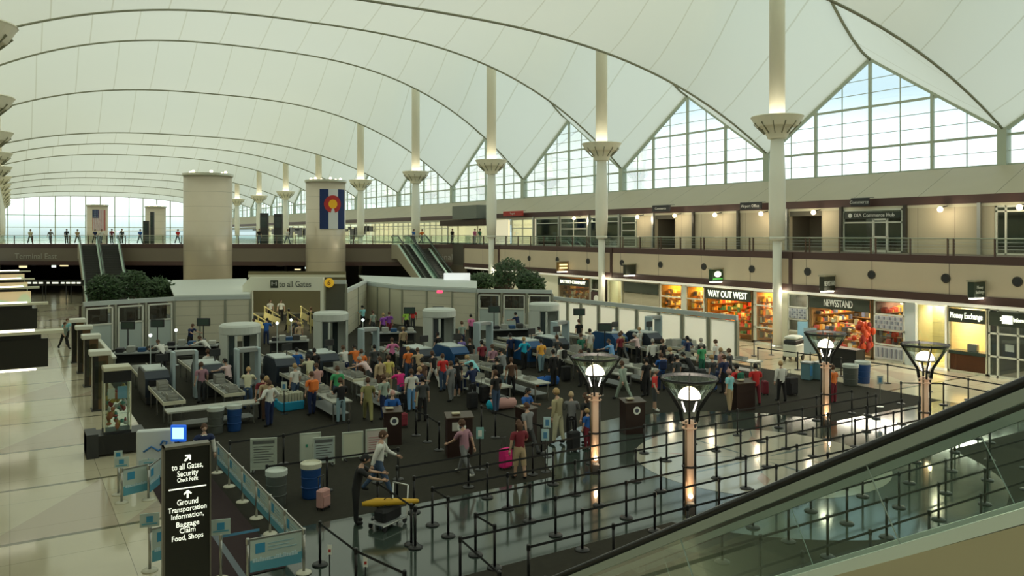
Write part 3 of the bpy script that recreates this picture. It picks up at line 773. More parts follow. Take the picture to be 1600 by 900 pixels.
t, L = shop(923, 944, 'narrow window with dark round-emblem poster beside the second mast', (.1, .08, .07), (1, .7, .5), 20, (), (2.6,), None)
MB().box(-.1, -.05, .15, L - .15, .9, 2.4).build('poster', mat('poster_maroon', (.06, .03, .03), .6), t)
MB().lathe([(.33, 0), (.33, .02)], n=24, sm=False).build('emblem', M_whitelet, t, (-.12, L / 2, 1.8), (0, R(-90), 0))
shop(950, 972, 'plain cream lit bay just past the second mast', (.8, .74, .5), (1, .95, .75), 60, (), (), None, frame=m_pwhite)
t, L = shop(975, 1031, 'closed shop with plain dark band above pale shutters', (.3, .28, .22), (1, .9, .7), 15, (.5,), (), (2.7, 3.45), None, frame=M_beige)
MB().box(-.04, .0, .1, L - .1, .1, 2.6).build('shutter', panel_mat('roller_shutter', (.42, .39, .29), 0, 0, .12, (.3, .28, .2), .02), t)
YEL = [(.9, .55, .05), (1, .8, .3), (.7, .25, .03), (.15, .1, .05), (.9, .9, .7)]
shop(1032, 1066, 'narrow yellow souvenir window left of the pale pillar', (.75, .42, .05), (1, .72, .25), 140, (), (2.6,), None, goods=2, gcols=YEL)
shop_wall(1066, 1072, M_white)
shop(1072, 1101, 'yellow souvenir window between pale pillar and the orange-lit souvenir shop', (.75, .42, .05), (1, .72, .25), 130, (), (2.6,), None, goods=2, gcols=YEL)
shop(1103, 1176, 'widest orange-lit souvenir shop, under big bright block letters', (.72, .34, .05), (1, .66, .25), 190, (), (), (2.75, 3.5), 'WAY OUT WEST', .68, 5, [(.9, .4, .05), (.8, .1, .05), (.9, .8, .4), (.15, .3, .1), (.5, .2, .05)], mat('bronze_frame', (.2, .15, .08), .4), glassy=False, wsx=.84)
shop(1178, 1211, 'display window of orange pottery beside the nearest mast', (.70, .36, .06), (1, .70, .3), 150, (.9,), (1.1, 2.6), None, goods=3, gcols=YEL)
shop_wall(1211, 1231, m_pwhite)
PAT = [(.55, .57, .60), (.35, .36, .40), (.7, .7, .7)]
t, L = shop(1232, 1263, 'newsstand side window of small patterned posters', (.3, .28, .22), (1, .9, .7), 25, (), (1.15, 1.9, 2.7), None)
def posters(t, L, z0, z1, nm, cols, rows):
    g = MB(); ms = [mat('poster_%d' % i, c, .7) for i, c in enumerate([(.42, .46, .52), (.62, .64, .66), (.2, .22, .28)])]
    g.box(-.09, -.06, .1, L - .1, z0, z1, 1)
    for i in range(cols):
        for j in range(rows):
            y = .1 + (L - .2) * (i + .5) / cols; z = z0 + (z1 - z0) * (j + .5) / rows
            g.cbox(-.11, y, z, .03, (L - .2) / cols * .6, (z1 - z0) / rows * .7, 0 if (i + j) % 2 else 2)
    g.build(nm, ms, t)
posters(t, L, 1.98, 2.62, 'posters', 7, 4)
MB().box(-.09, -.05, .1, L - .1, .15, 1.1).build('slats', panel_mat('slat_board', (.48, .45, .34), 0, 0, .16, (.3, .28, .2), .03), t)
shop(1265, 1362, 'newsstand under a dark lettered band, magazines and souvenirs inside', (.50, .34, .16), (1, .80, .5), 220, (), (), (2.8, 3.5), 'NEWSSTAND', .62, 6, [(.8, .6, .25), (.6, .1, .08), (.15, .2, .35), (.9, .85, .6), (.1, .1, .1), (.7, .35, .05)], mat('bronze_frame', (.2, .15, .08), .4), glassy=False, wsx=.46, wmat=M_whitelet)
t, L = shop(1366, 1414, 'wide newsstand window of blue-grey poster rows above red goods', (.35, .22, .16), (1, .85, .6), 60, (), (1.0, 1.85, 2.75), None, goods=1, gcols=[(.7, .1, .05), (.8, .5, .1), (.3, .3, .3)])
posters(t, L, 1.92, 2.68, 'posters', 10, 3); posters(t, L, .15, .92, 'lower_posters', 12, 1)
shop_wall(1414, 1430, mat('pale_blue_pillar', (.62, .70, .72), .4))
t, L = shop(1431, 1479, 'empty cream-lit display window left of the money exchange', (.85, .78, .48), (1, .93, .65), 170, (), (), None, frame=m_cove)
MB().box(1.5, 1.56, .1, L - .1, 1.0, 3.5).build('screen_wall', panel_mat('cream_display', (.82, .75, .45), 0, 0, .8, (.6, .55, .35), .03), t)
t, L = shop(1482, 1543, 'money exchange counter with brick front under Money Exchange sign', (.85, .72, .42), (1, .85, .55), 170, (), (), (2.72, 3.45), 'Money Exchange', .46, 0, (), M_cream, wsx=.82)
MB().box(.0, .6, .1, L - .1, .0, 1.0).build('brick_counter', panel_mat('red_brick', (.30, .12, .06), 0, 0, .25, (.22, .1, .06), .02), t)
MB().box(-.1, .7, .05, L - .05, 1.0, 1.18).build('worktop', mat('dark_green_top', (.03, .05, .04), .3), t)
MB().cbox(.35, L * .45, 1.38, .3, .5, .4, b=.03).build('till', M_grey, t)
for i, c in enumerate(((.02, .05, .4), (.8, .8, .8), (.5, .05, .1), (.55, .3, .5))):
    MB().cbox(4.35, L * (.25 + .16 * i), 2.2, .06, .5, .55).build('poster', mat('money_poster_%d' % i, c, .6), t)
t, L = shop(1545, 1640, 'glass-doored office under a dark band with pale lettering', (.12, .13, .10), (1, .95, .8), 40, (.16, .5, .84), (1.1, 2.3), (2.72, 3.45), 'Service Information', .3, 0, (), M_white, wsx=.55)
MB().cbox(-.17, L - 1.0, 3.08, .04, .5, .42).build('logo', M_signlit, t)
MB().cbox(.1, L * .66, 1.6, .03, .42, .36).build('notice', M_whitelet, t)
shop_wall(1640, 1900, m_pwhite)
struct(MB().box(SX, SX + .2, YB, YX(1900, SX), 0, 3.6).build('wall_right', m_pwhite))
# signs standing out from the fascia
for (xa, xb, ya, yb, words, lab, bg_) in ((862, 895, 408, 425, None, 'amber-lit box sign on the fascia, farthest of those past the trees', 'amber'),
        (967, 1000, 412, 431, '', 'plain dark box sign on the fascia over the closed shop', 'dark'),
        (1100, 1137, 419, 441, 'green', 'box sign with glowing pale emblem over green, above the yellow souvenir windows', 'green'),
        (1273, 1312, 430, 456, 'NEWSSTAND', 'box sign lettered NEWSSTAND standing out from the fascia', 'dark'),
        (1506, 1545, 438, 467, 'Money\nExchange', 'dark green box sign standing out over the money exchange', 'green2')):
    xm = (xa + xb) / 2; X = 42.72; y = YX(xm, X); zc = y * CT + X * ST; wd = 1.1
    z1, z0 = EYE + (HY - ya) / FPX * zc, EYE + (HY - yb) / FPX * zc; hh = z1 - z0; zm = (z0 + z1) / 2
    t = thing('fascia_sign', lab, 'sign', (X, y, zm))
    face_m = {'amber': mat('amber_face', (.25, .14, .03), .5), 'dark': mat('sign_face_dark', (.04, .045, .03), .4), 'green': mat('sign_face_green', (.03, .07, .03), .4), 'green2': mat('sign_face_green2', (.03, .05, .035), .4)}[bg_]
    MB().cbox(0, 0, 0, wd, .35, hh * .86, b=.03).build('box', face_m, t)
    MB().box(-wd / 2 - .06, wd / 2 + .04, -.2, .2, hh * .43, hh * .52).build('top_cap', M_beige, t)
    MB().box(-wd / 2 + .05, wd / 2 - .05, -.12, .12, -hh * .52, -hh * .44).build('light_tube', M_tubel, t)
    if bg_ == 'amber':
        for q in (.18, -.12): MB().cbox(0, -.19, q, wd * .8, .02, .14).build('lit_line', mat('amber_lit', (1, .8, .4), .5, emit=1.5, ecol=(1, .75, .35)), t)
    elif words == 'green':
        MB().sphere((0, -.19, .08), .36, .04, .22, n=16, m=8).build('emblem', M_signlit, t)
        for q in range(7): MB().sphere((-.42 + q * .14, -.19, -.25), .06, .03, .05, n=6, m=4).build('leaf', mat('sign_leaf', (.1, .5, .08), .5, emit=.6, ecol=(.2, 1, .15)), t)
    elif words:
        text('lettering', words, .42 if words == 'NEWSSTAND' else .24, M_whitelet, t, (0, -.19, 0), (R(90), 0, 0), .01, sx=.42 if words == 'NEWSSTAND' else .9)
    MB().box(wd / 2 - .05, .6, -.05, .05, -.06, .06).build('bracket', M_dark, t)
# round vents in the fascia
for i, (px, py) in enumerate(((827, 402), (871, 404), (919, 409), (972, 411), (1032, 414), (1100, 418), (1175, 421), (1262, 425), (1362, 430), (1478, 435), (1590, 440))):
    y = YX(px, 43.3); t = thing('fascia_vent', 'round dark vent in the beige fascia, %s from the far end of the row' % ordw[i], 'vent', (43.3, y, 5.06), 0, 'round vents along the fascia')
    o = MB().lathe([(.26, 0), (.26, .04), (.22, .06), (.2, .03)], n=20, sm=False).build('ring', m_post, t, (0, 0, 0), (0, R(-90), 0))
    MB().lathe([(.2, 0), (.2, .035)], n=16, sm=False).build('grille', M_dark, t, (0, 0, 0), (0, R(-90), 0))

# ================================================================ ESCALATORS
def escalator(label, x0, y0, ztop, zbot, lanes, direction, inner=1.0, name='escalator', hand=1.0, clad=None, beige=True, fy=None):
    """lanes: X centres of the balustrades, the steps run between each pair; starts at (y0, ztop) and falls to zbot in the direction (+1 / -1) of Y"""
    sl = .606; run = (ztop - zbot) / sl; t = thing(name, label, 'escalator', (x0, y0, 0))
    y1 = run * direction; land = 1.6 * direction; lb = .5 * direction
    def line(x, dz): return [(x, -land, ztop + dz), (x, 0, ztop + dz), (x, y1, zbot + dz), (x, y1 + lb, zbot + dz)]
    m_rub = mat('black_rubber', (0.010, 0.010, 0.010), .35); m_alu = mat('satin_aluminium', (.40, .47, .42), .3, .35); m_esg = glass('balustrade_glass', (.93, .985, .96), .04)
    for x in lanes:
        h = line(x, hand); h = [(x, -land, ztop + hand - .35), (x, -land * 1.15, ztop + hand - .15), (x, -land, ztop + hand)] + h[1:3] + [(x, y1 + lb, zbot + hand), (x, y1 + lb * 1.5, zbot + hand - .3), (x, y1 + lb, zbot + hand - .6)]
        MB().path(h, .045, 8).build('handrail', m_rub, t)
        l = line(x, hand - .1); g = MB()
        for i in range(3): g.beam(l[i], l[i + 1], .11, .09)
        g.build('handrail_guide', m_alu, t)
        gp = MB(); a = line(x, .03); b = line(x, hand - .12); T = .008
        for i in range(3):
            gp.add([(x - T, a[i][1], a[i][2]), (x - T, a[i + 1][1], a[i + 1][2]), (x - T, b[i + 1][1], b[i + 1][2]), (x - T, b[i][1], b[i][2]),
                    (x + T, a[i][1], a[i][2]), (x + T, a[i + 1][1], a[i + 1][2]), (x + T, b[i + 1][1], b[i + 1][2]), (x + T, b[i][1], b[i][2])], [(0, 1, 2, 3), (7, 6, 5, 4), (0, 4, 5, 1), (3, 2, 6, 7)])
        gp.build('balustrade_glass', m_esg, t)
        k = line(x, -.02); g = MB()
        for i in range(3): g.beam(k[i], k[i + 1], .22, .10)
        g.build('skirt_deck', mat('pale_skirt', (.74, .84, .74), .35), t)
        nj = int(run / 2.2)
        for i in range(1, nj + 1):
            yy = y1 * i / (nj + .3); zz = ztop - abs(yy) * sl
            jt = MB(); jt.beam((x - .012, yy, zz), (x - .012, yy + direction * (hand - .1) * .40, zz + (hand - .1) * .75), .008, .008)
            jt.build('glass_joint', m_alu, t)
    cl = clad or M_beige
    for j, x in enumerate((lanes[0] - .09, lanes[-1] + .09)):
        pts = [(-land, ztop - .08), (0, ztop - .08), (y1, zbot - .08), (y1 + land, zbot - .08), (y1 + land, max(0.01, zbot - .1)), (y1 * 1.02, .01), (0, ztop - 1.4 if ztop - 1.4 > 0 else .01), (-land, ztop - 1.4)] if not beige else \
              [(-land, ztop - .1), (0, ztop - .1), (y1, zbot + .0), (y1, .01), (y1 - direction * 1.2, .01), (0, ztop - 1.7), (-land, ztop - 1.7)]
        MB().prism(pts, 'x', x - .04, x + .04).build('side_cladding', cl, t)
    for a, b in zip(lanes[0::2], lanes[1::2]):
        st = MB(); n_ = int(run / .4)
        for i in range(n_):
            yy = direction * .4 * i; zz = ztop - .30 - .4 * sl * i
            ya, yb_ = sorted((yy, yy + direction * .42)); st.box(a + .1, b - .1, ya, yb_, zz - .28, zz)
        ya, yb_ = sorted((-land, 0)); st.box(a + .1, b - .1, ya, yb_, ztop - .3, ztop - .1)
        st.build('steps', mat('grooved_steps', (.07, .07, .065), .5, .3, spec=.3), t)
    return t
T0 = Y0
escalator('foreground escalator with black handrails crossing the lower frame corner', 0, 1.72, 6.2, 0.0, (6.6, 8.55), 1, clad=mat('escalator_cladding', (.52, .47, .30), .55, noise=.05, nscale=.5))
def bridge_esc(pxs, label, zc=94.2):
    xs_ = [at_depth(p, zc) for p in pxs]; yb_ = min(p[1] for p in xs_) - .3
    L = [p[0] for p in xs_]
    return escalator(label, 0, yb_, UF, 0.0, L, -1, clad=M_beige)
bridge_esc((122, 150, 152.5, 185), 'pair of escalators dropping from the bridge behind the dark shrubs')
bridge_esc((608, 632, 634.5, 664), 'pair of escalators with beige flank beside the flag tower')

# ================================================================ TREES IN PLANTERS
def foliage(seed, c, rx, ry, rz, n_, ls=.28):
    g = MB(); r_ = random.Random(seed)
    for i in range(n_):
        a = r_.uniform(0, 2 * PI); v = math.acos(r_.uniform(-.8, 1)); q = r_.uniform(.45, 1) ** .5
        p = Vector((c[0] + rx * q * math.sin(v) * math.cos(a), c[1] + ry * q * math.sin(v) * math.sin(a), c[2] + rz * q * math.cos(v)))
        d1 = Vector((r_.uniform(-1, 1), r_.uniform(-1, 1), r_.uniform(-.6, .6))).normalized(); d2 = d1.orthogonal().normalized()
        s1 = ls * r_.uniform(.6, 1.2); g.add([p, p + d1 * s1 * .5 + d2 * s1 * .22, p + d1 * s1, p + d1 * s1 * .5 - d2 * s1 * .22], [(0, 1, 2, 3)])
    return g
m_leaf = mat('dark_leaves', (.035, .075, .022), .6, noise=.5, nscale=1.0); m_bark = mat('bark', (.09, .06, .04), .9)
def plant(px, zc, top, low, w, label, seed, lean=0):
    p = at_depth(px, zc); t = thing('indoor_tree', label, 'tree', (*p, 0), 0, 'indoor trees')
    MB().lathe([(.7, 0), (.95, .1), (1.0, .85), (.85, .9), (.8, .75)], n=20, sm=False).build('planter', M_grey, t)
    m_ = MB(); m_.path([(0, 0, .7), (.05, .05, low * .6), (0, 0, low + .6)], [.09, .07, .04], 8)
    for k in range(5):
        a = k * 1.3; m_.path([(0, 0, low * .7 + .1 * k), (w * .3 * math.cos(a), w * .3 * math.sin(a), low + (top - low) * .55)], [.05, .02], 6)
    m_.build('trunk', m_bark, t)
    foliage(seed, (0, 0, (top + low) / 2), w / 2, w / 2, (top - low) / 2, 1500, .38).build('foliage', m_leaf, t)
plant(163, 66, 4.1, 1.7, 2.5, 'low dark bushy tree behind the framed booth, nearest the escalators', 1)
plant(208, 70, 4.3, 1.6, 2.9, 'dark bushy tree in the middle behind the framed booth', 2)
plant(246, 65, 3.9, 1.7, 2.4, 'dark bushy tree by the booth roof, nearest the tall tower', 3)
plant(752, 79, 3.6, 2.0, 2.8, 'low green tree left of the taller one by the third mast', 4)
plant(797, 73, 5.2, 2.4, 3.2, 'tall green tree in front of the beige fascia', 5)
plant(829, 67, 4.3, 2.2, 2.2, 'small green tree right of the tall one by the fascia', 6)
# white advertising board beyond the partition
p = at_depth(714, 73); t = thing('advert_board', 'white lit advertising board between escalators and trees', 'sign', (*p, 0), -TH)
MB().cbox(0, 0, 3.25, 2.4, .15, 1.3, b=.04).build('panel', mat('lit_white_board', (.9, .92, .95), .5, emit=.5, ecol=(.95, .97, 1)), t)
MB().cbox(.15, -.09, 2.95, .6, .03, .6).build('picture', M_grey, t)
for q in (-.9, .9): MB().tube((q, 0, 0), (q, 0, 2.7), .05).build('leg', M_dark, t)

# area lights added along the lit cove, aimed out to backlight the frosted panels
for i in range(6):
    ld = bpy.data.lights.new('cove_fill_light', 'AREA'); ld.energy = 330; ld.color = (1, .93, .74); ld.shape = 'RECTANGLE'; ld.size = 11; ld.size_y = .25
    lo = bpy.data.objects.new('cove_fill_light', ld); lo.location = (43.05, 14 + i * 12, 3.72); lo.rotation_euler = (0, R(38), 0); lo.rotation_euler = (Matrix.Rotation(R(62), 4, 'Y') @ Matrix.Rotation(R(90), 4, 'Z')).to_euler(); COL.objects.link(lo)
# ================================================================ PARTITION WALLS OF THE CHECKPOINT
m_part = panel_mat('partition_beige', (.64, .61, .48), 0, 0, .62, (.36, .34, .26), .02, .55)
m_pale = bpy.data.materials.new('frosted_pale_panel'); m_pale.use_nodes = True; _n = m_pale.node_tree
_b = _n.nodes['Principled BSDF']; _b.inputs['Base Color'].default_value = (.86, .90, .86, 1); _b.inputs['Roughness'].default_value = .35
_t = _n.nodes.new('ShaderNodeBsdfTranslucent'); _t.inputs[0].default_value = (.90, .95, .90, 1); _m = _n.nodes.new('ShaderNodeMixShader'); _m.inputs[0].default_value = .5
_n.links.new(_b.outputs[0], _m.inputs[1]); _n.links.new(_t.outputs[0], _m.inputs[2]); _n.links.new(_m.outputs[0], _n.nodes['Material Output'].inputs[0])
m_alumf = mat('partition_frame', (.33, .34, .27), .4, .3)
def part_wall(name, label, p, q, h, units, roof=None, cat='partition wall'):
    """p, q ground points; units: list of (kind, width share)"""
    p, q = Vector(p), Vector(q); L = (q - p).length; ang = math.atan2(q.y - p.y, q.x - p.x)
    t = thing(name, label, cat, (p.x, p.y, 0), ang)
    MB().box(0, L, -.09, .09, h - .28, h).build('head_rail', M_lgrey, t)
    tot = sum(u for _, u in units); x = 0
    for kind, u in units:
        wd = L * u / tot; a, b = x, x + wd; x = b
        MB().box(a - .07, a + .07, -.1, .1, 0, h - .28).build('post', m_alumf, t)
        if kind == 'w':
            f = MB()
            for r_ in ((a + .14, a + .24, 0, h - .4), (b - .24, b - .14, 0, h - .4), (a + .14, b - .14, h - .5, h - .4), (a + .14, b - .14, h * .52, h * .52 + .09)): f.box(r_[0], r_[1], -.07, .07, r_[2], r_[3])
            f.build('window_frame', M_white, t)
            MB().box(a + .2, b - .2, -.01, .01, h * .52, h - .45).build('pane', M_glass, t)
            MB().box(a + .1, b - .1, .9, 1.0, h * .4, h - .3).build('dim_backdrop', mat('booth_dim', (.07, .05, .035), .7), t)  # dark sheet added behind the pane so the booth inside reads dim
            MB().box(a + .2, b - .2, -.02, .02, 0, h * .52).build('lower_panel', mat('pale_green_panel', (.50, .58, .55), .4), t)
        elif kind == 'p':
            f = MB()
            for r_ in ((a + .12, a + .19, 0, h - .34), (b - .19, b - .12, 0, h - .34), (a + .12, b - .12, h - .41, h - .34)): f.box(r_[0], r_[1], -.05, .05, r_[2], r_[3])
            f.build('panel_frame', M_white, t)
            MB().add([(a + .15, 0, .05), (b - .15, 0, .05), (b - .15, 0, h - .36), (a + .15, 0, h - .36)], [(0, 1, 2, 3)]).build('pale_panel', m_pale, t)
        elif kind == 'b':
            MB().box(a + .05, b - .05, -.04, .04, 0, h - .28).build('panel', m_part, t)
        elif kind == 'c':
            MB().box(a + .05, b - .05, -.04, .04, 0, h - .28).build('panel', mat('cream_panel', (.62, .60, .46), .5), t)
        elif kind == 'd':
            MB().box(a + .05, b - .05, -.04, .04, 0, h - .28).build('panel', mat('dark_panel', (.10, .10, .075), .5), t)
    MB().box(L - .07, L + .07, -.1, .1, 0, h - .28).build('post', m_alumf, t)
    return t, L
H1 = 3.2
a1 = F(130, 472, H1); a2 = F(272, 463.5, H1); a3 = F(391, 461, H1)
part_wall('booth_window_wall', 'row of three white-framed booth windows left of the beige panels', a1, a2, H1, [('w', 1), ('w', 1), ('w', 1)])
t, L = part_wall('partition_wall', 'beige panelled wall with small red exit light left of the gate portal', a2, a3, H1, [('b', 1), ('b', 1), ('b', 1)])
m_red = mat('red_exit_glow', (.9, .05, .1), .5, emit=2.2, ecol=(1, .05, .12))
def exit_light(px, py, zc, label):
    p = at_depth(px, zc); z = EYE + (HY - py) / FPX * zc
    t = thing('exit_light', label, 'sign', (*p, z), -TH)
    MB().cbox(0, 0, 0, .45, .08, .2, b=.02).build('lit_face', m_red, t); MB().box(-.25, .25, .04, .1, -.12, .12).build('case', M_white, t)
zc2 = a2[1] * CT + a2[0] * ST
exit_light(331, 468, zc2 + .9, 'small glowing red exit light left of the gate portal')
# roofs behind the walls
def flat_roof(name, label, pts, z, th=.12):
    o = MB().prism(pts, 'z', z, z + th).build(name, mat('partition_roof', (.60, .64, .60), .5)); return tag(o, label, 'roof')
b3, b2 = F(385, 437, 3.15), F(262, 440, 3.15)
flat_roof('booth_roof', 'flat white roof panel behind the beige wall, left of the gate', [a2, a3, b3, b2], 3.16)
# gate portal
zg = 58.0; g0, g1 = at_depth(391, zg), at_depth(506, zg); gl = (Vector(g1) - Vector(g0)).length; ga = -TH
t = thing('gate_portal', 'cream portal lettered to all Gates with open passage', 'gate', (*g0, 0), ga)
zt = EYE - (433 - HY) / FPX * zg; zh = EYE - (454 - HY) / FPX * zg
MB().box(0, gl, -.15, .15, zh, zt).build('header', mat('portal_cream', (.86, .86, .72), .5), t)
MB().box(-.02, .18, -.15, .15, 0, zh).build('post', MATS['portal_cream'], t); MB().box(gl - .22, gl, -.15, .15, 0, zh).build('post', MATS['portal_cream'], t)
MB().prism([(0, zh), (0, zt), (-.55, zt - .6), (-.55, zh - 1.0), (-.4, zh - 1.9), (0, zh - 1.9)], 'y', .0, .12).build('side_wing', MATS['portal_cream'], t)
text('lettering', 'to all Gates', .62, mat('grey_letter', (.10, .11, .09), .6), t, (gl * .62, -.17, (zt + zh) / 2 - .02), (R(90), 0, 0), .01, fit=2.3)
MB().cbox(gl * .335, -.17, (zt + zh) / 2, .55, .04, .55, b=.01).build('pictogram', m_signb, t)
pg = MB(); pz = (zt + zh) / 2
pg.beam((gl * .335 - .15, -.2, pz - .12), (gl * .335 - .15, -.2, pz + .15), .06, .02); pg.beam((gl * .335 + .15, -.2, pz - .12), (gl * .335 + .15, -.2, pz + .15), .06, .02); pg.beam((gl * .335 - .15, -.2, pz + .12), (gl * .335, -.2, pz), .05, .02); pg.beam((gl * .335, -.2, pz), (gl * .335 + .15, -.2, pz + .12), .05, .02)
pg.build('pictogram_mark', M_whitelet, t)
# things inside the passage: slanting cream balustrades of the stairs down and a dim back wall
bk = at_depth(388, 76); bl = (Vector(at_depth(540, 76)) - Vector(bk)).length
t = thing('passage_back_wall', 'dim back wall with cream bands seen through the gate portal', 'wall', (*bk, 0), ga)
MB().box(0, bl, 0, .2, 0, 3.9).build('wall', mat('passage_dim', (.20, .17, .09), .7), t)
MB().box(0, bl, -.1, 0, 2.5, 2.9).build('band', MATS['cream_panel'] if 'cream_panel' in MATS else M_cream, t)
MB().box(0, bl, -.12, 0, 3.35, 3.6).build('band', M_cream, t)
m_yel = mat('pale_yellow_rail', (.62, .55, .26), .5)
for i, (px, zc) in enumerate(((405, 62.5), (427, 66.5), (463, 62), (483, 66.5), (498, 61.6))):
    p = at_depth(px, zc); t = thing('stair_balustrade', 'slanted pale yellow balustrade inside the passage, %s from its dark side post' % ['fifth', 'fourth', 'third', 'second', 'first'][i], 'balustrade', (*p, 0), ga + R(80), 'balustrades of the passage')
    MB().beam((-1.6, 0, 1.6), (1.2, 0, .5), .07, .09).build('handrail', m_yel, t); MB().beam((-1.6, 0, .9), (1.2, 0, .05), .05, .5).build('panel', m_yel, t)
    for q in (-1.5, -.2): MB().box(q - .04, q + .04, -.04, .04, 0, 1.55 - (q + 1.6) * .39).build('post', m_yel, t)
ld = bpy.data.lights.new('passage_light', 'AREA'); ld.energy = 260; ld.color = (1, .9, .55); ld.size = 4
lo = bpy.data.objects.new('passage_light', ld); lo.location = (*at_depth(450, 63.5), 3.9); COL.objects.link(lo)
# dark door beside the gate with round yellow sign
d0, d1 = at_depth(508, 58.5), at_depth(541, 58.5)
t, L = part_wall('dark_screen_wall', 'tall dark panel right of the gate portal', d0, d1, 4.1, [('d', 1)])
p = at_depth(514, 58.0); t = thing('round_sign', 'round yellow sign at the top corner of the dark panel', 'sign', (*p, EYE - (442 - HY) / FPX * 58), ga)
MB().lathe([(.34, 0), (.34, .05)], n=24, sm=False).build('disc', mat('sign_yellow', (.85, .48, .02), .5, emit=.25, ecol=(1, .6, .05)), t, (0, .1, 0), (R(90), 0, 0))
text('numeral', '6', .5, mat('sign_brown', (.2, .08, .01), .6), t, (0, -.0, 0), (R(90), 0, 0), .045)
# second stretch of wall
c0 = F(543, 436, H1 + .3); c1 = F(573, 441, H1); c2 = F(629, 447, H1); c3 = F(745, 451.5, H1); c4 = F(863, 453, H1)
part_wall('cream_side_wall', 'pale cream folding wall right of the dark panel', (c1[0] , c1[1]), c2, H1, [('c', 1), ('c', 1), ('c', 1)])
part_wall('recess_wall', 'beige recess wall between the dark panel and cream folding wall', d1, c1, H1 + .25, [('b', 1), ('b', 1)])
t, L = part_wall('partition_wall', 'beige panelled wall with small red exit light right of the cream folding wall', c2, c3, H1, [('b', 1.2), ('b', 1.2), ('b', 1.1)])
exit_light(687, 456, c3[1] * CT + c3[0] * ST - .6 + 1.3, 'small glowing red exit light on the wall between the body scanners')
part_wall('booth_window_wall', 'row of three white-framed windows in mid wall right of the beige panels', c3, c4, H1, [('w', 1), ('w', 1), ('w', 1)])
e0, e1 = F(866, 463, 2.65), F(1152, 493, 2.65)
part_wall('frosted_panel_wall', 'low wall of bright frosted panels in front of the souvenir shops', e0, e1, 2.65, [('p', .85), ('p', .8), ('p', 1), ('p', 1), ('p', 1), ('p', 1.05), ('p', 1.05), ('p', 1.1), ('p', 1.1)])
r0, r1, r2_, r3 = F(560, 432, 3.15), F(660, 436, 3.15), F(745, 441, 3.15), F(862, 446, 3.15)
flat_roof('partition_roof', 'flat pale roof behind the cream folding wall and beige panels', [c1, c2, c3, r2_, r1, r0], 3.16)

# ================================================================ LOW SIDE WALL, DISPLAY PILLARS AND SHOWCASE ON THE STONE
t = thing('low_glass_wall', 'low wall with white top rail running beside the display pillars', 'partition wall', (4.6, 46.0, 0))
MB().box(-.05, .05, 0, 19, 0, 1.02).build('panel', m_alumf, t); MB().box(-.09, .09, -.05, 19, 1.02, 1.12).build('top_rail', M_white, t)
m_pill = mat('pillar_bronze', (.20, .13, .07), .25, .5); m_pilld = mat('pillar_dark', (.05, .045, .04), .25, .4)
def pillar():
    t = thing('display_pillar', 'x', 'pillar', (0, 0, 0))
    MB().box(-.3, -.08, -.3, .3, .05, 2.34).build('dark_side', m_pilld, t)
    MB().box(-.08, .3, -.28, .28, .05, 2.34).build('bronze_side', m_pill, t)
    MB().cbox(0, 0, 2.44, .84, .74, .22, b=.03).build('cap', M_white, t)
    MB().box(-.34, .34, -.34, .34, 0, .06).build('base', M_dark, t)
    MB().box(-.22, .22, -.31, -.28, .5, 2.1).build('glass_front', M_gglass, t)
    return t
pp = pillar(); pt = tree_of(pp)
for i, (px, py) in enumerate(((156, 640), (142, 603), (131, 582), (121, 566))):
    o = pp if i == 0 else copy_tree(pt); q = F(px, py); o.location = (q[0], q[1], 0); o['group'] = 'white-capped display pillars'
    o['label'] = 'white-capped bronze pillar on the stone floor, %s of the row from the glass showcase' % ordw[i].replace('nearest', 'first')
cap = F(182, 706)
t = thing('showcase', 'tall glass showcase of colourful objects on a black plinth', 'display case', (cap[0], cap[1], 0))
MB().box(-.95, .85, -.5, .55, .08, .72).build('plinth', M_black, t); MB().box(-.95, -.6, -.56, .5, .0, .8).build('plinth_end', M_dark, t)
MB().box(-.42, .42, -.38, .38, .72, .8).build('case_base', M_dark, t)
MB().box(-.4, .4, -.36, .36, .8, 2.45).build('case_glass', M_gglass, t)
MB().box(-.42, .42, -.38, .38, 2.45, 2.83).build('case_head', M_black, t); MB().cbox(0, 0, 2.9, .86, .78, .14, b=.02).build('case_top', MATS['cream_panel'], t)
for q in (-.4, .4):
    for u in (-.36, .36): MB().box(q - .02, q + .02, u - .02, u + .02, .8, 2.45).build('corner_post', M_cream, t)
rg = random.Random(3); g = MB(); ms = [mat('showcase_item_%d' % i, c, .4) for i, c in enumerate([(.5, .15, .05), (.6, .45, .1), (.05, .25, .2), (.5, .5, .45), (.35, .05, .04)])]
for i in range(46):
    g.sphere((rg.uniform(-.28, .28), rg.uniform(-.25, .25), rg.uniform(.9, 2.2)), rg.uniform(.04, .1), rg.uniform(.04, .1), rg.uniform(.05, .14), n=7, m=5, mi=rg.randrange(5))
tag(g.build('ornaments', ms, t), kind='stuff')
MB().box(-.3, -.08, -.34, -.32, 1.9, 2.25).build('white_form', M_white, t); MB().box(.0, .3, -.34, -.32, 1.88, 2.3).build('blue_form', mat('pale_blue', (.25, .5, .7), .4), t)

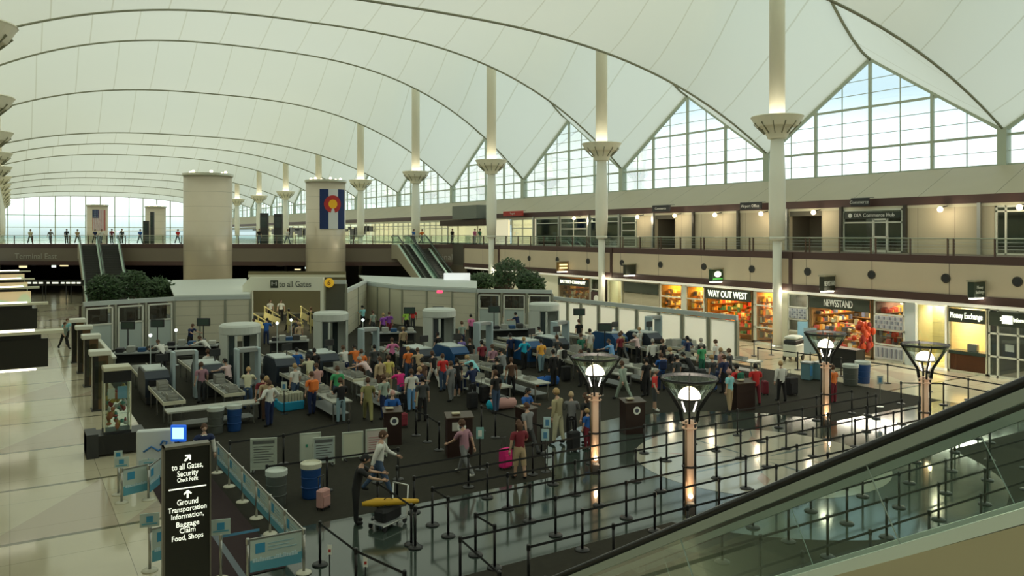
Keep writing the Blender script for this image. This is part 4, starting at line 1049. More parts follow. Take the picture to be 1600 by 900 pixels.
# ================================================================ SECURITY MACHINES
def xray():
    t = thing('xray_machine', 'x', 'x-ray machine', (0, 0, 0))
    b = MB(); b.prism([(-1.2, .35), (-1.2, 1.15), (-.85, 1.42), (.85, 1.42), (1.2, 1.15), (1.2, .35)], 'x', -.5, .5)
    b.build('body', None or M_xr, t)
    MB().box(-.46, .46, -1.22, 1.22, .05, .35).build('plinth', M_dark, t)
    MB().cbox(0, 0, 1.45, .9, 1.6, .08, b=.02).build('top_cover', M_lgrey, t)
    MB().box(-.36, .36, -1.26, -1.19, .62, 1.08).build('tunnel_mouth', M_black, t)
    MB().box(-.36, .36, 1.19, 1.26, .62, 1.08).build('tunnel_mouth', M_black, t)
    m = MB(); m.tube((.3, -.2, 1.45), (.3, -.2, 1.75), .03); m.build('monitor_arm', M_dark, t)
    MB().cbox(.3, -.22, 1.9, .5, .06, .34, b=.02).build('monitor', M_dark, t)
    MB().box(.5, .515, -.9, -.5, .6, 1.1).build('side_label', M_whitelet, t)
    return t
M_xr = mat('xray_navy', (.022, .032, .05), .4); M_xb = mat('xray_blue', (.01, .07, .20), .4); M_xd = mat('xray_charcoal', (.03, .035, .04), .4)
def table():
    t = thing('roller_table', 'x', 'conveyor', (0, 0, 0))
    MB().box(-.38, .38, 0, 4.0, .78, .83).build('bed', mat('belt_green_grey', (.12, .14, .125), .5), t)
    for sx_ in (-.42, .38): MB().box(sx_, sx_ + .04, 0, 4.0, .76, .90).build('edge_rail', mat('table_edge', (.50, .49, .40), .4), t)
    MB().box(-.42, .42, -.05, .0, .76, .90).build('end_rail', M_cream, t)
    ro = MB()
    for i in range(13): ro.tube((-.36, .15 + .3 * i, .85), (.36, .15 + .3 * i, .85), .025, n=6)
    ro.build('rollers', M_steel, t)
    for y in (.3, 2.0, 3.7):
        for x_ in (-.34, .34): MB().box(x_ - .025, x_ + .025, y - .025, y + .025, 0, .78).build('leg', M_steel, t)
    return t
def side_table():
    t = thing('packing_table', 'x', 'table', (0, 0, 0))
    MB().box(-.4, .4, 0, 3.4, .74, .80).build('table_top', mat('table_white', (.42, .43, .38), .4), t)
    for y in (.15, 3.2):
        for x_ in (-.34, .34): MB().box(x_ - .025, x_ + .025, y - .025, y + .025, 0, .74).build('leg', M_steel, t)
    MB().box(-.36, .36, .2, 3.2, .25, .28).build('shelf', M_grey, t)
    return t
lanesX = [5.5, 7.9, 11.3, 13.6, 18.4, 20.3, 25.0, 26.9, 31.3, 33.2]
xm, xt = None, None
sides = ['beside the low stone-side wall', 'left of the nearest body scanner', 'right of the nearest body scanner', 'before the second body scanner', 'left of the mid wall scanner', 'by the third body scanner', 'right of the third body scanner', 'left of the farthest body scanner', 'right of the farthest body scanner', 'nearest the frosted panel wall']
for i, X in enumerate(lanesX):
    if i == 0: o = xray(); xt = tree_of(o)
    else: o = copy_tree(xt)
    my = [39.2, 39.6, 39.6, 40, 38.8, 38.6, 38.4, 38.6, 38.6, 37.6][i]
    o.location = (X, my, 0); o['label'] = 'x-ray baggage machine ' + sides[i]; o['group'] = 'x-ray machines of the checkpoint'
    if i in (5, 6, 8): 
        for c in kids(o):
            if c.name.startswith('body'): c.data = c.data.copy(); c.data.materials[0] = M_xb
    ty = my - 1.35 - 4.05
    if i == 0: q = table(); tt = tree_of(q)
    else: q = copy_tree(tt)
    q.location = (X, ty, 0); q['label'] = 'entry roller table ' + sides[i]; q['group'] = 'entry roller tables'
    q = copy_tree(tt); q.location = (X, my + 1.35, 0); q['label'] = 'exit roller table behind the machine ' + sides[i]; q['group'] = 'exit roller tables'
    if i == 0: q = side_table(); st_ = tree_of(q)
    elif i == 1: continue
    else: q = copy_tree(st_); q.rotation_euler = (0, 0, 0)
    q.location = (X + (-.05 if i else .1), ty - 3.6, 0) if i else (X + .9, 31.6, 0); q['label'] = 'white packing table at the near end of the lane ' + sides[i]; q['group'] = 'white packing tables'
    if i == 0: q.rotation_euler = (0, 0, R(-90)); q.location = (5.0, 32.6, 0)
# trays
def tray():
    m = MB(); m.box(-.28, .28, -.2, .2, 0, .02); m.box(-.28, -.26, -.2, .2, 0, .12); m.box(.26, .28, -.2, .2, 0, .12); m.box(-.28, .28, -.2, -.18, 0, .12); m.box(-.28, .28, .18, .2, 0, .12)
    return m.build('luggage_tray', [mat('tray_grey', (.36, .36, .33), .5)])
tr0 = tray(); rg = random.Random(8); k = 0; used_lab = {}
for i, X in enumerate(lanesX):
    ty = [39.2, 39.6, 39.6, 40, 38.8, 38.6, 38.4, 38.6, 38.6, 37.6][i] - 5.4
    for (yy, n_) in ((ty + .5, 2), (ty + 1.6, 1), (ty + 2.9, 3), (ty - 1.2, 2), (ty - 2.5, 1)):
        if i < 2 and yy < ty: continue
        for s_ in range(n_):
            o = tr0 if k == 0 else tr0.copy()
            if k: COL.objects.link(o)
            onr = yy >= ty
            o.location = (X + (0 if onr else -.05), yy + rg.uniform(-.15, .15) * 0, (.875 if onr else .80) + .122 * s_); o.rotation_euler = (0, 0, R(90)); k += 1
            tag(o, 'grey luggage tray on the %s %s' % ('roller table' if onr else 'packing table', sides[i]), 'tray', 'grey trays of the lane ' + sides[i])
def body_scanner():
    t = thing('body_scanner', 'x', 'body scanner', (0, 0, 0))
    ms = mat('scanner_shell', (.56, .60, .56), .4)
    MB().lathe([(1.0, .0), (1.0, .1)], n=32, sm=False).build('base_plate', M_grey, t)
    MB().lathe([(.93, 2.5), (1.0, 2.55), (1.0, 2.9), (.9, 3.0), (.5, 3.02)], n=32, sm=False).build('top_ring', ms, t)
    for s_ in (-1, 1):
        w_ = MB(); n_ = 8; rs = []
        for i in range(n_ + 1):
            a = R(-28 + 56 * i / n_) + (0 if s_ > 0 else PI)
            rs.append([(r_ * math.cos(a), r_ * math.sin(a), z) for r_, z in ((.78, .1), (.98, .1), (.98, 2.55), (.78, 2.55))])
        w_.rings(rs, 0, True); w_.build('side_pillar', ms, t)
    for s_ in (-1, 1):
        for (a0, a1) in ((30, 52), (128, 150)):
            w_ = MB(); rs = []
            for i in range(5):
                a = R((a0 + (a1 - a0) * i / 4) * s_); rs.append([(r_ * math.cos(a), r_ * math.sin(a), z) for r_, z in ((.86, .1), (.9, .1), (.9, 2.5), (.86, 2.5))])
            w_.rings(rs, 0, True); w_.build('dark_window', mat('scanner_window', (.04, .055, .06), .15), t)
    for q in (-1, 1):
        for s_ in (-1, 1): MB().box(q * .56 - .05, q * .56 + .05, s_ * .74 - .05, s_ * .74 + .05, .1, 2.5).build('door_post', ms, t)
    return t
bs = body_scanner(); bt = tree_of(bs)
for i, (px, zc, lab) in enumerate(((375, 40, 'nearest pale cylindrical body scanner, left of the gate portal'), (517, 46, 'pale body scanner in front of the dark panel'), (686, 48, 'pale body scanner in front of the beige wall with exit light'), (850, 52.0, 'farthest pale body scanner, in front of the mid wall windows'))):
    o = bs if i == 0 else copy_tree(bt); p = at_depth(px, zc); o.location = (*p, 0); o.rotation_euler = (0, 0, R(12)); o['label'] = lab; o['group'] = 'body scanners'
def arch():
    t = thing('metal_detector', 'x', 'metal detector', (0, 0, 0)); ms = mat('detector_pale_blue', (.42, .52, .56), .4)
    for s_ in (-1, 1): MB().cbox(s_ * .48, 0, 1.1, .14, .6, 2.2, b=.03).build('side_panel', ms, t)
    MB().cbox(0, 0, 2.12, .82, .5, .2, b=.02).build('crossbar', M_grey, t)
    for s_ in (-1, 1): MB().box(s_ * .48 - .1, s_ * .48 + .1, -.34, .34, 0, .05).build('foot', M_dark, t)
    return t
ar = arch(); at_ = tree_of(ar)
for i, (px, zc, lab) in enumerate(((362, 37.6, 'small walk-through metal detector just before the nearest body scanner'), (576, 45, 'walk-through metal detector right of the second body scanner'), (755, 48, 'walk-through metal detector left of the mid wall windows'), (875, 48.5, 'walk-through metal detector before the farthest body scanner'), (1021, 51.5, 'walk-through metal detector against the frosted panel wall'), (214, 36.5, 'walk-through metal detector behind the glass showcase'))):
    o = ar if i == 0 else copy_tree(at_); p = at_depth(px, zc) if i not in (0, 5) else ((9.35, 38.0) if i == 0 else (6.7, 38.6)); o.location = (*p, 0); o['label'] = lab; o['group'] = 'metal detectors'; o.rotation_euler = (0, 0, R(8 if i not in (0, 5) else 0))
# tall pale posts with beacons among the lanes, and hung monitors
def beacon():
    t = thing('beacon_post', 'x', 'post', (0, 0, 0))
    MB().lathe([(.16, 0), (.16, .03), (.03, .05), (.03, 1.9)], n=12, sm=False).build('pole', M_lgrey, t)
    MB().sphere((0, 0, 2.0), .09).build('lamp', mat('beacon_lit', (.9, 1, .95), .4, emit=2.5, ecol=(.9, 1, .95)), t); return t
bc = beacon(); bct = tree_of(bc)
for i, (px, py, lab) in enumerate(((235, 524, 'under the booth windows'), (275, 516, 'left of the beige wall posts'), (433, 505, 'in front of the gate passage'), (455, 500, 'at the right of the gate passage'), (567, 500, 'beside the second body scanner'))):
    o = bc if i == 0 else copy_tree(bct); q = F(px, py, 2.0); o.location = (*q, 0); o['label'] = 'thin pale post with small round light ' + lab; o['group'] = 'beacon posts'
def mon():
    t = thing('standing_monitor', 'x', 'monitor', (0, 0, 0))
    MB().lathe([(.28, 0), (.28, .03), (.035, .05), (.035, 1.7)], n=12, sm=False).build('stand', M_dark, t)
    MB().cbox(0, 0, 1.85, .85, .1, .5, b=.02).build('screen', M_dark, t); MB().box(-.36, .36, -.06, -.05, 1.66, 2.04).build('display', mat('dim_display', (.06, .09, .08), .2), t)
    return t
mo = mon(); mot = tree_of(mo)
for i, (px, py, lab) in enumerate(((200, 502, 'behind the middle booth window'), (246, 499, 'near the right booth window'), (318, 497, 'at the foot of the beige wall left of the gate'), (640, 480, 'by the cream folding wall'), (685, 479, 'above the third body scanner'), (772, 478, 'before the left mid wall window'), (905, 482, 'by the low frosted panels'), (945, 505, 'over the blue machine by the frosted wall'))):
    o = mo if i == 0 else copy_tree(mot); q = F(px, py, 2.1); o.location = (*q, 0); o.rotation_euler = (0, 0, -TH); o['label'] = 'dark monitor on a stand ' + lab; o['group'] = 'standing monitors'
# dark storage racks against the wall
for i, (px, py, wd, lab) in enumerate(((222, 545, 3.0, 'dark cluttered equipment bench under the booth windows'), (300, 535, 3.0, 'dark equipment bench by the beige wall'), (452, 528, 2.4, 'dark equipment desk in front of the gate passage'), (615, 515, 3.0, 'dark equipment desk by the cream folding wall'), (800, 510, 3.0, 'dark equipment desk under the mid wall windows'), (1066, 534, 2.0, 'long grey equipment bench along the frosted wall'))):
    q = F(px, py, .95); t = thing('equipment_bench', lab, 'bench', (*q, 0), -.3)
    MB().box(-wd / 2, wd / 2, -.4, .4, .72, .8).build('bench_top', M_grey, t)
    for a in (-wd / 2 + .08, wd / 2 - .08):
        for b_ in (-.34, .34): MB().box(a - .03, a + .03, b_ - .03, b_ + .03, 0, .72).build('leg', M_dark, t)
    MB().box(-wd / 2 + .1, wd / 2 - .1, .3, .36, .1, .72).build('back_panel', M_dark, t)
    rq = random.Random(i + 40)
    for k in range(5):
        c = [(.02, .02, .025), (.35, .36, .33), (.02, .08, .2), (.05, .05, .05), (.5, .5, .45)][k]
        x_ = -wd / 2 + .35 + k * (wd - .7) / 4
        bx_ = MB().cbox(0, 0, .17, .42, .45, .34 if k % 2 else .24, b=.03) if k % 2 else MB().cbox(0, 0, .12, .42, .45, .24, b=.03)
        o = bx_.build('equipment_case', mat('case_%d' % k, c, .5), None, (q[0] + x_ * math.cos(-.3), q[1] + x_ * math.sin(-.3), .80))
        o.rotation_euler = (0, 0, -.3); tag(o, '%s box on the %s' % (['small black', 'tall grey', 'small navy', 'tall black', 'small pale'][k], lab), 'box', 'boxes on the equipment benches')
# ================================================================ TORCHERE LAMPS
def torchere():
    t = thing('torchere_lamp', 'x', 'lamp', (0, 0, 0))
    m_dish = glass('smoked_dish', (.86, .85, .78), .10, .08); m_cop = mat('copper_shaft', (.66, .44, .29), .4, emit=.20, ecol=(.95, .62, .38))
    MB().lathe([(.66, 3.42), (.745, 3.60), (.735, 3.61), (.65, 3.42), (.66, 3.42)], n=40, sm=False, caps=False).build('dish', glass('smoked_rim', (.66, .66, .56), .12, .15), t)
    MB().lathe([(.71, 3.57), (.76, 3.60), (.76, 3.65), (.71, 3.65), (.71, 3.57)], n=40, sm=False, caps=False).build('dish_rim', M_dark, t)
    MB().lathe([(.30, 3.02), (.66, 3.42)], n=40, sm=False, caps=False).build('lower_bowl', m_dish, t)
    MB().sphere((0, 0, 3.10), .30, .30, .30, n=24, m=8, t0=.5).build('dome_light', mat('dome_glow', (1, .9, .75), .5, emit=4, ecol=(1, .90, .76)), t)
    MB().lathe([(.29, 3.05), (.29, 3.09)], n=24, sm=False).build('dome_plate', M_dark, t)
    for k in range(4):
        a = PI / 4 + k * PI / 2; c, s_ = math.cos(a), math.sin(a)
        g = MB(); g.beam((.78 * c, .78 * s_, 3.66), (.24 * c, .24 * s_, 2.78), .035, .09); g.beam((.24 * c, .24 * s_, 2.78), (.19 * c, .19 * s_, 2.45), .05, .09); g.build('arm', M_black, t)
    for s_ in (-1, 1):
        MB().tube((s_ * .20 * CT, s_ * -.20 * ST, 3.0), (s_ * .11 * CT, s_ * -.11 * ST, 2.72), .022).build('slim_light', mat('slim_glow', (1, .95, .9), .5, emit=2.2, ecol=(1, .93, .85)), t)
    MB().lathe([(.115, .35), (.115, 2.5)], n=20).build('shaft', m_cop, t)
    for k in range(4):
        a = k * PI / 2 + .25; MB().tube((.175 * math.cos(a), .175 * math.sin(a), 0), (.175 * math.cos(a), .175 * math.sin(a), 2.5), .03, n=8).build('rod', M_black if k % 2 else mat('bronze_rod', (.30, .2, .13), .3, .5), t)
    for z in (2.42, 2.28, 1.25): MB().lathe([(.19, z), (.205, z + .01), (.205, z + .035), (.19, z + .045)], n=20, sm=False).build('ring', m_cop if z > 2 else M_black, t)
    for s_ in (-1, 1): MB().sphere((s_ * .24 * CT, -s_ * .24 * ST, 2.44), .028, n=8, m=6).build('finial', M_whitelet, t)
    MB().lathe([(.21, 0), (.21, .30), (.16, .36)], n=4, sm=False).build('base', M_dark, t)
    MB().sphere((-.10 * ST, -.12 * CT, .50), .065, n=10, m=8).build('foot_light', mat('foot_glow', (1, .8, .5), .5, emit=8, ecol=(1, .82, .55)), t)
    return t
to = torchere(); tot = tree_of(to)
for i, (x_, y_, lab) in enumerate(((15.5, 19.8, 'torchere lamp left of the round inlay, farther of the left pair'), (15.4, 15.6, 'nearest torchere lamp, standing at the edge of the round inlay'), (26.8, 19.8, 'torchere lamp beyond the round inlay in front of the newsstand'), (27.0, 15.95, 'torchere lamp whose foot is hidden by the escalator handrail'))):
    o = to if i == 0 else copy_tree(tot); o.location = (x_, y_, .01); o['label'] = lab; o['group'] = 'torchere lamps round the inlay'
    ld = bpy.data.lights.new('foot_light', 'POINT'); ld.energy = 9; ld.color = (1, .72, .42); ld.shadow_soft_size = .05
    lo = bpy.data.objects.new('foot_light', ld); lo.location = (x_ - .30 * ST - .05, y_ - .36 * CT, .55); COL.objects.link(lo)
    ld = bpy.data.lights.new('dome_light', 'POINT'); ld.energy = 45; ld.color = (1, .88, .7); ld.shadow_soft_size = .2
    lo = bpy.data.objects.new('dome_light', ld); lo.location = (x_, y_, 3.5); COL.objects.link(lo)

# ================================================================ BELT BARRIERS
m_belt = mat('black_belt', (.014, .014, .015), .7)
def stanchion(name='belt_stanchion', pole=M_black, base=M_black, bm=m_belt, r=.032):
    t = thing(name, 'x', 'stanchion', (0, 0, 0))
    MB().lathe([(.175, 0), (.175, .015), (.15, .035), (.05, .05)], n=20).build('base', base, t)
    MB().lathe([(r, .04), (r, .95)], n=10).build('pole', pole, t)
    MB().lathe([(r * 1.35, .86), (r * 1.35, .97), (r * .9, .99)], n=10, sm=False).build('head', pole, t)
    return t
sp_ = stanchion(); spt = tree_of(sp_)
belt_me = MB().box(0, 1, -.003, .003, .895, .950).build('belt', m_belt); first_belt = [belt_me]
used_first = [False]
def put_post(x, y, label, group, src=None):
    if src is None:
        if not used_first[0]: o = sp_; used_first[0] = True
        else: o = copy_tree(spt)
    else: o = copy_tree(src)
    o.location = (x, y, .01); o['label'] = label; o['group'] = group
    return o
def put_belt(o, dx, dy, mesh=None):
    """the belt drawn from post o to the next one, a part of o"""
    if mesh is None and first_belt: b = first_belt.pop()
    else:
        b = bpy.data.objects.new('belt', mesh or belt_me.data); COL.objects.link(b)
    b.parent = o; b.rotation_euler = (0, 0, math.atan2(dy, dx) - o.rotation_euler.z); b.scale = (math.hypot(dx, dy), 1, 1)
    return b
GX = [9.2 + 2.28 * k for k in range(11)]
rows = [(20.7, 0, 9, 'farthest row of the maze, next to the podiums'), (19.6, 0, 9, 'second farthest row of the maze'), (18.5, 0, 9, 'maze row behind the inlay centre, third from the podiums'), (17.4, -1, 9, 'maze row crossing the inlay, fourth from the podiums'),
        (16.25, 0, 9, 'maze row at the inlay front, fifth from the podiums'), (15.15, -1, 9, 'maze row before the nearest torchere, sixth from the podiums'), (14.0, 0, 8, 'maze row meeting the escalator handrail, seventh from the podiums'),
        (12.9, 1, 8, 'third nearest maze row, seen through the escalator glass'), (11.8, 1, 8, 'second nearest maze row, seen through the escalator glass'), (10.72, 1, 8, 'nearest maze row, seen through the escalator glass')]
for y, k0, k1, lab in rows:
    xs_ = ([8.2] if k0 < 0 else []) + GX[max(k0, 0):k1 + 1]
    if k0 < 0: xs_ = [8.2] + GX[1:k1 + 1]
    xs_ = [x_ for x_ in xs_ if all(math.hypot(x_ - a, y - b) > .75 for a, b in ((15.5, 19.8), (15.4, 15.6), (26.8, 19.8), (27.0, 15.95)))]
    prev = None
    for i, x_ in enumerate(xs_):
        dup_ = (abs(x_ - 16.04) < .1 and y in (15.15, 19.6)) or (abs(x_ - 27.44) < .1 and y in (16.25, 19.6))
        o = put_post(x_, y, 'black belt stanchion in the ' + lab, 'stanchions of the ' + lab)
        if i < len(xs_) - 1: put_belt(o, xs_[i + 1] - x_, 0)
def polyline(pts, label, group, closed_last=True, src=None, mesh=None):
    last = None
    for i, (x_, y_) in enumerate(pts):
        o = put_post(x_, y_, label, group, src)
        if i < len(pts) - 1: put_belt(o, pts[i + 1][0] - x_, pts[i + 1][1] - y_, mesh)
        last = o
    return last
for (xa, ya, yb) in ((9.2, 17.62, 18.5), (9.2, 15.38, 16.25)):
    o = put_post(xa, ya, 'black belt stanchion closing a lane end at the left side of the maze', 'stanchions closing the left lane ends'); put_belt(o, 0, yb - ya)
polyline([(8.2, 19.7), (8.2, 17.62)], 'black belt stanchion at the far left corner of the maze', 'stanchions of the left maze edge')
o = put_post(8.0, 13.2, 'black belt stanchion at the near left corner of the maze', 'stanchions of the left maze edge'); put_belt(o, .2, 1.95)
for x_, y0_, y1_ in ((29.72, 19.6, 20.7), (29.72, 17.4, 18.5), (29.72, 15.15, 16.25)):
    o = put_post(x_ + .25, (y0_ + y1_) / 2, 'black belt stanchion closing a lane end at the right side of the maze', 'stanchions closing the right lane ends')
def pp_(lst): return [F(a, b, .97) for a, b in lst]
polyline(pp_([(359, 690), (443, 679), (545, 657)]), 'black belt stanchion behind the framed notices, far line', 'stanchions behind the notices')
polyline(pp_([(417, 727), (511, 715), (590, 704), (622, 700)]), 'black belt stanchion in front of the framed notices', 'stanchions before the notices')
polyline(pp_([(650, 640), (668, 649), (686, 660)]), 'black belt stanchion between the two brown podiums', 'stanchions between the podiums')
polyline(pp_([(752, 634), (774, 643), (846, 664)]), 'black belt stanchion right of the square-topped podium', 'stanchions right of the second podium')
polyline(pp_([(500, 816), (556, 858), (632, 893)]), 'black belt stanchion in the short line beside the blue banner', 'stanchions beside the blue banner')
polyline([(36.4, 31.4), (36.7, 28.9), (37.0, 26.4), (37.2, 23.9), (36.9, 21.6), (36.6, 19.6), (36.4, 17.4), (36.2, 15.2)], 'black belt stanchion in the line along the shop floor', 'stanchions along the shop floor')
polyline([(33.2, 20.7), (34.6, 19.6), (34.4, 17.6), (34.2, 15.4)], 'black belt stanchion in the inner line near the shop floor', 'stanchions of the inner line')
polyline([(38.6, 33.6), (39.8, 33.3)], 'black belt stanchion on the tan floor before the souvenir shop', 'stanchions before the souvenir shop')
# small notices on maze posts
for i, (px, py, c) in enumerate(((750, 672, (.25, .50, .50)), (852, 675, (.45, .65, .70)), (855, 655, (.5, .68, .72)), (444, 598, (.6, .68, .6)), (1375, 588, (.45, .5, .5)))):
    q = F(px, py + 8, 1.1); t = thing('post_notice', ['teal notice on a post between podium and maze', 'small blue and white notice on a post behind the maze', 'larger pale blue notice above the small one behind the maze', 'pale notice on a post before the second lane tables', 'grey notice on a thin stand near the shop floor'][i], 'notice', (*q, 0), -TH)
    MB().lathe([(.15, 0), (.15, .02), (.02, .03), (.02, 1.0)], n=12, sm=False).build('stand', M_black if i < 4 else M_steel, t)
    MB().cbox(0, 0, 1.17, .24, .02, .36).build('notice_sheet', mat('notice_%d' % i, c, .6), t)
    MB().cbox(0, -.015, 1.16, .12, .01, .2).build('notice_mark', M_whitelet if i < 1 else mat('notice_blue', (.08, .25, .45), .6), t)

# ================================================================ BANNER BARRIERS ON THE LEFT
m_silv = mat('silver_pole', (.45, .45, .42), .3, .8); m_domeb = mat('cream_base', (.62, .60, .48), .35)
sb = stanchion('banner_stanchion', m_silv, m_domeb); sbt = tree_of(sb)
m_bw = mat('banner_white', (.50, .60, .56), .6); m_bb = mat('banner_blue', (.12, .38, .50), .6); m_bl = mat('banner_logo', (.05, .30, .52), .6)
def banner(o, L, ang, h=.62, zt=.93, logo=True, words=None):
    b = MB(); b.box(.05, L - .05, -.006, .006, zt - h, zt, 0); 
    root = b.build('banner', m_bw, o, (0, 0, 0), (0, 0, ang - o.rotation_euler.z))
    MB().box(.05, L - .05, -.012, .012, zt - h - .02, zt - h * .66).build('banner_blue_band', m_bb, root)
    sk = MB(); rg = random.Random(int(L * 1000)); x_ = .1
    while x_ < L - .16:
        wd = rg.uniform(.025, .06); hh = rg.uniform(.03, .10); sk.box(x_, x_ + wd, -.016, .016, zt - h * .66 - .045, zt - h * .66 - .045 + hh, 0); x_ += wd + .006
    sk.build('banner_skyline', mat('banner_pale', (.55, .72, .78), .6), root)
    if logo:
        MB().box(.16, .16 + .20, -.014, .014, zt - .30, zt - .09).build('banner_logo', m_bl, root)
        wl_ = MB()
        for k in range(3): wl_.box(.42, min(L - .12, .42 + (.55, .45, .62)[k]), -.013, .013, zt - .14 - k * .07, zt - .115 - k * .07)
        if L > .9: wl_.build('banner_lines', mat('banner_text_grey', (.32, .48, .52), .6), root)
    MB().box(0, L, -.015, .015, zt, zt + .035).build('banner_rail', m_silv, root)
    return root
by = [26.1, 24.5, 22.9, 21.4, 20.1, 18.8, 17.4]
first = True
for i, y in enumerate(by):
    o = copy_tree(sbt); o.location = (5.5, y, .01); o['label'] = 'silver stanchion with blue and white banner, %s of the slanting line from the near corner' % ['seventh', 'sixth', 'fifth', 'fourth', 'third', 'second', 'first'][i]; o['group'] = 'banner stanchions of the slanting line'
    if i < len(by) - 1: banner(o, y - by[i + 1], -PI / 2)
sb.location = (4.3, 17.45, .01); tag(sb, 'silver stanchion holding the large banner with logo square nearest the camera', 'stanchion'); banner(sb, 1.2, math.atan2(-.05, 1.2), .66)
def sign_post(px, py, label, w_=.34, h_=.22, ban=None):
    q = F(px, py); o = copy_tree(sbt); o.location = (*q, .0); o.rotation_euler = (0, 0, -TH * .4); o['label'] = label; o['category'] = 'stanchion'
    MB().cbox(0, -.02, 1.14, w_, .02, h_).build('sign_plate', m_bw, o); MB().cbox(0, -.035, 1.16, h_ * .45, .01, h_ * .45).build('sign_mark', m_bl, o); MB().cbox(0, -.035, 1.055, w_ * .8, .01, .03).build('sign_strip', m_bb, o)
    if ban: banner(o, ban[0], ban[1], .7, .9)
    return o
sign_post(185, 773, 'silver post with small square sign beside the black showcase plinth', .22, .26)
sign_post(190, 786, 'silver post with small blue-marked sign and hanging banner left of the kiosk', .36, .28, (.85, R(18)))
sign_post(232, 781, 'silver post at the end of the hanging banner before the white kiosk', .3, .05, (.9, R(62)))
sign_post(234, 892, 'silver post with white sign plate directly left of the black totem', .40, .30, (.62, R(12)))
q = F(345, 905); o = sign_post(345, 905, 'silver post with white sign plate directly right of the black totem', .40, .34)
put = put_belt(o, .82, -.02, MB().box(0, 1, -.003, .003, .895, .950).build('belt', mat('blue_belt', (.10, .30, .50), .6)).data)
for ob in [b for b in COL.objects if b.type == 'MESH' and b.name.split('.')[0] == 'belt' and b.parent is None]: bpy.data.objects.remove(ob)
# runners
tag(MB().box(4.38, 5.25, 17.9, 27.5, .008, .02).build('floor_runner', mat('burgundy_runner', (.035, .018, .02), .95)), 'long burgundy runner inside the slanting banner line', 'rug')
tag(MB().box(3.55, 4.24, 17.9, 27.5, .008, .02).build('floor_runner', MATS['burgundy_runner']), 'burgundy runner behind the black totem', 'rug')
struct(MB().box(4.24, 4.38, 17.2, 27.5, .003, .021).build('trim_900', mat('blue_grey_strip', (.10, .13, .16), .5)))
# totem
q = at_depth(292, 16.5); t = thing('direction_totem', 'black lit totem lettered to all Gates, Security, Ground Transportation', 'sign', (*q, 0), R(-2))
MB().box(-.43, .43, -.10, .10, .0, 3.12).build('body', mat('totem_black', (.012, .013, .010), .35), t)
fr = MB(); fr.box(-.47, -.43, -.13, .13, 0, 3.17); fr.box(.43, .455, -.13, .13, 0, 3.17); fr.box(-.47, .455, -.13, .13, 3.12, 3.17); fr.build('edge_frame', mat('totem_edge', (.16, .15, .12), .4), t)
for s_, z, wd, sz in (('to all Gates,', 2.73, .60, .17), ('Security', 2.585, .40, .17), ('Check Point', 2.46, .40, .12), ('Ground', 2.00, .40, .17), ('Transportation', 1.86, .74, .15), ('Information,', 1.72, .62, .15), ('Baggage', 1.55, .44, .15), ('Claim', 1.42, .30, .15), ('Food, Shops', 1.275, .60, .15)):
    text('lettering', s_, sz, M_signlit, t, (0, -.104, z), (R(90), 0, 0), .004, fit=wd)
MB().box(-.36, .36, -.106, -.10, 2.275, 2.30).build('divider_line', M_signlit, t)
def arrow(z, ang, nm='arrow'):
    a = MB(); c, s_ = math.cos(ang), math.sin(ang)
    def rt(u, v): return (u * c - v * s_, -.108, z + u * s_ + v * c)
    a.beam(rt(-.08, 0), rt(.06, 0), .035, .012, up=(0, 1, 0)); a.beam(rt(.07, 0), rt(0, .07), .03, .012, up=(0, 1, 0)); a.beam(rt(.07, 0), rt(0, -.07), .03, .012, up=(0, 1, 0))
    a.build(nm, M_signlit, t)
arrow(2.90, R(45)); arrow(2.16, R(90))
# white kiosk with monitor
q = at_depth(243, 24.6); t = thing('info_kiosk', 'tall white kiosk panel with blue swoosh left of the black totem', 'kiosk', (*q, 0), -.25)
zt = EYE - (672 - HY) / FPX * 24.6
MB().cbox(0, 0, zt / 2 + .02, 1.05, .3, zt, b=.03).build('cabinet', mat('kiosk_white', (.68, .72, .72), .4), t)
sw = MB(); sw.path([(-.32, -.17, .85), (-.1, -.17, 1.0), (.1, -.17, .86), (.3, -.17, .98), (.34, -.17, 1.12), (.22, -.17, 1.15), (.15, -.17, 1.02)], .03, 6); sw.build('swoosh', mat('swoosh_blue', (.05, .22, .55), .5), t)
MB().cbox(0, -.155, .35, .9, .02, .5).build('lower_graphic', mat('kiosk_pale_blue', (.50, .62, .66), .5), t)
q = at_depth(279, 23.9); t = thing('kiosk_monitor', 'glowing blue monitor standing beside the white kiosk', 'monitor', (*q, 0), -TH)
zb = EYE - (690 - HY) / FPX * 23.9
MB().lathe([(.22, 0), (.22, .03), (.04, .05), (.04, zb + .1)], n=12, sm=False).build('stand', M_dark, t)
MB().cbox(0, 0, zb + .25, .46, .08, .50, b=.02).build('screen_case', mat('blue_case', (.02, .10, .7), .4, emit=.5, ecol=(.02, .2, 1)), t)
MB().cbox(0, -.045, zb + .26, .33, .01, .33).build('display', mat('screen_glow', (.5, .8, 1), .4, emit=1.3, ecol=(.45, .8, 1)), t)
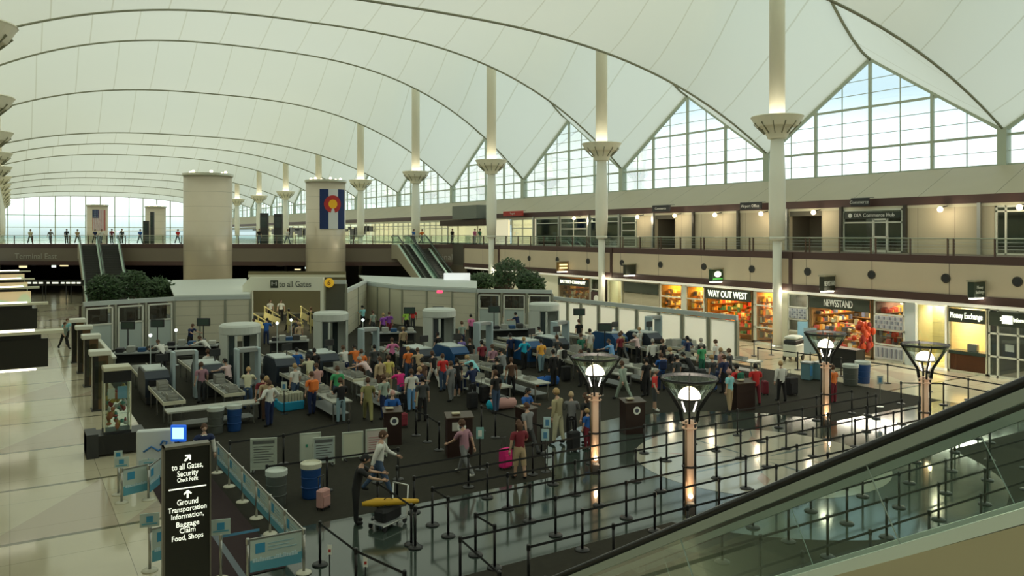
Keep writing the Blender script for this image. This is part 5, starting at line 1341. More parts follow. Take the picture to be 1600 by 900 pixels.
# framed notices standing on the carpet
for i, (px, py, wd, hh, lab) in enumerate(((412, 737, .72, 1.02, 'grey framed notice of printed lines, largest and leftmost'), (485, 722, .60, .92, 'white notice with small green and dark marks, behind the overlapping grey one'), (506, 727, .62, .88, 'grey framed notice of printed lines overlapping the white one'), (551, 718, .62, .88, 'plain cream framed board between the printed ones'), (588, 715, .64, .92, 'white framed notice with pinkish print, nearest the officer podium'))):
    q = F(px, py); t = thing('framed_notice', lab, 'notice', (*q, 0), -TH * .35 + (-.15 if i == 0 else 0))
    MB().box(-wd / 2, wd / 2, -.02, .02, .12, hh).build('sheet', mat('notice_sheet_%d' % i, [(.45, .50, .42), (.60, .64, .54), (.42, .50, .48), (.60, .62, .48), (.62, .56, .52)][i], .6), t)
    f = MB(); f.box(-wd / 2 - .04, -wd / 2, -.03, .03, .0, hh + .04); f.box(wd / 2, wd / 2 + .04, -.03, .03, .0, hh + .04); f.box(-wd / 2, wd / 2, -.03, .03, hh, hh + .04); f.box(-wd / 2, wd / 2, -.03, .03, .08, .12); f.build('frame', mat('notice_frame', (.50, .55, .47), .4), t)
    for s_ in (-1, 1): MB().box(s_ * wd * .4 - .02, s_ * wd * .4 + .02, -.22, .22, 0, .04).build('foot', M_dark, t)
    if i in (0, 2, 4):
        g = MB()
        if i != 4: g.box(-wd / 2 + .03, wd / 2 - .03, -.026, -.02, hh - .14, hh - .04)
        for k in range(7): g.box(-wd / 2 + .06, wd / 2 - .06 - (k % 3) * .07, -.026, -.02, hh - .24 - k * .08, hh - .215 - k * .08)
        g.build('printed_lines', mat('print_grey_%d' % i, [(.12, .13, .12), 0, (.12, .13, .13), 0, (.50, .26, .26)][i], .6), t)
    if i == 1:
        for k, c in enumerate(((.05, .3, .2), (.05, .05, .06))): MB().cbox(-.12 + .22 * k, -.026, .55, .07, .01, .10).build('mark', mat('notice_mark_%d' % k, c, .6), t)
# podiums
m_pod = mat('podium_brown', (.026, .010, .008), .45)
def podium(px, py, label, rz, wd=.62, seal=True, lcd=False, hgt=1.18):
    q = F(px, py); t = thing('podium', label, 'podium', (*q, 0), rz)
    b = MB(); b.prism([(-.26, 0), (-.26, hgt - .02), (.26, hgt + .06), (.26, 0)], 'x', -wd / 2, wd / 2); b.build('body', m_pod, t)
    MB().prism([(-.30, hgt - .04), (-.30, hgt), (.28, hgt + .09), (.28, hgt + .05)], 'x', -wd / 2 - .04, wd / 2 + .04).build('top', mat('podium_top', (.07, .045, .03), .4), t)
    MB().box(-wd / 2 + .02, wd / 2 - .02, -.24, .24, 0, .06).build('plinth', M_black, t)
    if seal:
        MB().lathe([(.15, 0), (.15, .015)], n=24, sm=False).build('seal', M_whitelet, t, (.05, -.262, hgt - .32), (R(90), 0, 0))
        MB().lathe([(.08, 0), (.08, .02)], n=16, sm=False).build('seal_centre', mat('seal_dark', (.06, .07, .1), .5), t, (.05, -.264, hgt - .32), (R(90), 0, 0))
    if lcd: MB().cbox(-.16, -.265, hgt - .3, .22, .02, .28).build('notice_plate', mat('pale_plate', (.5, .5, .46), .5), t)
    MB().cbox(-.1, 0, hgt + .09, .28, .2, .05, b=.01).build('papers', mat('papers', (.55, .5, .35), .6), t)
    return t
podium(613, 693, 'brown podium with round seal in front of the officer', -TH * .6)
podium(717, 712, 'wide brown podium with pale square and round marks, nobody behind', -TH * .6, .85, True, True, 1.35)
podium(822, 688, 'dark podium before the blue-shirted officer by the maze', .3, .6, False)
podium(988, 676, 'dark podium with round mark beyond the farther left torchere', -TH * .4, .8, True, False, 1.2)
podium(1160, 640, 'dark podium beside the people in red shirts', -TH * .4, .9, False)
# water drums / bins
def drum(px, py, label, body, lid, r=.29, h=.86):
    q = F(px, py); t = thing('waste_drum', label, 'bin', (*q, 0))
    MB().lathe([(r * .88, 0), (r * .9, .05), (r, h * .95), (r, h)], n=24).build('body', body, t)
    for z in (.3, .58): MB().lathe([(r * .94, z), (r * 1.0, z + .01), (r * 1.0, z + .03), (r * .95, z + .04)], n=24, sm=False).build('hoop', body, t)
    MB().lathe([(r * 1.06, h), (r * 1.06, h + .13), (r * .92, h + .15), (r * .85, h + .10)], n=24, sm=False).build('liner', lid, t)
m_lin = mat('white_liner', (.55, .60, .56), .5)
drum(337, 677, 'dark grey drum with white liner, left of the blue one', mat('drum_grey', (.09, .10, .09), .5), m_lin)
drum(366, 673, 'blue drum with white lid beside the dark grey drum', mat('drum_blue', (.01, .06, .22), .45), m_lin, .27)
drum(432, 790, 'grey drum with pale rim behind the slanting banner line', MATS['drum_grey'], m_lin, .28)
drum(486, 777, 'blue drum with cream lid alone on the dark carpet', MATS['drum_blue'], mat('cream_lid', (.62, .62, .5), .5), .28)
drum(1329, 602, 'dark grey drum with white rim near the newsstand', MATS['drum_grey'], m_lin, .36, .9); drum(1348, 598, 'blue drum with pale lid near the newsstand', MATS['drum_blue'], m_lin, .36, .95)
# small utility cart and blue bins left of the third torchere
q = F(1240, 563); t = thing('service_cart', 'boxy cream service cart near the newsstand window', 'cart', (*q, 0), .3)
MB().cbox(0, 0, .62, 1.3, .8, .7, b=.05).build('body', M_white, t); MB().cbox(0, 0, 1.12, 1.25, .75, .25, b=.05).build('dark_band', M_dark, t); MB().cbox(0, 0, 1.36, 1.2, .75, .2, b=.08).build('hood', M_white, t)
for a in (-.45, .45):
    for b_ in (-.4, .34): MB().lathe([(.18, 0), (.18, .07)], n=14, sm=False).build('wheel', M_black, t, (a, b_, .18), (R(-90), 0, 0))
for px, lab in ((1262, 'pale blue grey recycling bin with bright blue side, nearer the service cart'), (1276, 'pale blue grey recycling bin nearer the third torchere')):
    q = F(px + (6 if px > 1270 else 0), 593); t = thing('recycling_bin', lab, 'bin', (*q, 0), .2)
    MB().cbox(0, 0, .42, .55, .5, .84, b=.04).build('body', mat('bin_teal', (.14, .26, .30), .5), t); MB().cbox(0, 0, .88, .6, .55, .08, b=.02).build('lid', M_grey, t); MB().cbox(-.14, -.26, .5, .22, .02, .5).build('label_panel', mat('bin_label', (.08, .30, .62), .5), t)
q = F(1266, 566); t = thing('poster_stand', 'white and blue poster on a stand behind the recycling bins', 'poster', (*q, 0), -TH)
MB().cbox(0, 0, 1.25, .75, .04, 1.5).build('panel', mat('poster_bluegrey', (.42, .55, .62), .5), t); MB().box(-.3, .3, -.2, .2, 0, .04).build('foot', M_dark, t); MB().tube((0, 0, 0), (0, 0, .6), .03).build('pole', M_dark, t)
q = F(1254, 551); t = thing('poster_stand', 'blue travel poster on a stand against the newsstand side window', 'poster', (*q, 0), -TH)
MB().cbox(0, 0, 1.4, .62, .04, 1.1).build('panel', mat('poster_sky', (.25, .50, .70), .5), t); MB().box(-.3, .3, -.2, .2, 0, .04).build('foot', M_dark, t); MB().tube((0, 0, 0), (0, 0, .9), .03).build('pole', M_dark, t)
# newsstand sales counter and red-orange bag display
q = F(1316, 574); t = thing('sales_counter', 'black sales counter in front of the newsstand', 'counter', (*q, 0), R(90))
MB().box(-1.1, 1.1, -.35, .35, 0, 1.05).build('body', M_black, t); MB().box(-1.15, 1.15, -.4, .4, 1.05, 1.12).build('worktop', M_dark, t)
q = F(1350, 573); t = thing('souvenir_stand', 'bright orange-red souvenir display in front of the newsstand', 'display', (*q, 0), 0)
MB().lathe([(.3, 0), (.3, .04), (.04, .06), (.04, 1.2)], n=12, sm=False).build('stand', M_dark, t)
gg = MB(); rg = random.Random(4)
for k in range(34):
    z_ = rg.uniform(.9, 2.4); w_ = .5 - .22 * abs(z_ - 1.6); gg.sphere((rg.uniform(-w_, w_), rg.uniform(-w_, w_) * .8, z_), rg.uniform(.12, .2), rg.uniform(.08, .14), rg.uniform(.14, .24), n=8, m=6, mi=0 if k % 4 else 1)
tag(gg.build('goods', [mat('orange_red_goods', (.75, .09, .02), .6), mat('dark_red_goods', (.4, .03, .02), .6)], t), kind='stuff')
# totes with water bottles
def tote(px, py, label, c=(.02, .35, .60), rz=0, wb=True):
    q = F(px, py); t = thing('bottle_tote', label, 'crate', (*q, 0), rz)
    MB().cbox(0, 0, .20, 1.0, .6, .40, b=.04).build('crate', mat('tote_cyan', c, .5), t)
    g = MB(); rg = random.Random(px)
    for i in range(7):
        for j in range(4): g.cbox(-.41 + i * .137, -.22 + j * .147, .55, .11, .11, .34 + rg.uniform(0, .1), b=.03)
    tag(g.build('contents', mat('tote_contents', (.52, .52, .40), .6), t), kind='stuff')
tote(454, 640, 'cyan crate packed with pale goods behind the white-shirted person', rz=.1)
tote(434, 634, 'narrow cyan crate half hidden by the white-shirted person', rz=-1.3)
# ================================================================ HANGING SIGNS OVER THE TICKET SIDE
def gantry(zc, label, tubes=True, lit=None):
    zb_, Xr = 3.03, 1.1; Y = (zc - Xr * ST) / CT
    t = thing('hanging_sign_board', label, 'sign', (Xr, Y, 0))
    MB().box(-4.6, 0, -.08, .08, zb_, zb_ + .95).build('panel', lit or mat('board_black', (.02, .02, .016), .4), t)
    MB().tube((-4.6, -.05, zb_ - .06), (-.35, -.05, zb_ - .06), .035, n=8).build('lower_tube', M_tubel, t)
    MB().box(-4.6, .45, -.3, .35, zb_ + 1.12, zb_ + 1.22).build('shelf', M_cream, t)
    MB().box(-4.4, -.2, -.04, .04, zb_ + .95, zb_ + 1.12).build('bracket', M_dark, t)
    MB().tube((-4.6, -.2, zb_ + 1.26), (-.4, -.2, zb_ + 1.26), .035, n=8).build('upper_tube', M_tubel, t)
    return t
for i, zc in enumerate((27, 37.8)): gantry(zc, ['nearest black sign board over the stone floor, cut by the frame', 'second black sign board over the stone floor, behind the nearest'][i])
m_pic = bpy.data.materials.new('lit_picture'); m_pic.use_nodes = True; n = m_pic.node_tree; b = n.nodes['Principled BSDF']
vz = n.nodes.new('ShaderNodeTexVoronoi'); vz.inputs['Scale'].default_value = 1.1; rp = n.nodes.new('ShaderNodeValToRGB'); tcx = n.nodes.new('ShaderNodeTexCoord')
n.links.new(tcx.outputs['Object'], vz.inputs['Vector']); n.links.new(vz.outputs['Color'], rp.inputs[0]); n.links.new(rp.outputs[0], b.inputs['Emission Color']); b.inputs['Emission Strength'].default_value = .55
ee = rp.color_ramp.elements; ee[0].color = (.02, .02, .01, 1); ee[1].color = (.65, .75, .30, 1); x = ee.new(.45); x.color = (.30, .50, .18, 1); x = ee.new(.6); x.color = (.60, .35, .10, 1)
for i, (zc, lab) in enumerate(((49, 'glowing green and yellow picture board over the stone floor, nearest of three'), (58, 'glowing green and yellow picture board over the stone floor, middle of three'), (70, 'glowing green and yellow picture board over the stone floor, farthest of three'))):
    gantry(zc, lab, lit=m_pic)
for i, (x_, zc, wd, lab) in enumerate(((56, 84, 2.2, 'black overhead sign with short white words, left of the long one'), (88, 86, 3.4, 'long black overhead sign with round mark and white words under the bridge'), (116, 84, 2.0, 'black overhead sign beside the left escalators'))):
    q = at_depth(x_, zc); z = EYE - (442 - HY) / FPX * zc; t = thing('overhead_sign', lab, 'sign', (*q, z), -TH)
    MB().cbox(0, 0, 0, wd, .15, .62, b=.02).build('panel', M_black, t)
    for k in range(3): MB().cbox(-wd * .3 + k * wd * .28, -.09, .0, wd * .2, .02, .16).build('lit_words', M_signlit, t)
    if i == 1: MB().lathe([(.18, 0), (.18, .03)], n=16, sm=False).build('round_mark', M_signlit, t, (-wd * .43, -.08, 0), (R(90), 0, 0))
    for s_ in (-1, 1): MB().tube((s_ * wd * .45, .08, -z), (s_ * wd * .45, .08, .2), .04).build('post', M_dark, t)

# dark information kiosks standing on the bridge level
for i, (px, yt, wd, lab) in enumerate(((391, 333, .75, 'tall black kiosk on the bridge, left of the two between the towers'), (414, 334, .8, 'tall black kiosk on the bridge, right of the two between the towers'), (198, 345, .5, 'small dark kiosk on the bridge left of the tall tower'), (208, 331, .3, 'thin dark post on the bridge left of the tall tower'))):
    q = on_bridge(px, 0, -4.5); zc = q[1] * CT + q[0] * ST; zt_ = EYE + (HY - yt) / FPX * zc
    t = thing('upper_kiosk', lab, 'kiosk', (q[0], q[1], UF), br_ang)
    MB().cbox(0, 0, (zt_ - UF) / 2, wd * 1.3, .4, zt_ - UF, b=.03).build('cabinet', M_dark, t)
    MB().cbox(0, -.21, (zt_ - UF) * .7, wd * 1.05, .02, (zt_ - UF) * .35).build('screen', mat('kiosk_screen', (.04, .06, .06), .2), t)
# ================================================================ PEOPLE
def rotx(v, a):   # lean forward (towards -Y) for positive a
    c, s_ = math.cos(a), math.sin(a); return Vector((v.x, v.y * c - v.z * s_, v.y * s_ + v.z * c))
def figure(lean=0, larm=(0, 8, 10), rarm=(0, 8, 10), lleg=(0, 0), rleg=(0, 0), head=0):
    """joints of a 1.75 m figure facing -Y. arm = (swing forward, out, elbow bend); leg = (swing forward, knee bend), degrees"""
    J = {}; E = []
    pel = Vector((0, 0, .95)); J['pel'] = pel
    def up(v): return pel + rotx(v, R(lean))
    J['waist'] = up(Vector((0, 0, .15))); J['chest'] = up(Vector((0, 0, .36))); J['neck'] = up(Vector((0, .01, .54))); J['nt'] = up(Vector((0, -.01, .62)))
    E += [('pel', 'waist'), ('waist', 'chest'), ('chest', 'neck'), ('neck', 'nt')]
    for s_, arm, n_ in ((-1, larm, 'l'), (1, rarm, 'r')):
        sh = up(Vector((s_ * .185, 0, .47))); J[n_ + 'sh'] = sh
        f, o, b = R(arm[0]), R(arm[1]), R(arm[2])
        d = Vector((s_ * math.sin(o), -math.sin(f) * math.cos(o), -math.cos(f) * math.cos(o)))
        el = sh + d * .29; J[n_ + 'el'] = el
        f2 = f + b; inw = -.22 if b > .6 else 0.0
        d2 = Vector((s_ * (math.sin(o) * .6 + inw), -math.sin(f2) * math.cos(o), -math.cos(f2) * math.cos(o))).normalized()
        J[n_ + 'wr'] = el + d2 * .25; J[n_ + 'd'] = d2
        E += [('chest', n_ + 'sh'), (n_ + 'sh', n_ + 'el'), (n_ + 'el', n_ + 'wr')]
    for s_, leg, n_ in ((-1, lleg, 'l'), (1, rleg, 'r')):
        hp = pel + Vector((s_ * .09, 0, -.06)); J[n_ + 'hp'] = hp
        f, b = R(leg[0]), R(leg[1]); d = Vector((s_ * .03, -math.sin(f), -math.cos(f))); kn = hp + d * .42; J[n_ + 'kn'] = kn
        d2 = Vector((s_ * .01, -math.sin(f - b), -math.cos(f - b))); an = kn + d2 * .40; J[n_ + 'an'] = an
        J[n_ + 'to'] = an + Vector((s_ * .03, -.15, -.035 if b < .5 else -.10)); J[n_ + 'he'] = an + Vector((0, .05, -.035))
        E += [('pel', n_ + 'hp'), (n_ + 'hp', n_ + 'kn'), (n_ + 'kn', n_ + 'an'), (n_ + 'an', n_ + 'to')]
    zmin = min(J['lto'].z, J['rto'].z, J['lhe'].z, J['rhe'].z) - .035
    for k in J:
        if len(k) != 2 or k[1] != 'd': J[k] = J[k] - Vector((0, 0, zmin)) if k not in ('ld', 'rd') else J[k]
    RAD = {'pel': (.155, .11), 'waist': (.135, .10), 'chest': (.165, .115), 'neck': (.06, .06), 'nt': (.05, .052), 'sh': (.062, .06), 'el': (.042, .042), 'wr': (.028, .026), 'hp': (.095, .09), 'kn': (.058, .058), 'an': (.040, .042), 'to': (.040, .032)}
    names = [k for k in J if k not in ('ld', 'rd', 'lhe', 'rhe')]
    idx = {k: i for i, k in enumerate(names)}
    me = bpy.data.meshes.new('skeleton'); me.from_pydata([tuple(J[k]) for k in names], [(idx[a], idx[b]) for a, b in E], [])
    ob = bpy.data.objects.new('skeleton', me); COL.objects.link(ob)
    md = ob.modifiers.new('s', 'SKIN'); md.use_smooth_shade = True; md.branch_smoothing = .5
    sv = me.skin_vertices[0].data if me.skin_vertices else None
    if sv is None:
        bm = bmesh.new(); bm.from_mesh(me); bm.verts.layers.skin.verify(); bm.to_mesh(me); bm.free(); sv = me.skin_vertices[0].data
    for k in names:
        kk = k if k in RAD else k[1:]; sv[idx[k]].radius = RAD[kk]; sv[idx[k]].use_root = (k == 'pel')
    sd = ob.modifiers.new('d', 'SUBSURF'); sd.levels = 1; sd.render_levels = 1
    dg = bpy.context.evaluated_depsgraph_get(); dg.update()
    m2 = bpy.data.meshes.new_from_object(ob.evaluated_get(dg)); bpy.data.objects.remove(ob)
    segs = [(a, b) for a, b in E]
    V = [v.co.copy() for v in m2.vertices]; N_ = [v.normal.copy() for v in m2.vertices]; Fc = [tuple(p.vertices) for p in m2.polygons]
    def seg_d(p, a, b):
        ab = b - a; t = max(0, min(1, (p - a).dot(ab) / ab.length_squared)); return (p - (a + ab * t)).length, t
    lab = []
    for f in Fc:
        c = sum((V[i] for i in f), Vector()) / len(f); best = None
        for a, b in segs:
            d_, t = seg_d(c, J[a], J[b]); rr = (sum(RAD.get(a, RAD.get(a[1:], (.05, .05)))) + sum(RAD.get(b, RAD.get(b[1:], (.05, .05))))) / 4
            q = d_ - rr
            if best is None or q < best[0]: best = (q, a, b, t)
        lab.append((best[1], best[2], best[3], c))
    def shell(test, off):
        vs = {}; fs = []; mb = MB()
        for f, l in zip(Fc, lab):
            if not test(l): continue
            g = []
            for i in f:
                if i not in vs: vs[i] = len(vs)
                g.append(vs[i])
            fs.append(tuple(g))
        pts = [None] * len(vs)
        for i, k in vs.items(): pts[k] = tuple(V[i] + N_[i] * off)
        mb.add(pts, fs, 0, True); return mb
    torso = lambda l: l[:2] in (('pel', 'waist'), ('waist', 'chest'), ('chest', 'neck')) or l[:2] == ('chest', 'lsh') or l[:2] == ('chest', 'rsh')
    up_arm = lambda l: l[0][1:] == 'sh' and l[1][1:] == 'el'
    fore = lambda l: l[0][1:] == 'el' and l[1][1:] == 'wr' and l[2] < .9
    legs_ = lambda l: l[0] == 'pel' and l[1][1:] == 'hp' or l[0][1:] == 'hp' or (l[0][1:] == 'kn' and l[2] < .93)
    shorts_ = lambda l: l[0] == 'pel' and l[1][1:] == 'hp' or (l[0][1:] == 'hp')
    shoes_ = lambda s_: (lambda l: l[0] == s_ + 'an' or (l[0] == s_ + 'kn' and l[2] >= .93))
    low = lambda l: l[:2] == ('pel', 'waist') and l[2] < .25
    out = {'short_shirt': shell(lambda l: (torso(l) and not (l[:2] == ('chest', 'neck') and l[2] > .8)) or (up_arm(l) and l[2] < .75), .016),
           'long_shirt': shell(lambda l: (torso(l) and not (l[:2] == ('chest', 'neck') and l[2] > .8)) or up_arm(l) or fore(l), .017),
           'trousers': shell(lambda l: legs_(l) or low(l), .013), 'shorts': shell(lambda l: shorts_(l) or low(l), .020),
           'vest': shell(lambda l: torso(l) and not (l[:2] == ('chest', 'neck') and l[2] > .7), .026),
           'lshoe': shell(shoes_('l'), .012), 'rshoe': shell(shoes_('r'), .012)}
    # body = skin surface + head with a face + hands
    b = MB(); b.add([tuple(v) for v in V], Fc, 0, True)
    hd = J['nt'] + rotx(Vector((0, -.025, .115)), R(lean * .4 + head))
    n_, m_ = 14, 10; rs = []
    for k in range(m_ + 1):
        t = PI * k / m_; z = -math.cos(t); r_ = max(.02, math.sin(t)); ring = []
        for i in range(n_):
            a = 2 * PI * i / n_; x_ = r_ * math.cos(a) * .078; y_ = r_ * math.sin(a) * .098
            if z < 0: x_ *= 1 + .22 * z; y_ *= 1 + .12 * z
            if z < -.2 and math.sin(a) < -.5: y_ -= .010
            if abs(z + .18) < .25 and math.sin(a) < -.95: y_ -= .022        # nose
            ring.append(Vector((x_, y_, z * .122)))
        rs.append(ring)
    hrot = R(lean * .4 + head)
    b.rings([[tuple(hd + rotx(p, hrot)) for p in ring] for ring in rs], 0, True, True)
    for s_ in (-1, 1): c = hd + rotx(Vector((s_ * .079, .008, -.005)), hrot); b.sphere(tuple(c), .012, .020, .032, n=6, m=5)
    for s_, n2 in ((-1, 'l'), (1, 'r')):
        wr, d = J[n2 + 'wr'], J[n2 + 'd']; side = Vector((s_, 0, 0)); side = (side - d * side.dot(d)).normalized(); fr_ = d.cross(side).normalized()
        if fr_.y > 0: fr_ = -fr_
        b.path([tuple(wr), tuple(wr + d * .045), tuple(wr + d * .095)], [.026, .036, .032], 8)
        for k in range(4):
            o_ = fr_ * (.028 - .019 * k); L_ = (.068, .078, .074, .058)[k]; base = wr + d * .085 + o_
            mid = base + d * L_ * .55 - side * .006; tip = mid + (d * .8 - side * .55).normalized() * L_ * .45
            b.path([tuple(base), tuple(mid), tuple(tip)], [.0095, .0085, .007], 5)
        tb = wr + d * .03 + fr_ * .028; b.path([tuple(tb), tuple(tb + (d * .7 + fr_ * .6).normalized() * .035), tuple(tb + (d * .95 + fr_ * .25).normalized() * .062)], [.012, .010, .008], 5)
    out['body'] = b
    def hair(kind):
        h = MB(); rs = []
        for k in range(8):
            t = PI * (.42 + .58 * k / 7); z = -math.cos(t); r_ = max(.02, math.sin(t)); ring = []
            for i in range(n_):
                a = 2 * PI * i / n_; f_ = 1.10
                zz = z * .122 * 1.08 - (.035 if math.sin(a) > -.2 and k == 0 else 0) + (.055 if math.sin(a) < -.45 and k < 3 else 0) * (1 - k / 3)
                ring.append(Vector((r_ * math.cos(a) * .078 * f_, r_ * math.sin(a) * .098 * f_ + .006, zz)))
            rs.append(ring)
        h.rings([[tuple(hd + rotx(p, hrot)) for p in ring] for ring in rs], 0, True, True)
        if kind == 'long':
            c = [hd + rotx(Vector((0, .055, .03)), hrot), hd + rotx(Vector((0, .085, -.06)), hrot), hd + rotx(Vector((0, .085, -.16)), hrot), hd + rotx(Vector((0, .08, -.24)), hrot)]
            rs = []
            for p, (rx_, ry_) in zip(c, ((.085, .06), (.09, .055), (.085, .045), (.05, .025))):
                rs.append([tuple(p + Vector((rx_ * math.cos(2 * PI * i / 10), ry_ * math.sin(2 * PI * i / 10), 0))) for i in range(10)])
            h.rings(rs, 0, True, True)
        if kind == 'cap':
            q = hd + rotx(Vector((0, -.10, .045)), hrot); h.sphere(tuple(q), .075, .085, .014, n=10, m=4)
        return h
    out['hair_short'] = hair('short'); out['hair_long'] = hair('long'); out['hair_cap'] = hair('cap')
    # face details
    fce = MB()
    for s_ in (-1, 1): fce.sphere(tuple(hd + rotx(Vector((s_ * .030, -.090, .012)), hrot)), .011, .008, .007, n=6, m=4)
    fce.sphere(tuple(hd + rotx(Vector((0, -.092, -.058)), hrot)), .024, .008, .005, n=6, m=4)
    out['face'] = fce
    out['J'] = J
    bpy.data.meshes.remove(m2)
    return out
POSES = {
 'stand': dict(), 'stand2': dict(larm=(6, 14, 22), rarm=(-6, 10, 12), lleg=(4, 0), rleg=(-3, 4)),
 'walk': dict(lean=4, larm=(28, 6, 20), rarm=(-26, 6, 12), lleg=(-22, 10), rleg=(24, 6)),
 'walk2': dict(lean=6, larm=(-24, 8, 10), rarm=(30, 6, 30), lleg=(26, 8), rleg=(-24, 14)),
 'reach': dict(lean=14, larm=(48, 6, 30), rarm=(56, 6, 22), head=10),
 'bend': dict(lean=42, larm=(70, 8, 10), rarm=(60, 8, 14), head=8, lleg=(4, 4), rleg=(-4, 4)),
 'hold': dict(lean=2, larm=(20, 8, 72), rarm=(18, 8, 80), head=12),
 'hips': dict(larm=(-12, 34, 70), rarm=(-10, 32, 70), lleg=(3, 0), rleg=(-2, 2)),
 'sling': dict(lean=3, larm=(14, 10, 60), rarm=(-8, 12, 15), lleg=(-6, 6), rleg=(5, 0)),
}
PM = {}
def cm(name, c, rough=.8): return mat('cloth_' + name, c, rough)
CL = {'white': (.72, .72, .68), 'cream': (.62, .60, .42), 'black': (.012, .012, .014), 'navy': (.012, .025, .09), 'blue': (.015, .11, .42), 'lightblue': (.18, .38, .68), 'turquoise': (.01, .42, .62), 'cyan': (.28, .66, .72),
      'red': (.62, .03, .03), 'orange': (.80, .20, .04), 'amber': (.85, .42, .06), 'yellow': (.72, .62, .18), 'lime': (.45, .78, .10), 'green': (.06, .36, .15), 'darkgreen': (.02, .16, .10), 'grey': (.20, .21, .22), 'darkgrey': (.055, .06, .065), 'sage': (.32, .40, .34),
      'purple': (.26, .07, .42), 'violet': (.22, .16, .48), 'pink': (.72, .20, .42), 'palepink': (.74, .55, .56), 'magenta': (.72, .02, .22), 'maroon': (.20, .02, .035), 'mauve': (.38, .20, .26), 'tan': (.48, .36, .22), 'olive': (.26, .25, .10), 'khaki': (.38, .34, .20),
      'jeans': (.05, .09, .17), 'paleblue jeans': (.24, .36, .42), 'skin': (.55, .33, .23), 'brown': (.10, .05, .03), 'blond': (.45, .30, .14), 'greyhair': (.42, .40, .37), 'rose': (.55, .30, .28)}
m_face = mat('face_dark', (.10, .03, .03), .6)
SK = [(.58, .36, .26), (.62, .40, .30), (.42, .24, .15), (.20, .11, .07)]
proto = {}
def get_pose(p):
    if p in proto: return proto[p]
    f = figure(**POSES[p]); d = {}
    for k, nm in (('body', 'body'), ('short_shirt', 'shirt'), ('long_shirt', 'shirt'), ('trousers', 'trousers'), ('shorts', 'shorts'), ('lshoe', 'shoe'), ('rshoe', 'shoe'), ('hair_short', 'hair'), ('hair_long', 'hair'), ('hair_cap', 'cap'), ('face', 'face'), ('vest', 'vest')):
        mb = f[k]; me = bpy.data.meshes.new(nm); me.from_pydata(mb.v, [], mb.f); me.materials.append(m_face); me.polygons.foreach_set('use_smooth', [True] * len(mb.f)); me.update(); d[k] = me
    d['J'] = f['J']; proto[p] = d
    return d
def person(x, y, rz, label, top='white', bottom='jeans', pose='stand', long=False, shorts=False, hair='short', hcol='brown', skin=0, shoes='black', scale=1.0, z=.012, group=None, pack=None, vest=None):
    d = get_pose(pose); t = thing('person', label, 'person', (x, y, z), rz, group); t.scale = (scale * 1.13, scale * 1.13, scale)
    def child(k, nm, m):
        o = bpy.data.objects.new(nm, d[k]); COL.objects.link(o); o.parent = t
        o.material_slots[0].link = 'OBJECT'; o.material_slots[0].material = m; return o
    body = child('body', 'body', mat('skin_%d' % skin, SK[skin], .55)); child('face', 'face_features', m_face)
    child('long_shirt' if long else 'short_shirt', 'shirt', cm(top, CL[top])); child('shorts' if shorts else 'trousers', 'shorts' if shorts else 'trousers', cm(bottom, CL[bottom]))
    child('lshoe', 'shoe', cm(shoes, CL[shoes])); child('rshoe', 'shoe', cm(shoes, CL[shoes]))
    child('hair_' + hair, 'cap' if hair == 'cap' else 'hair', cm(hcol, CL[hcol]))
    if vest: child('vest', 'vest', cm(vest, CL[vest]))
    if pack:
        J = d['J']; c = (J['chest'] + J['waist']) / 2 + Vector((0, .19, .05))
        o = MB().cbox(c.x, c.y, c.z, .30, .17, .44, b=.05).build('backpack', cm(pack, CL[pack]), None); o.parent = t
    return t
OBST = []; STOOD = []
bpy.context.view_layer.update()
for o in COL.objects:
    if o.parent is None and o.name.split('.')[0] in ('xray_machine', 'roller_table', 'packing_table', 'body_scanner', 'metal_detector', 'equipment_bench', 'podium', 'beacon_post', 'standing_monitor', 'belt_stanchion', 'torchere_lamp', 'framed_notice', 'waste_drum', 'partition_wall', 'post_notice'):
        if o.name.startswith('partition'): continue
        pts = [c.matrix_world @ Vector(b) for c in o.children if not c.name.startswith('belt') for b in c.bound_box]
        OBST.append((min(p.x for p in pts), max(p.x for p in pts), min(p.y for p in pts), max(p.y for p in pts)))
def clear_of(x, y, pose, r=.27):
    """nobody stands inside a table, a machine or another person: step to the nearest free edge"""
    for _ in range(14):
        moved = False
        for a, b, c, d in OBST:
            if a - r < x < b + r and c - r < y < d + r:
                m = min((x - (a - r), -1, 0), ((b + r) - x, 1, 0), (y - (c - r), 0, -1), ((d + r) - y, 0, 1), key=lambda q: q[0])
                x += m[1] * (m[0] + .01); y += m[2] * (m[0] + .01); moved = True
        for a, b in STOOD:
            e_ = math.hypot(x - a, y - b)
            if e_ < .55:
                k_ = (.56 - e_) / max(e_, .01); x += (x - a) * k_ + .002; y += (y - b) * k_ * .5; moved = True
        if not moved: break
    STOOD.append((x, y)); return (x, y)
def P(px, py, rz, top, bottom, where, pose='stand', sc=1.0, top_z=1.76, **k):
    """a person whose head top shows at px, py; rz 0 faces the camera side, 180 the far end"""
    q = clear_of(*F(px, py, top_z * sc), pose)
    return person(q[0], q[1], R(rz), 'person in %s' % where, top, bottom, pose, scale=sc, **k)
A = 180
def PF(px, py, rz, top, bottom, where, pose='stand', **k):
    """stands right behind the podium whose foot shows at px, py"""
    q = Vector(F(px, py)); d = q.normalized(); q = q + d * .62; STOOD.append((q.x, q.y))
    return person(q.x, q.y, R(rz), 'person in %s' % where, top, bottom, pose, **k)
P(297, 506, 30, 'navy', 'black', 'navy shirt at the bench under the beige wall left of the gate', 'reach')
P(255, 528, 200, 'white', 'black', 'white shirt bending at the machine by the booth windows', 'bend')
P(326, 528, 230, 'white', 'black', 'white shirt leaning over the far roller table, left lanes', 'bend', long=True, top_z=1.5)
P(337, 546, 200, 'white', 'navy', 'white shirt with his back turned, left of the small metal detector', 'stand2')
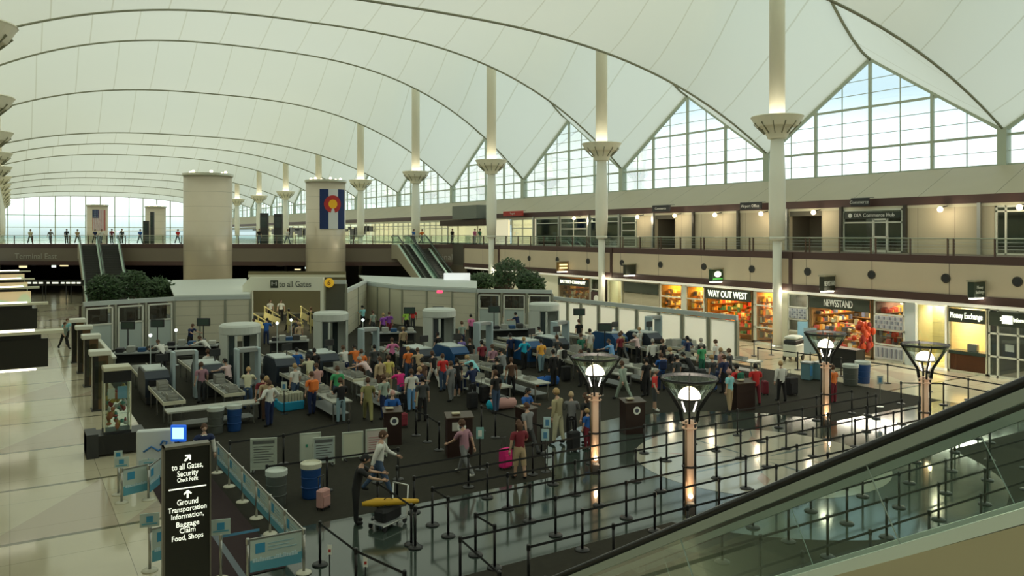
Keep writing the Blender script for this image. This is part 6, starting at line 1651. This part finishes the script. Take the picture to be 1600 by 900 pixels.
P(349, 562, 215, 'palepink', 'black', 'pale lilac shirt just below the small metal detector', 'reach', hcol='black')
P(331, 566, 190, 'mauve', 'darkgrey', 'mauve top left of the pale lilac shirt', 'stand2')
P(368, 577, 160, 'cream', 'jeans', 'cream shirt at the near end of the second lane', 'reach', hcol='blond')
P(397, 499, 190, 'black', 'black', 'black and white uniform beside the left post of the gate portal', 'stand2')
P(371, 489, 150, 'blue', 'black', 'blue shirt behind the nearest body scanner', 'stand')
P(422, 469, 10, 'white', 'black', 'white shirt and black trousers in the gate passage, left one', 'stand')
P(439, 469, -10, 'white', 'black', 'white shirt and black trousers in the gate passage, right one', 'stand2', skin=1)
P(486, 481, 190, 'black', 'black', 'black shirt and trousers at the right edge of the gate passage', 'stand2')
P(416, 498, 150, 'blue', 'navy', 'blue shirt reaching at the table before the gate', 'reach', hcol='black')
P(449, 546, A, 'blue', 'black', 'deep blue shirt and black trousers with back turned, behind the cyan crates', 'stand2', hcol='black')
P(473, 556, A, 'cream', 'khaki', 'cream shirt reaching over the table, back turned', 'reach', hcol='black')
P(481, 568, 200, 'white', 'jeans', 'white striped shirt beside the plaid shirt', 'stand2', hcol='blond')
P(495, 569, 185, 'rose', 'jeans', 'rose checked shirt in the front lane crowd', 'hold', hcol='brown')
P(511, 580, 190, 'orange', 'navy', 'bright orange backpack and dark trousers', 'stand2', pack='orange')
P(524, 574, 170, 'green', 'jeans', 'green shirt half hidden behind the orange backpack', 'stand')
P(421, 596, 205, 'white', 'navy', 'white shirt and dark trousers standing nearest on the left carpet', 'hips', long=True)
P(393, 588, 185, 'maroon', 'black', 'maroon shirt and black trousers left of the white shirt', 'stand2', hcol='black')
P(405, 590, 160, 'tan', 'brown', 'tan top between maroon and white shirts', 'stand', hcol='blond')
P(532, 592, A, 'black', 'paleblue jeans', 'black top and pale blue jeans standing alone', 'hold', hcol='brown')
P(540, 541, 195, 'white', 'navy', 'white shirt at the middle roller table', 'reach')
P(552, 540, A, 'orange', 'jeans', 'coral orange shirt at the middle roller table', 'reach', hcol='black')
P(565, 547, 185, 'orange', 'brown', 'brownish orange shirt right of the coral one', 'stand2', hcol='brown')
P(578, 561, 220, 'palepink', 'darkgrey', 'pale pink shirt leaning over trays', 'bend', top_z=1.52, hcol='greyhair')
P(594, 559, 195, 'tan', 'brown', 'tan top with white bag strap', 'stand2', long=True)
P(607, 556, 175, 'yellow', 'tan', 'yellow shirt beside the tan top', 'stand', hcol='brown')
P(617, 575, 190, 'magenta', 'jeans', 'magenta shirt and jeans, arms out, mid carpet', 'reach', hcol='black')
P(615, 529, A, 'pink', 'black', 'pink shirt before the blue machine', 'hips', hcol='brown')
P(638, 543, 185, 'orange', 'jeans', 'salmon orange shirt between pink and tan shirts', 'stand', hcol='blond')
P(655, 545, 175, 'tan', 'black', 'tan shirt in front of the blue machine', 'reach', hcol='brown')
P(599, 490, 190, 'purple', 'black', 'purple shirt beyond the second metal detector, left one', 'stand2', hcol='blond')
P(608, 488, 165, 'purple', 'maroon', 'purple shirt beyond the second metal detector, right one', 'stand', hcol='brown')
P(635, 484, A, 'lime', 'black', 'lime shirt and black shorts by the cream folding wall', 'stand', shorts=True)
P(645, 481, 170, 'red', 'darkgrey', 'red shirt behind the lime shirt', 'stand2')
P(556, 470, 150, 'black', 'black', 'black clothes beside the recess wall', 'stand2', hcol='black')
P(567, 478, 190, 'cyan', 'black', 'pale cyan shirt beside the recess wall', 'hold', hcol='black')
P(583, 486, 200, 'sage', 'darkgrey', 'sage shirt left of the purple shirts', 'stand')
P(653, 574, 20, 'navy', 'cream', 'navy top and cream cropped trousers by the black case', 'hold', shorts=False, hcol='blond', shoes='brown')
P(643, 578, 170, 'white', 'lightblue', 'white shirt between magenta and navy tops', 'stand2')
P(677, 548, 195, 'black', 'white', 'black shirt and white trousers', 'walk', hcol='brown')
P(692, 554, A, 'red', 'jeans', 'bright red shirt and jeans, back turned', 'stand2', hcol='brown')
P(714, 561, A, 'black', 'black', 'black shirt, black shorts and white shoes', 'stand', shorts=True, shoes='white', hcol='black')
P(705, 566, 200, 'grey', 'grey', 'grey shirt left of the white shoes', 'stand2', hcol='brown')
P(738, 568, 185, 'navy', 'black', 'navy coat with pale item, before the cyan shirt', 'hold', long=True, hcol='black')
P(744, 559, 215, 'cyan', 'navy', 'cyan shirt leaning over the table', 'bend', top_z=1.52, hcol='blond')
P(761, 561, 190, 'black', 'black', 'black top beside the tall grey shirt', 'stand2', pack='black', hcol='black')
P(786, 545, 195, 'grey', 'paleblue jeans', 'tall grey shirt and pale jeans reaching left', 'reach', sc=1.06, hcol='black')
P(799, 560, 170, 'brown', 'black', 'brown top right of the tall grey shirt', 'stand')
P(721, 526, 190, 'violet', 'black', 'violet shirt behind the third body scanner lane', 'stand2', hcol='brown')
P(734, 530, 170, 'black', 'maroon', 'black top next to the violet shirt', 'stand')
P(753, 533, 185, 'maroon', 'black', 'maroon top at the third metal detector, left one', 'stand2', hcol='black')
P(766, 540, 185, 'mauve', 'darkgrey', 'mauve top right of the maroon one', 'stand', hcol='brown')
P(722, 503, 190, 'sage', 'navy', 'grey green shirt before the frosted windows', 'stand', hcol='brown')
P(736, 492, 190, 'pink', 'black', 'pink top seen at the left mid wall window', 'stand2', hcol='black')
P(812, 489, 200, 'navy', 'black', 'navy uniform before the mid wall windows', 'reach', hcol='black')
P(812, 521, 190, 'navy', 'black', 'navy shirt left of the turquoise shirt', 'stand', hcol='black')
P(819, 528, A, 'turquoise', 'black', 'turquoise shirt and black trousers', 'hips', hcol='blond')
P(848, 531, A, 'amber', 'paleblue jeans', 'amber orange shirt and pale jeans, back turned', 'stand2', hcol='black')
P(869, 525, 185, 'darkgrey', 'black', 'dark grey shirt and black trousers beside the amber shirt', 'stand', sc=1.04)
P(884, 537, 190, 'white', 'black', 'white shirt with black bag, second right of the amber shirt', 'sling', pack='black', hcol='black')
P(899, 523, 190, 'darkgreen', 'black', 'dark green shirt before the blue machine edge', 'stand', hcol='brown')
P(893, 501, 180, 'black', 'black', 'black jacket beside the farther detector', 'stand2', hcol='brown')
P(922, 515, A, 'white', 'cream', 'white shirt and cream trousers behind the torchere dish', 'stand2', hcol='black', sc=1.03)
P(934, 507, 190, 'sage', 'black', 'pale sage shirt behind the white one', 'stand', hcol='black')
P(950, 508, 185, 'lightblue', 'grey', 'light blue shirt with grey hair', 'stand2', hcol='greyhair')
P(956, 531, 200, 'lightblue', 'cream', 'pale blue shirt at the near end of the table', 'reach', hcol='brown')
P(969, 521, 190, 'maroon', 'black', 'dark maroon top right of the light blue shirts', 'stand', hcol='brown')
P(985, 516, 185, 'olive', 'grey', 'olive shirt and grey trousers', 'walk', hcol='brown')
P(997, 521, 200, 'palepink', 'black', 'pale pink shirt next to the olive shirt', 'reach', hcol='greyhair')
P(1007, 512, 190, 'white', 'tan', 'white blouse behind the pale pink shirt', 'stand2', hcol='blond')
P(1020, 531, 150, 'white', 'black', 'white shirt and black trousers holding the pale suitcase', 'sling', hcol='greyhair', long=True)
P(1036, 531, 190, 'black', 'black', 'black shirt right of the stooping white shirt', 'stand2', hcol='brown')
P(1049, 544, 200, 'black', 'darkgrey', 'black shirt with blond hair', 'hold', hcol='blond')
P(1034, 553, 160, 'blue', 'navy', 'blue shirt before the black shirts', 'hold', hcol='brown', pack='navy')
P(1067, 527, 185, 'navy', 'black', 'navy shirt and black trousers, arms spread to the table', 'hips', hcol='black')
P(1092, 530, 185, 'black', 'navy', 'black shirt with grey hair at the frosted wall', 'stand2', hcol='greyhair')
P(1106, 536, A, 'green', 'darkgreen', 'green shirt with back turned near the end of the frosted wall', 'stand', hcol='greyhair')
P(1119, 532, 195, 'white', 'jeans', 'white top right of the green shirt', 'stand2', hcol='brown')
P(1127, 545, 190, 'rose', 'jeans', 'salmon top and jeans near the frosted wall end', 'stand', sc=.95, hcol='blond')
P(1140, 546, 200, 'darkgrey', 'black', 'dark grey jacket beside the frosted wall end', 'stand2', hcol='brown')
P(974, 564, 190, 'sage', 'sage', 'sage sweater right of the torchere dish', 'walk', long=True, hcol='brown')
P(1023, 577, 35, 'red', 'darkgrey', 'red shirt, dark shorts, grey cap and white shoes', 'stand2', shorts=True, shoes='white', hair='cap', hcol='greyhair')
P(1144, 578, 190, 'cyan', 'tan', 'pale shirt left of the two red shirts', 'stand2', hcol='rose')
P(1158, 572, A, 'red', 'darkgreen', 'red shirt with arms folded back, left of the two', 'hips', hcol='black', pack='darkgreen')
P(1181, 570, 150, 'red', 'maroon', 'red shirt and maroon trousers pulling a dark red case', 'sling', hcol='black')
P(1221, 566, 160, 'white', 'black', 'white shirt beside a large black case near the torchere', 'sling', long=True, hcol='blond')
P(1302, 572, 180, 'orange', 'maroon', 'orange top behind the third torchere', 'stand', sc=.95, hcol='brown')
P(872, 609, 200, 'khaki', 'cream', 'khaki sweater and cream trousers carrying a bag behind the maze', 'sling', long=True, sc=1.10, hcol='blond')
P(888, 615, 150, 'grey', 'black', 'grey top facing the khaki sweater', 'hold', hcol='tan', long=True)
P(912, 616, 190, 'black', 'black', 'black top with dark hair left of the torchere shaft', 'stand2', hair='long', hcol='brown')
P(918, 640, 190, 'blue', 'maroon', 'bright blue shirt, a child beside the torchere shaft', 'stand', sc=.78, hcol='blond')
PF(822, 688, 20, 'blue', 'black', 'blue uniform shirt standing behind the dark podium by the maze', 'hold', skin=2, hcol='black')
P(812, 659, 170, 'maroon', 'tan', 'maroon top and tan skirtlike shorts pulling a bright pink case', 'sling', shorts=True, hcol='brown', hair='long')
P(834, 628, 190, 'grey', 'darkgrey', 'grey top with pale shoulder bag, behind the maroon top', 'walk', hcol='brown')
P(726, 655, 200, 'mauve', 'grey', 'dusty mauve top and white shoes walking before the square-marked podium', 'walk2', shoes='white', hcol='brown')
PF(613, 693, -15, 'blue', 'navy', 'bald officer in blue shirt behind the brown podium', 'hold', hcol='rose', skin=1)
P(592, 672, 60, 'white', 'jeans', 'white shirt walking past the framed notices', 'walk2', long=True, sc=1.05, hcol='brown')
P(556, 712, 70, 'black', 'black', 'black clothes pushing a loaded luggage cart', 'reach', sc=1.0, hcol='black')
P(319, 664, -5, 'white', 'black', 'navy vest and white sleeves standing behind the black totem', 'stand2', skin=1, hcol='brown', long=True, vest='navy')
P(100, 503, 30, 'sage', 'black', 'grey-green shirt and black trousers walking on the stone floor', 'walk', hcol='brown')
P(104, 497, 15, 'cyan', 'darkgrey', 'pale blue top walking behind the grey-green shirt on stone', 'walk2', hcol='brown')
P(660, 561, 200, 'brown', 'black', 'brown top behind the cream cropped trousers', 'stand', hcol='black')
P(585, 540, 175, 'darkgrey', 'black', 'dark grey top behind the brownish orange shirt', 'stand', hcol='black')
P(630, 512, 190, 'tan', 'black', 'tan top before the cream folding wall, nearer the detector', 'stand', hcol='blond')
P(668, 520, 190, 'black', 'navy', 'black uniform at the third body scanner', 'stand2', hcol='black')
P(700, 505, 190, 'navy', 'black', 'navy uniform right of the third body scanner', 'stand', hcol='black')
P(838, 512, 190, 'white', 'black', 'white shirt behind the turquoise shirt', 'reach', hcol='black')
P(908, 548, 200, 'grey', 'black', 'grey jacket partly behind the torchere dish', 'stand2', hcol='brown')
P(865, 548, 195, 'black', 'black', 'black coat with white tag before the dark grey shirt', 'stand', long=True, hcol='black')
P(575, 590, 160, 'olive', 'olive', 'dull olive clothes at the near end of the middle tables', 'walk', hcol='brown')
P(600, 587, 200, 'sage', 'navy', 'pale sage top and navy trousers at the middle tables', 'stand2', hcol='brown')
P(1058, 556, 190, 'darkgrey', 'black', 'dark clothes right of the blue shirt', 'stand', hcol='black')
P(1082, 556, 190, 'black', 'black', 'black coat in front of the navy shirt', 'bend', top_z=1.5, hcol='black')

P(452, 482, 190, 'black', 'black', 'black clothes walking out of the gate passage, nearer the beacon', 'walk', hcol='black')
P(463, 497, 170, 'darkgrey', 'black', 'dark grey top at the desk before the gate', 'stand2', hcol='brown')
P(470, 505, 190, 'tan', 'jeans', 'tan top beside the second x-ray machine from the gate', 'stand', hcol='blond')
P(355, 540, 190, 'navy', 'black', 'navy top under the small metal detector', 'stand', hcol='black')
P(500, 545, 190, 'black', 'jeans', 'black top between the second and third entry tables', 'stand2', hcol='black')
P(660, 590, 170, 'darkgrey', 'black', 'dark grey coat behind the large black suitcase', 'stand', hcol='black')
P(775, 580, 190, 'black', 'jeans', 'black top and jeans before the tall grey shirt', 'stand2', hcol='brown')
P(1132, 556, 185, 'navy', 'black', 'navy top at the corner where the frosted wall ends', 'stand', hcol='brown')
P(1113, 556, 190, 'darkgrey', 'jeans', 'dark grey top before the green shirt', 'stand2', hcol='blond')
P(1010, 560, 185, 'black', 'black', 'black clothes before the pale silver suitcase', 'stand', hcol='black')
P(934, 545, 185, 'black', 'grey', 'black top directly behind the torchere dish', 'stand', hcol='black')
# on the bridge and the far escalators
def PB(px, label, top, bottom, pose='stand', back=2.2, **k):
    q = on_bridge(px, 0, -back); person(q[0], q[1], R(k.pop('rz', 20)), 'person in %s' % label, top, bottom, pose, z=UF + .01, **k)
for a_ in ((641, 'blue shirt at the head of the flag-tower escalators', 'blue', 'black', 'walk'), (654, 'orange shirt at the head of the flag-tower escalators', 'orange', 'jeans', 'walk2'), (739, 'pink shirt on the bridge before the lit shop', 'pink', 'white', 'stand'), (747, 'teal top on the bridge before the lit shop', 'darkgreen', 'white', 'stand2'),
          (703, 'black clothes on the bridge by the lit shop', 'black', 'black', 'stand'), (133, 'navy top above the left escalators', 'navy', 'black', 'walk'), (143, 'pale top above the left escalators', 'white', 'jeans', 'walk2'), (160, 'maroon top above the left escalators', 'maroon', 'black', 'stand'),
          (176, 'dark grey top at the bridge rail beside the left escalators', 'darkgrey', 'black', 'stand2'), (205, 'blue top on the bridge left of the tall tower', 'blue', 'jeans', 'walk'), (105, 'tan top on the bridge left of the escalators', 'tan', 'brown', 'walk'), (88, 'black top on the bridge near the far window', 'black', 'black', 'stand'),
          (62, 'grey top on the bridge near the far window', 'grey', 'jeans', 'walk2'), (30, 'cream top on the bridge at the frame side', 'cream', 'black', 'walk'), (265, 'red top on the bridge just left of the tall tower', 'red', 'jeans', 'walk'), (395, 'black top on the bridge between the towers', 'black', 'jeans', 'stand'), (440, 'white top on the bridge between the towers', 'white', 'jeans', 'walk')):
    PB(a_[0], a_[1], a_[2], a_[3], a_[4], back=2.0)
q = on_bridge(655, 0, 3.0)
# ================================================================ LUGGAGE
def suitcase(px, py, label, col, h=.62, w_=.42, d=.26, rz=0, tilt=0, sc=1.0):
    q = clear_of(*F(px, py), 'x', .25); t = thing('suitcase', label, 'suitcase', (*q, .012), R(rz)); t.rotation_euler = (R(tilt), 0, R(rz)); t.scale = (sc,) * 3
    m = cm(col, CL[col], .6)
    MB().cbox(0, 0, .05 + h / 2, w_, d, h, b=.04).build('shell', m, t)
    MB().box(-w_ * .36, w_ * .36, -d / 2 - .02, -d / 2 + .01, .12, h * .75).build('front_pocket', m, t)
    g = MB()
    for s_ in (-1, 1): g.tube((s_ * .10, d * .35, h), (s_ * .10, d * .35, h + .38), .010, n=6)
    g.tube((-.12, d * .35, h + .38), (.12, d * .35, h + .38), .016, n=6); g.build('pull_handle', M_dark, t)
    for a in (-1, 1):
        for b_ in (-1, 1): MB().lathe([(.03, 0), (.03, .025)], n=10, sm=False).build('wheel', M_black, t, (a * w_ * .4, b_ * d * .35, .03), (0, R(90), 0))
    return t
for a_ in ((640, 643, 'large black suitcase stood beside the cream cropped trousers', 'black', .72, .5, .3, 20), (738, 640, 'black suitcase below the navy coat', 'black', .68, .44, .28, 0), (756, 628, 'black suitcase beneath the tall grey shirt', 'black', .7, .46, .28, 10), (790, 733, 'bright pink suitcase pulled by the maroon top', 'magenta', .60, .42, .26, 15),
           (998, 590, 'pale silver suitcase beside the white shirt', 'white', .66, .46, .26, 0), (1008, 612, 'upright black suitcase before the pale silver one', 'black', .70, .42, .28, 0), (984, 597, 'low black bag left of the pale silver suitcase', 'black', .36, .5, .3, 10),
           (1195, 617, 'dark red suitcase leaning behind the maroon trousers', 'maroon', .60, .40, .25, 60), (1236, 618, 'large black suitcase beside the white shirt near the torchere', 'black', .78, .62, .36, 0), (884, 596, 'tall black suitcase under the white shirt with black bag', 'black', .72, .46, .3, 0),
           (1050, 600, 'black suitcase before the blond-haired black shirt', 'black', .62, .42, .28, 20), (1075, 598, 'black suitcase under the navy shirt', 'black', .60, .5, .28, -10), (1096, 597, 'dark grey suitcase before the green shirt', 'darkgrey', .6, .46, .28, 10), (1125, 600, 'navy suitcase near the frosted wall end', 'navy', .58, .42, .28, 0),
           (1112, 612, 'small bright blue bag on the carpet by the frosted wall end', 'blue', .3, .4, .25, 0), (628, 668, 'dark red suitcase behind the podium officer', 'maroon', .5, .4, .26, 0), (1165, 632, 'black suitcase by the two red shirts', 'black', .6, .44, .28, 0), (900, 704, 'dark suitcase at the feet of the grey top behind the maze', 'black', .62, .42, .28, 0),
           (722, 612, 'navy suitcase beside the white shoes', 'navy', .55, .4, .26, 0), (700, 606, 'white plastic bag held low by the white trousers', 'white', .34, .34, .2, 0)):
    suitcase(*a_)
# blue and orange duffel bags on low carts
for px, py, lab, c, c2 in ((855, 603, 'bright blue long duffel bag with orange end before the amber shirt', 'blue', 'orange'), (785, 640, 'faded pink long bag with turquoise end before the maze rail', 'rose', 'turquoise')):
    q = F(px, py); t = thing('duffel_bag', lab, 'bag', (*q, -.035), -.1)
    b = MB(); b.path([(-.62, 0, .26), (-.55, 0, .28), (0, 0, .30), (.55, 0, .28), (.62, 0, .26)], [.12, .22, .25, .22, .12], 14); b.build('bag', cm(c, CL[c]), t)
    MB().path([(-.70, 0, .26), (-.6, 0, .27), (-.56, 0, .28)], [.14, .225, .23], 14).build('end_panel', cm(c2, CL[c2]), t)
    MB().path([(-.25, -.1, .5), (-.1, -.08, .62), (.1, -.08, .62), (.25, -.1, .5)], .018, 6).build('handle', M_dark, t)
# luggage cart with yellow load (moving in the photo, built at rest)
q = F(606, 822); t = thing('luggage_cart', 'steel luggage cart carrying a long yellow case and black bag', 'cart', (*q, .012), R(25))
g = MB(); g.path([(-.45, -.25, .14), (.45, -.25, .14), (.5, -.25, .95)], .02, 6); g.path([(-.45, .25, .14), (.45, .25, .14), (.5, .25, .95)], .02, 6); g.tube((.5, -.25, .95), (.5, .25, .95), .022); g.build('frame', M_steel, t)
for x_ in (-.38, .38):
    for y_ in (-.24, .24): MB().lathe([(.07, -.015), (.07, .015)], n=14, sm=False).build('wheel', M_black, t, (x_, y_, .07), (R(90), 0, 0))
MB().box(-.45, .45, -.24, .24, .15, .17).build('deck', M_grey, t)
t2_ = thing('travel_bag', 'black travel bag lying on the luggage cart', 'bag', (*q, .185), R(25)); MB().cbox(0, 0, .16, .7, .4, .32, b=.06).build('bag', cm('black', CL['black']), t2_); MB().path([(-.15, 0, .31), (-.08, 0, .42), (.08, 0, .42), (.15, 0, .31)], .015, 6).build('handle', M_dark, t2_)
t3_ = thing('long_case', 'long tapering yellow case lying across the black travel bag', 'case', (*q, .51), R(-20)); MB().path([(-.65, 0, .10), (-.3, 0, .12), (.2, 0, .10), (.75, 0, .08), (.8, 0, .08)], [.05, .11, .09, .06, .03], 12).build('case', mat('case_yellow', (.72, .42, .03), .5), t3_); MB().path([(-.1, -.06, .2), (0, -.06, .27), (.12, -.06, .2)], .012, 6).build('handle', M_dark, t3_)
suitcase(505, 796, 'dusty pink suitcase on the dark carpet by the luggage cart', 'rose', .5, .36, .24, 30)
# small warm lamps and pale tags hanging on the near belts
for i, (px, py) in enumerate(((515, 865), (571, 884))):
    q = F(px, py, .72); t = thing('belt_tag', ['white paper tag with red mark hanging on the near belt, left one', 'white paper tag with red mark hanging on the near belt, right one'][i], 'tag', (*q, .70), -.5)
    MB().lathe([(.10, -.69), (.10, -.67), (.015, -.66), (.015, .0)], n=10, sm=False).build('stand', M_dark, t)
    MB().cbox(0, 0, .1, .09, .008, .22).build('sheet', M_whitelet, t); MB().cbox(0, -.006, .08, .05, .004, .06).build('mark', mat('tag_red', (.5, .05, .04), .6), t)
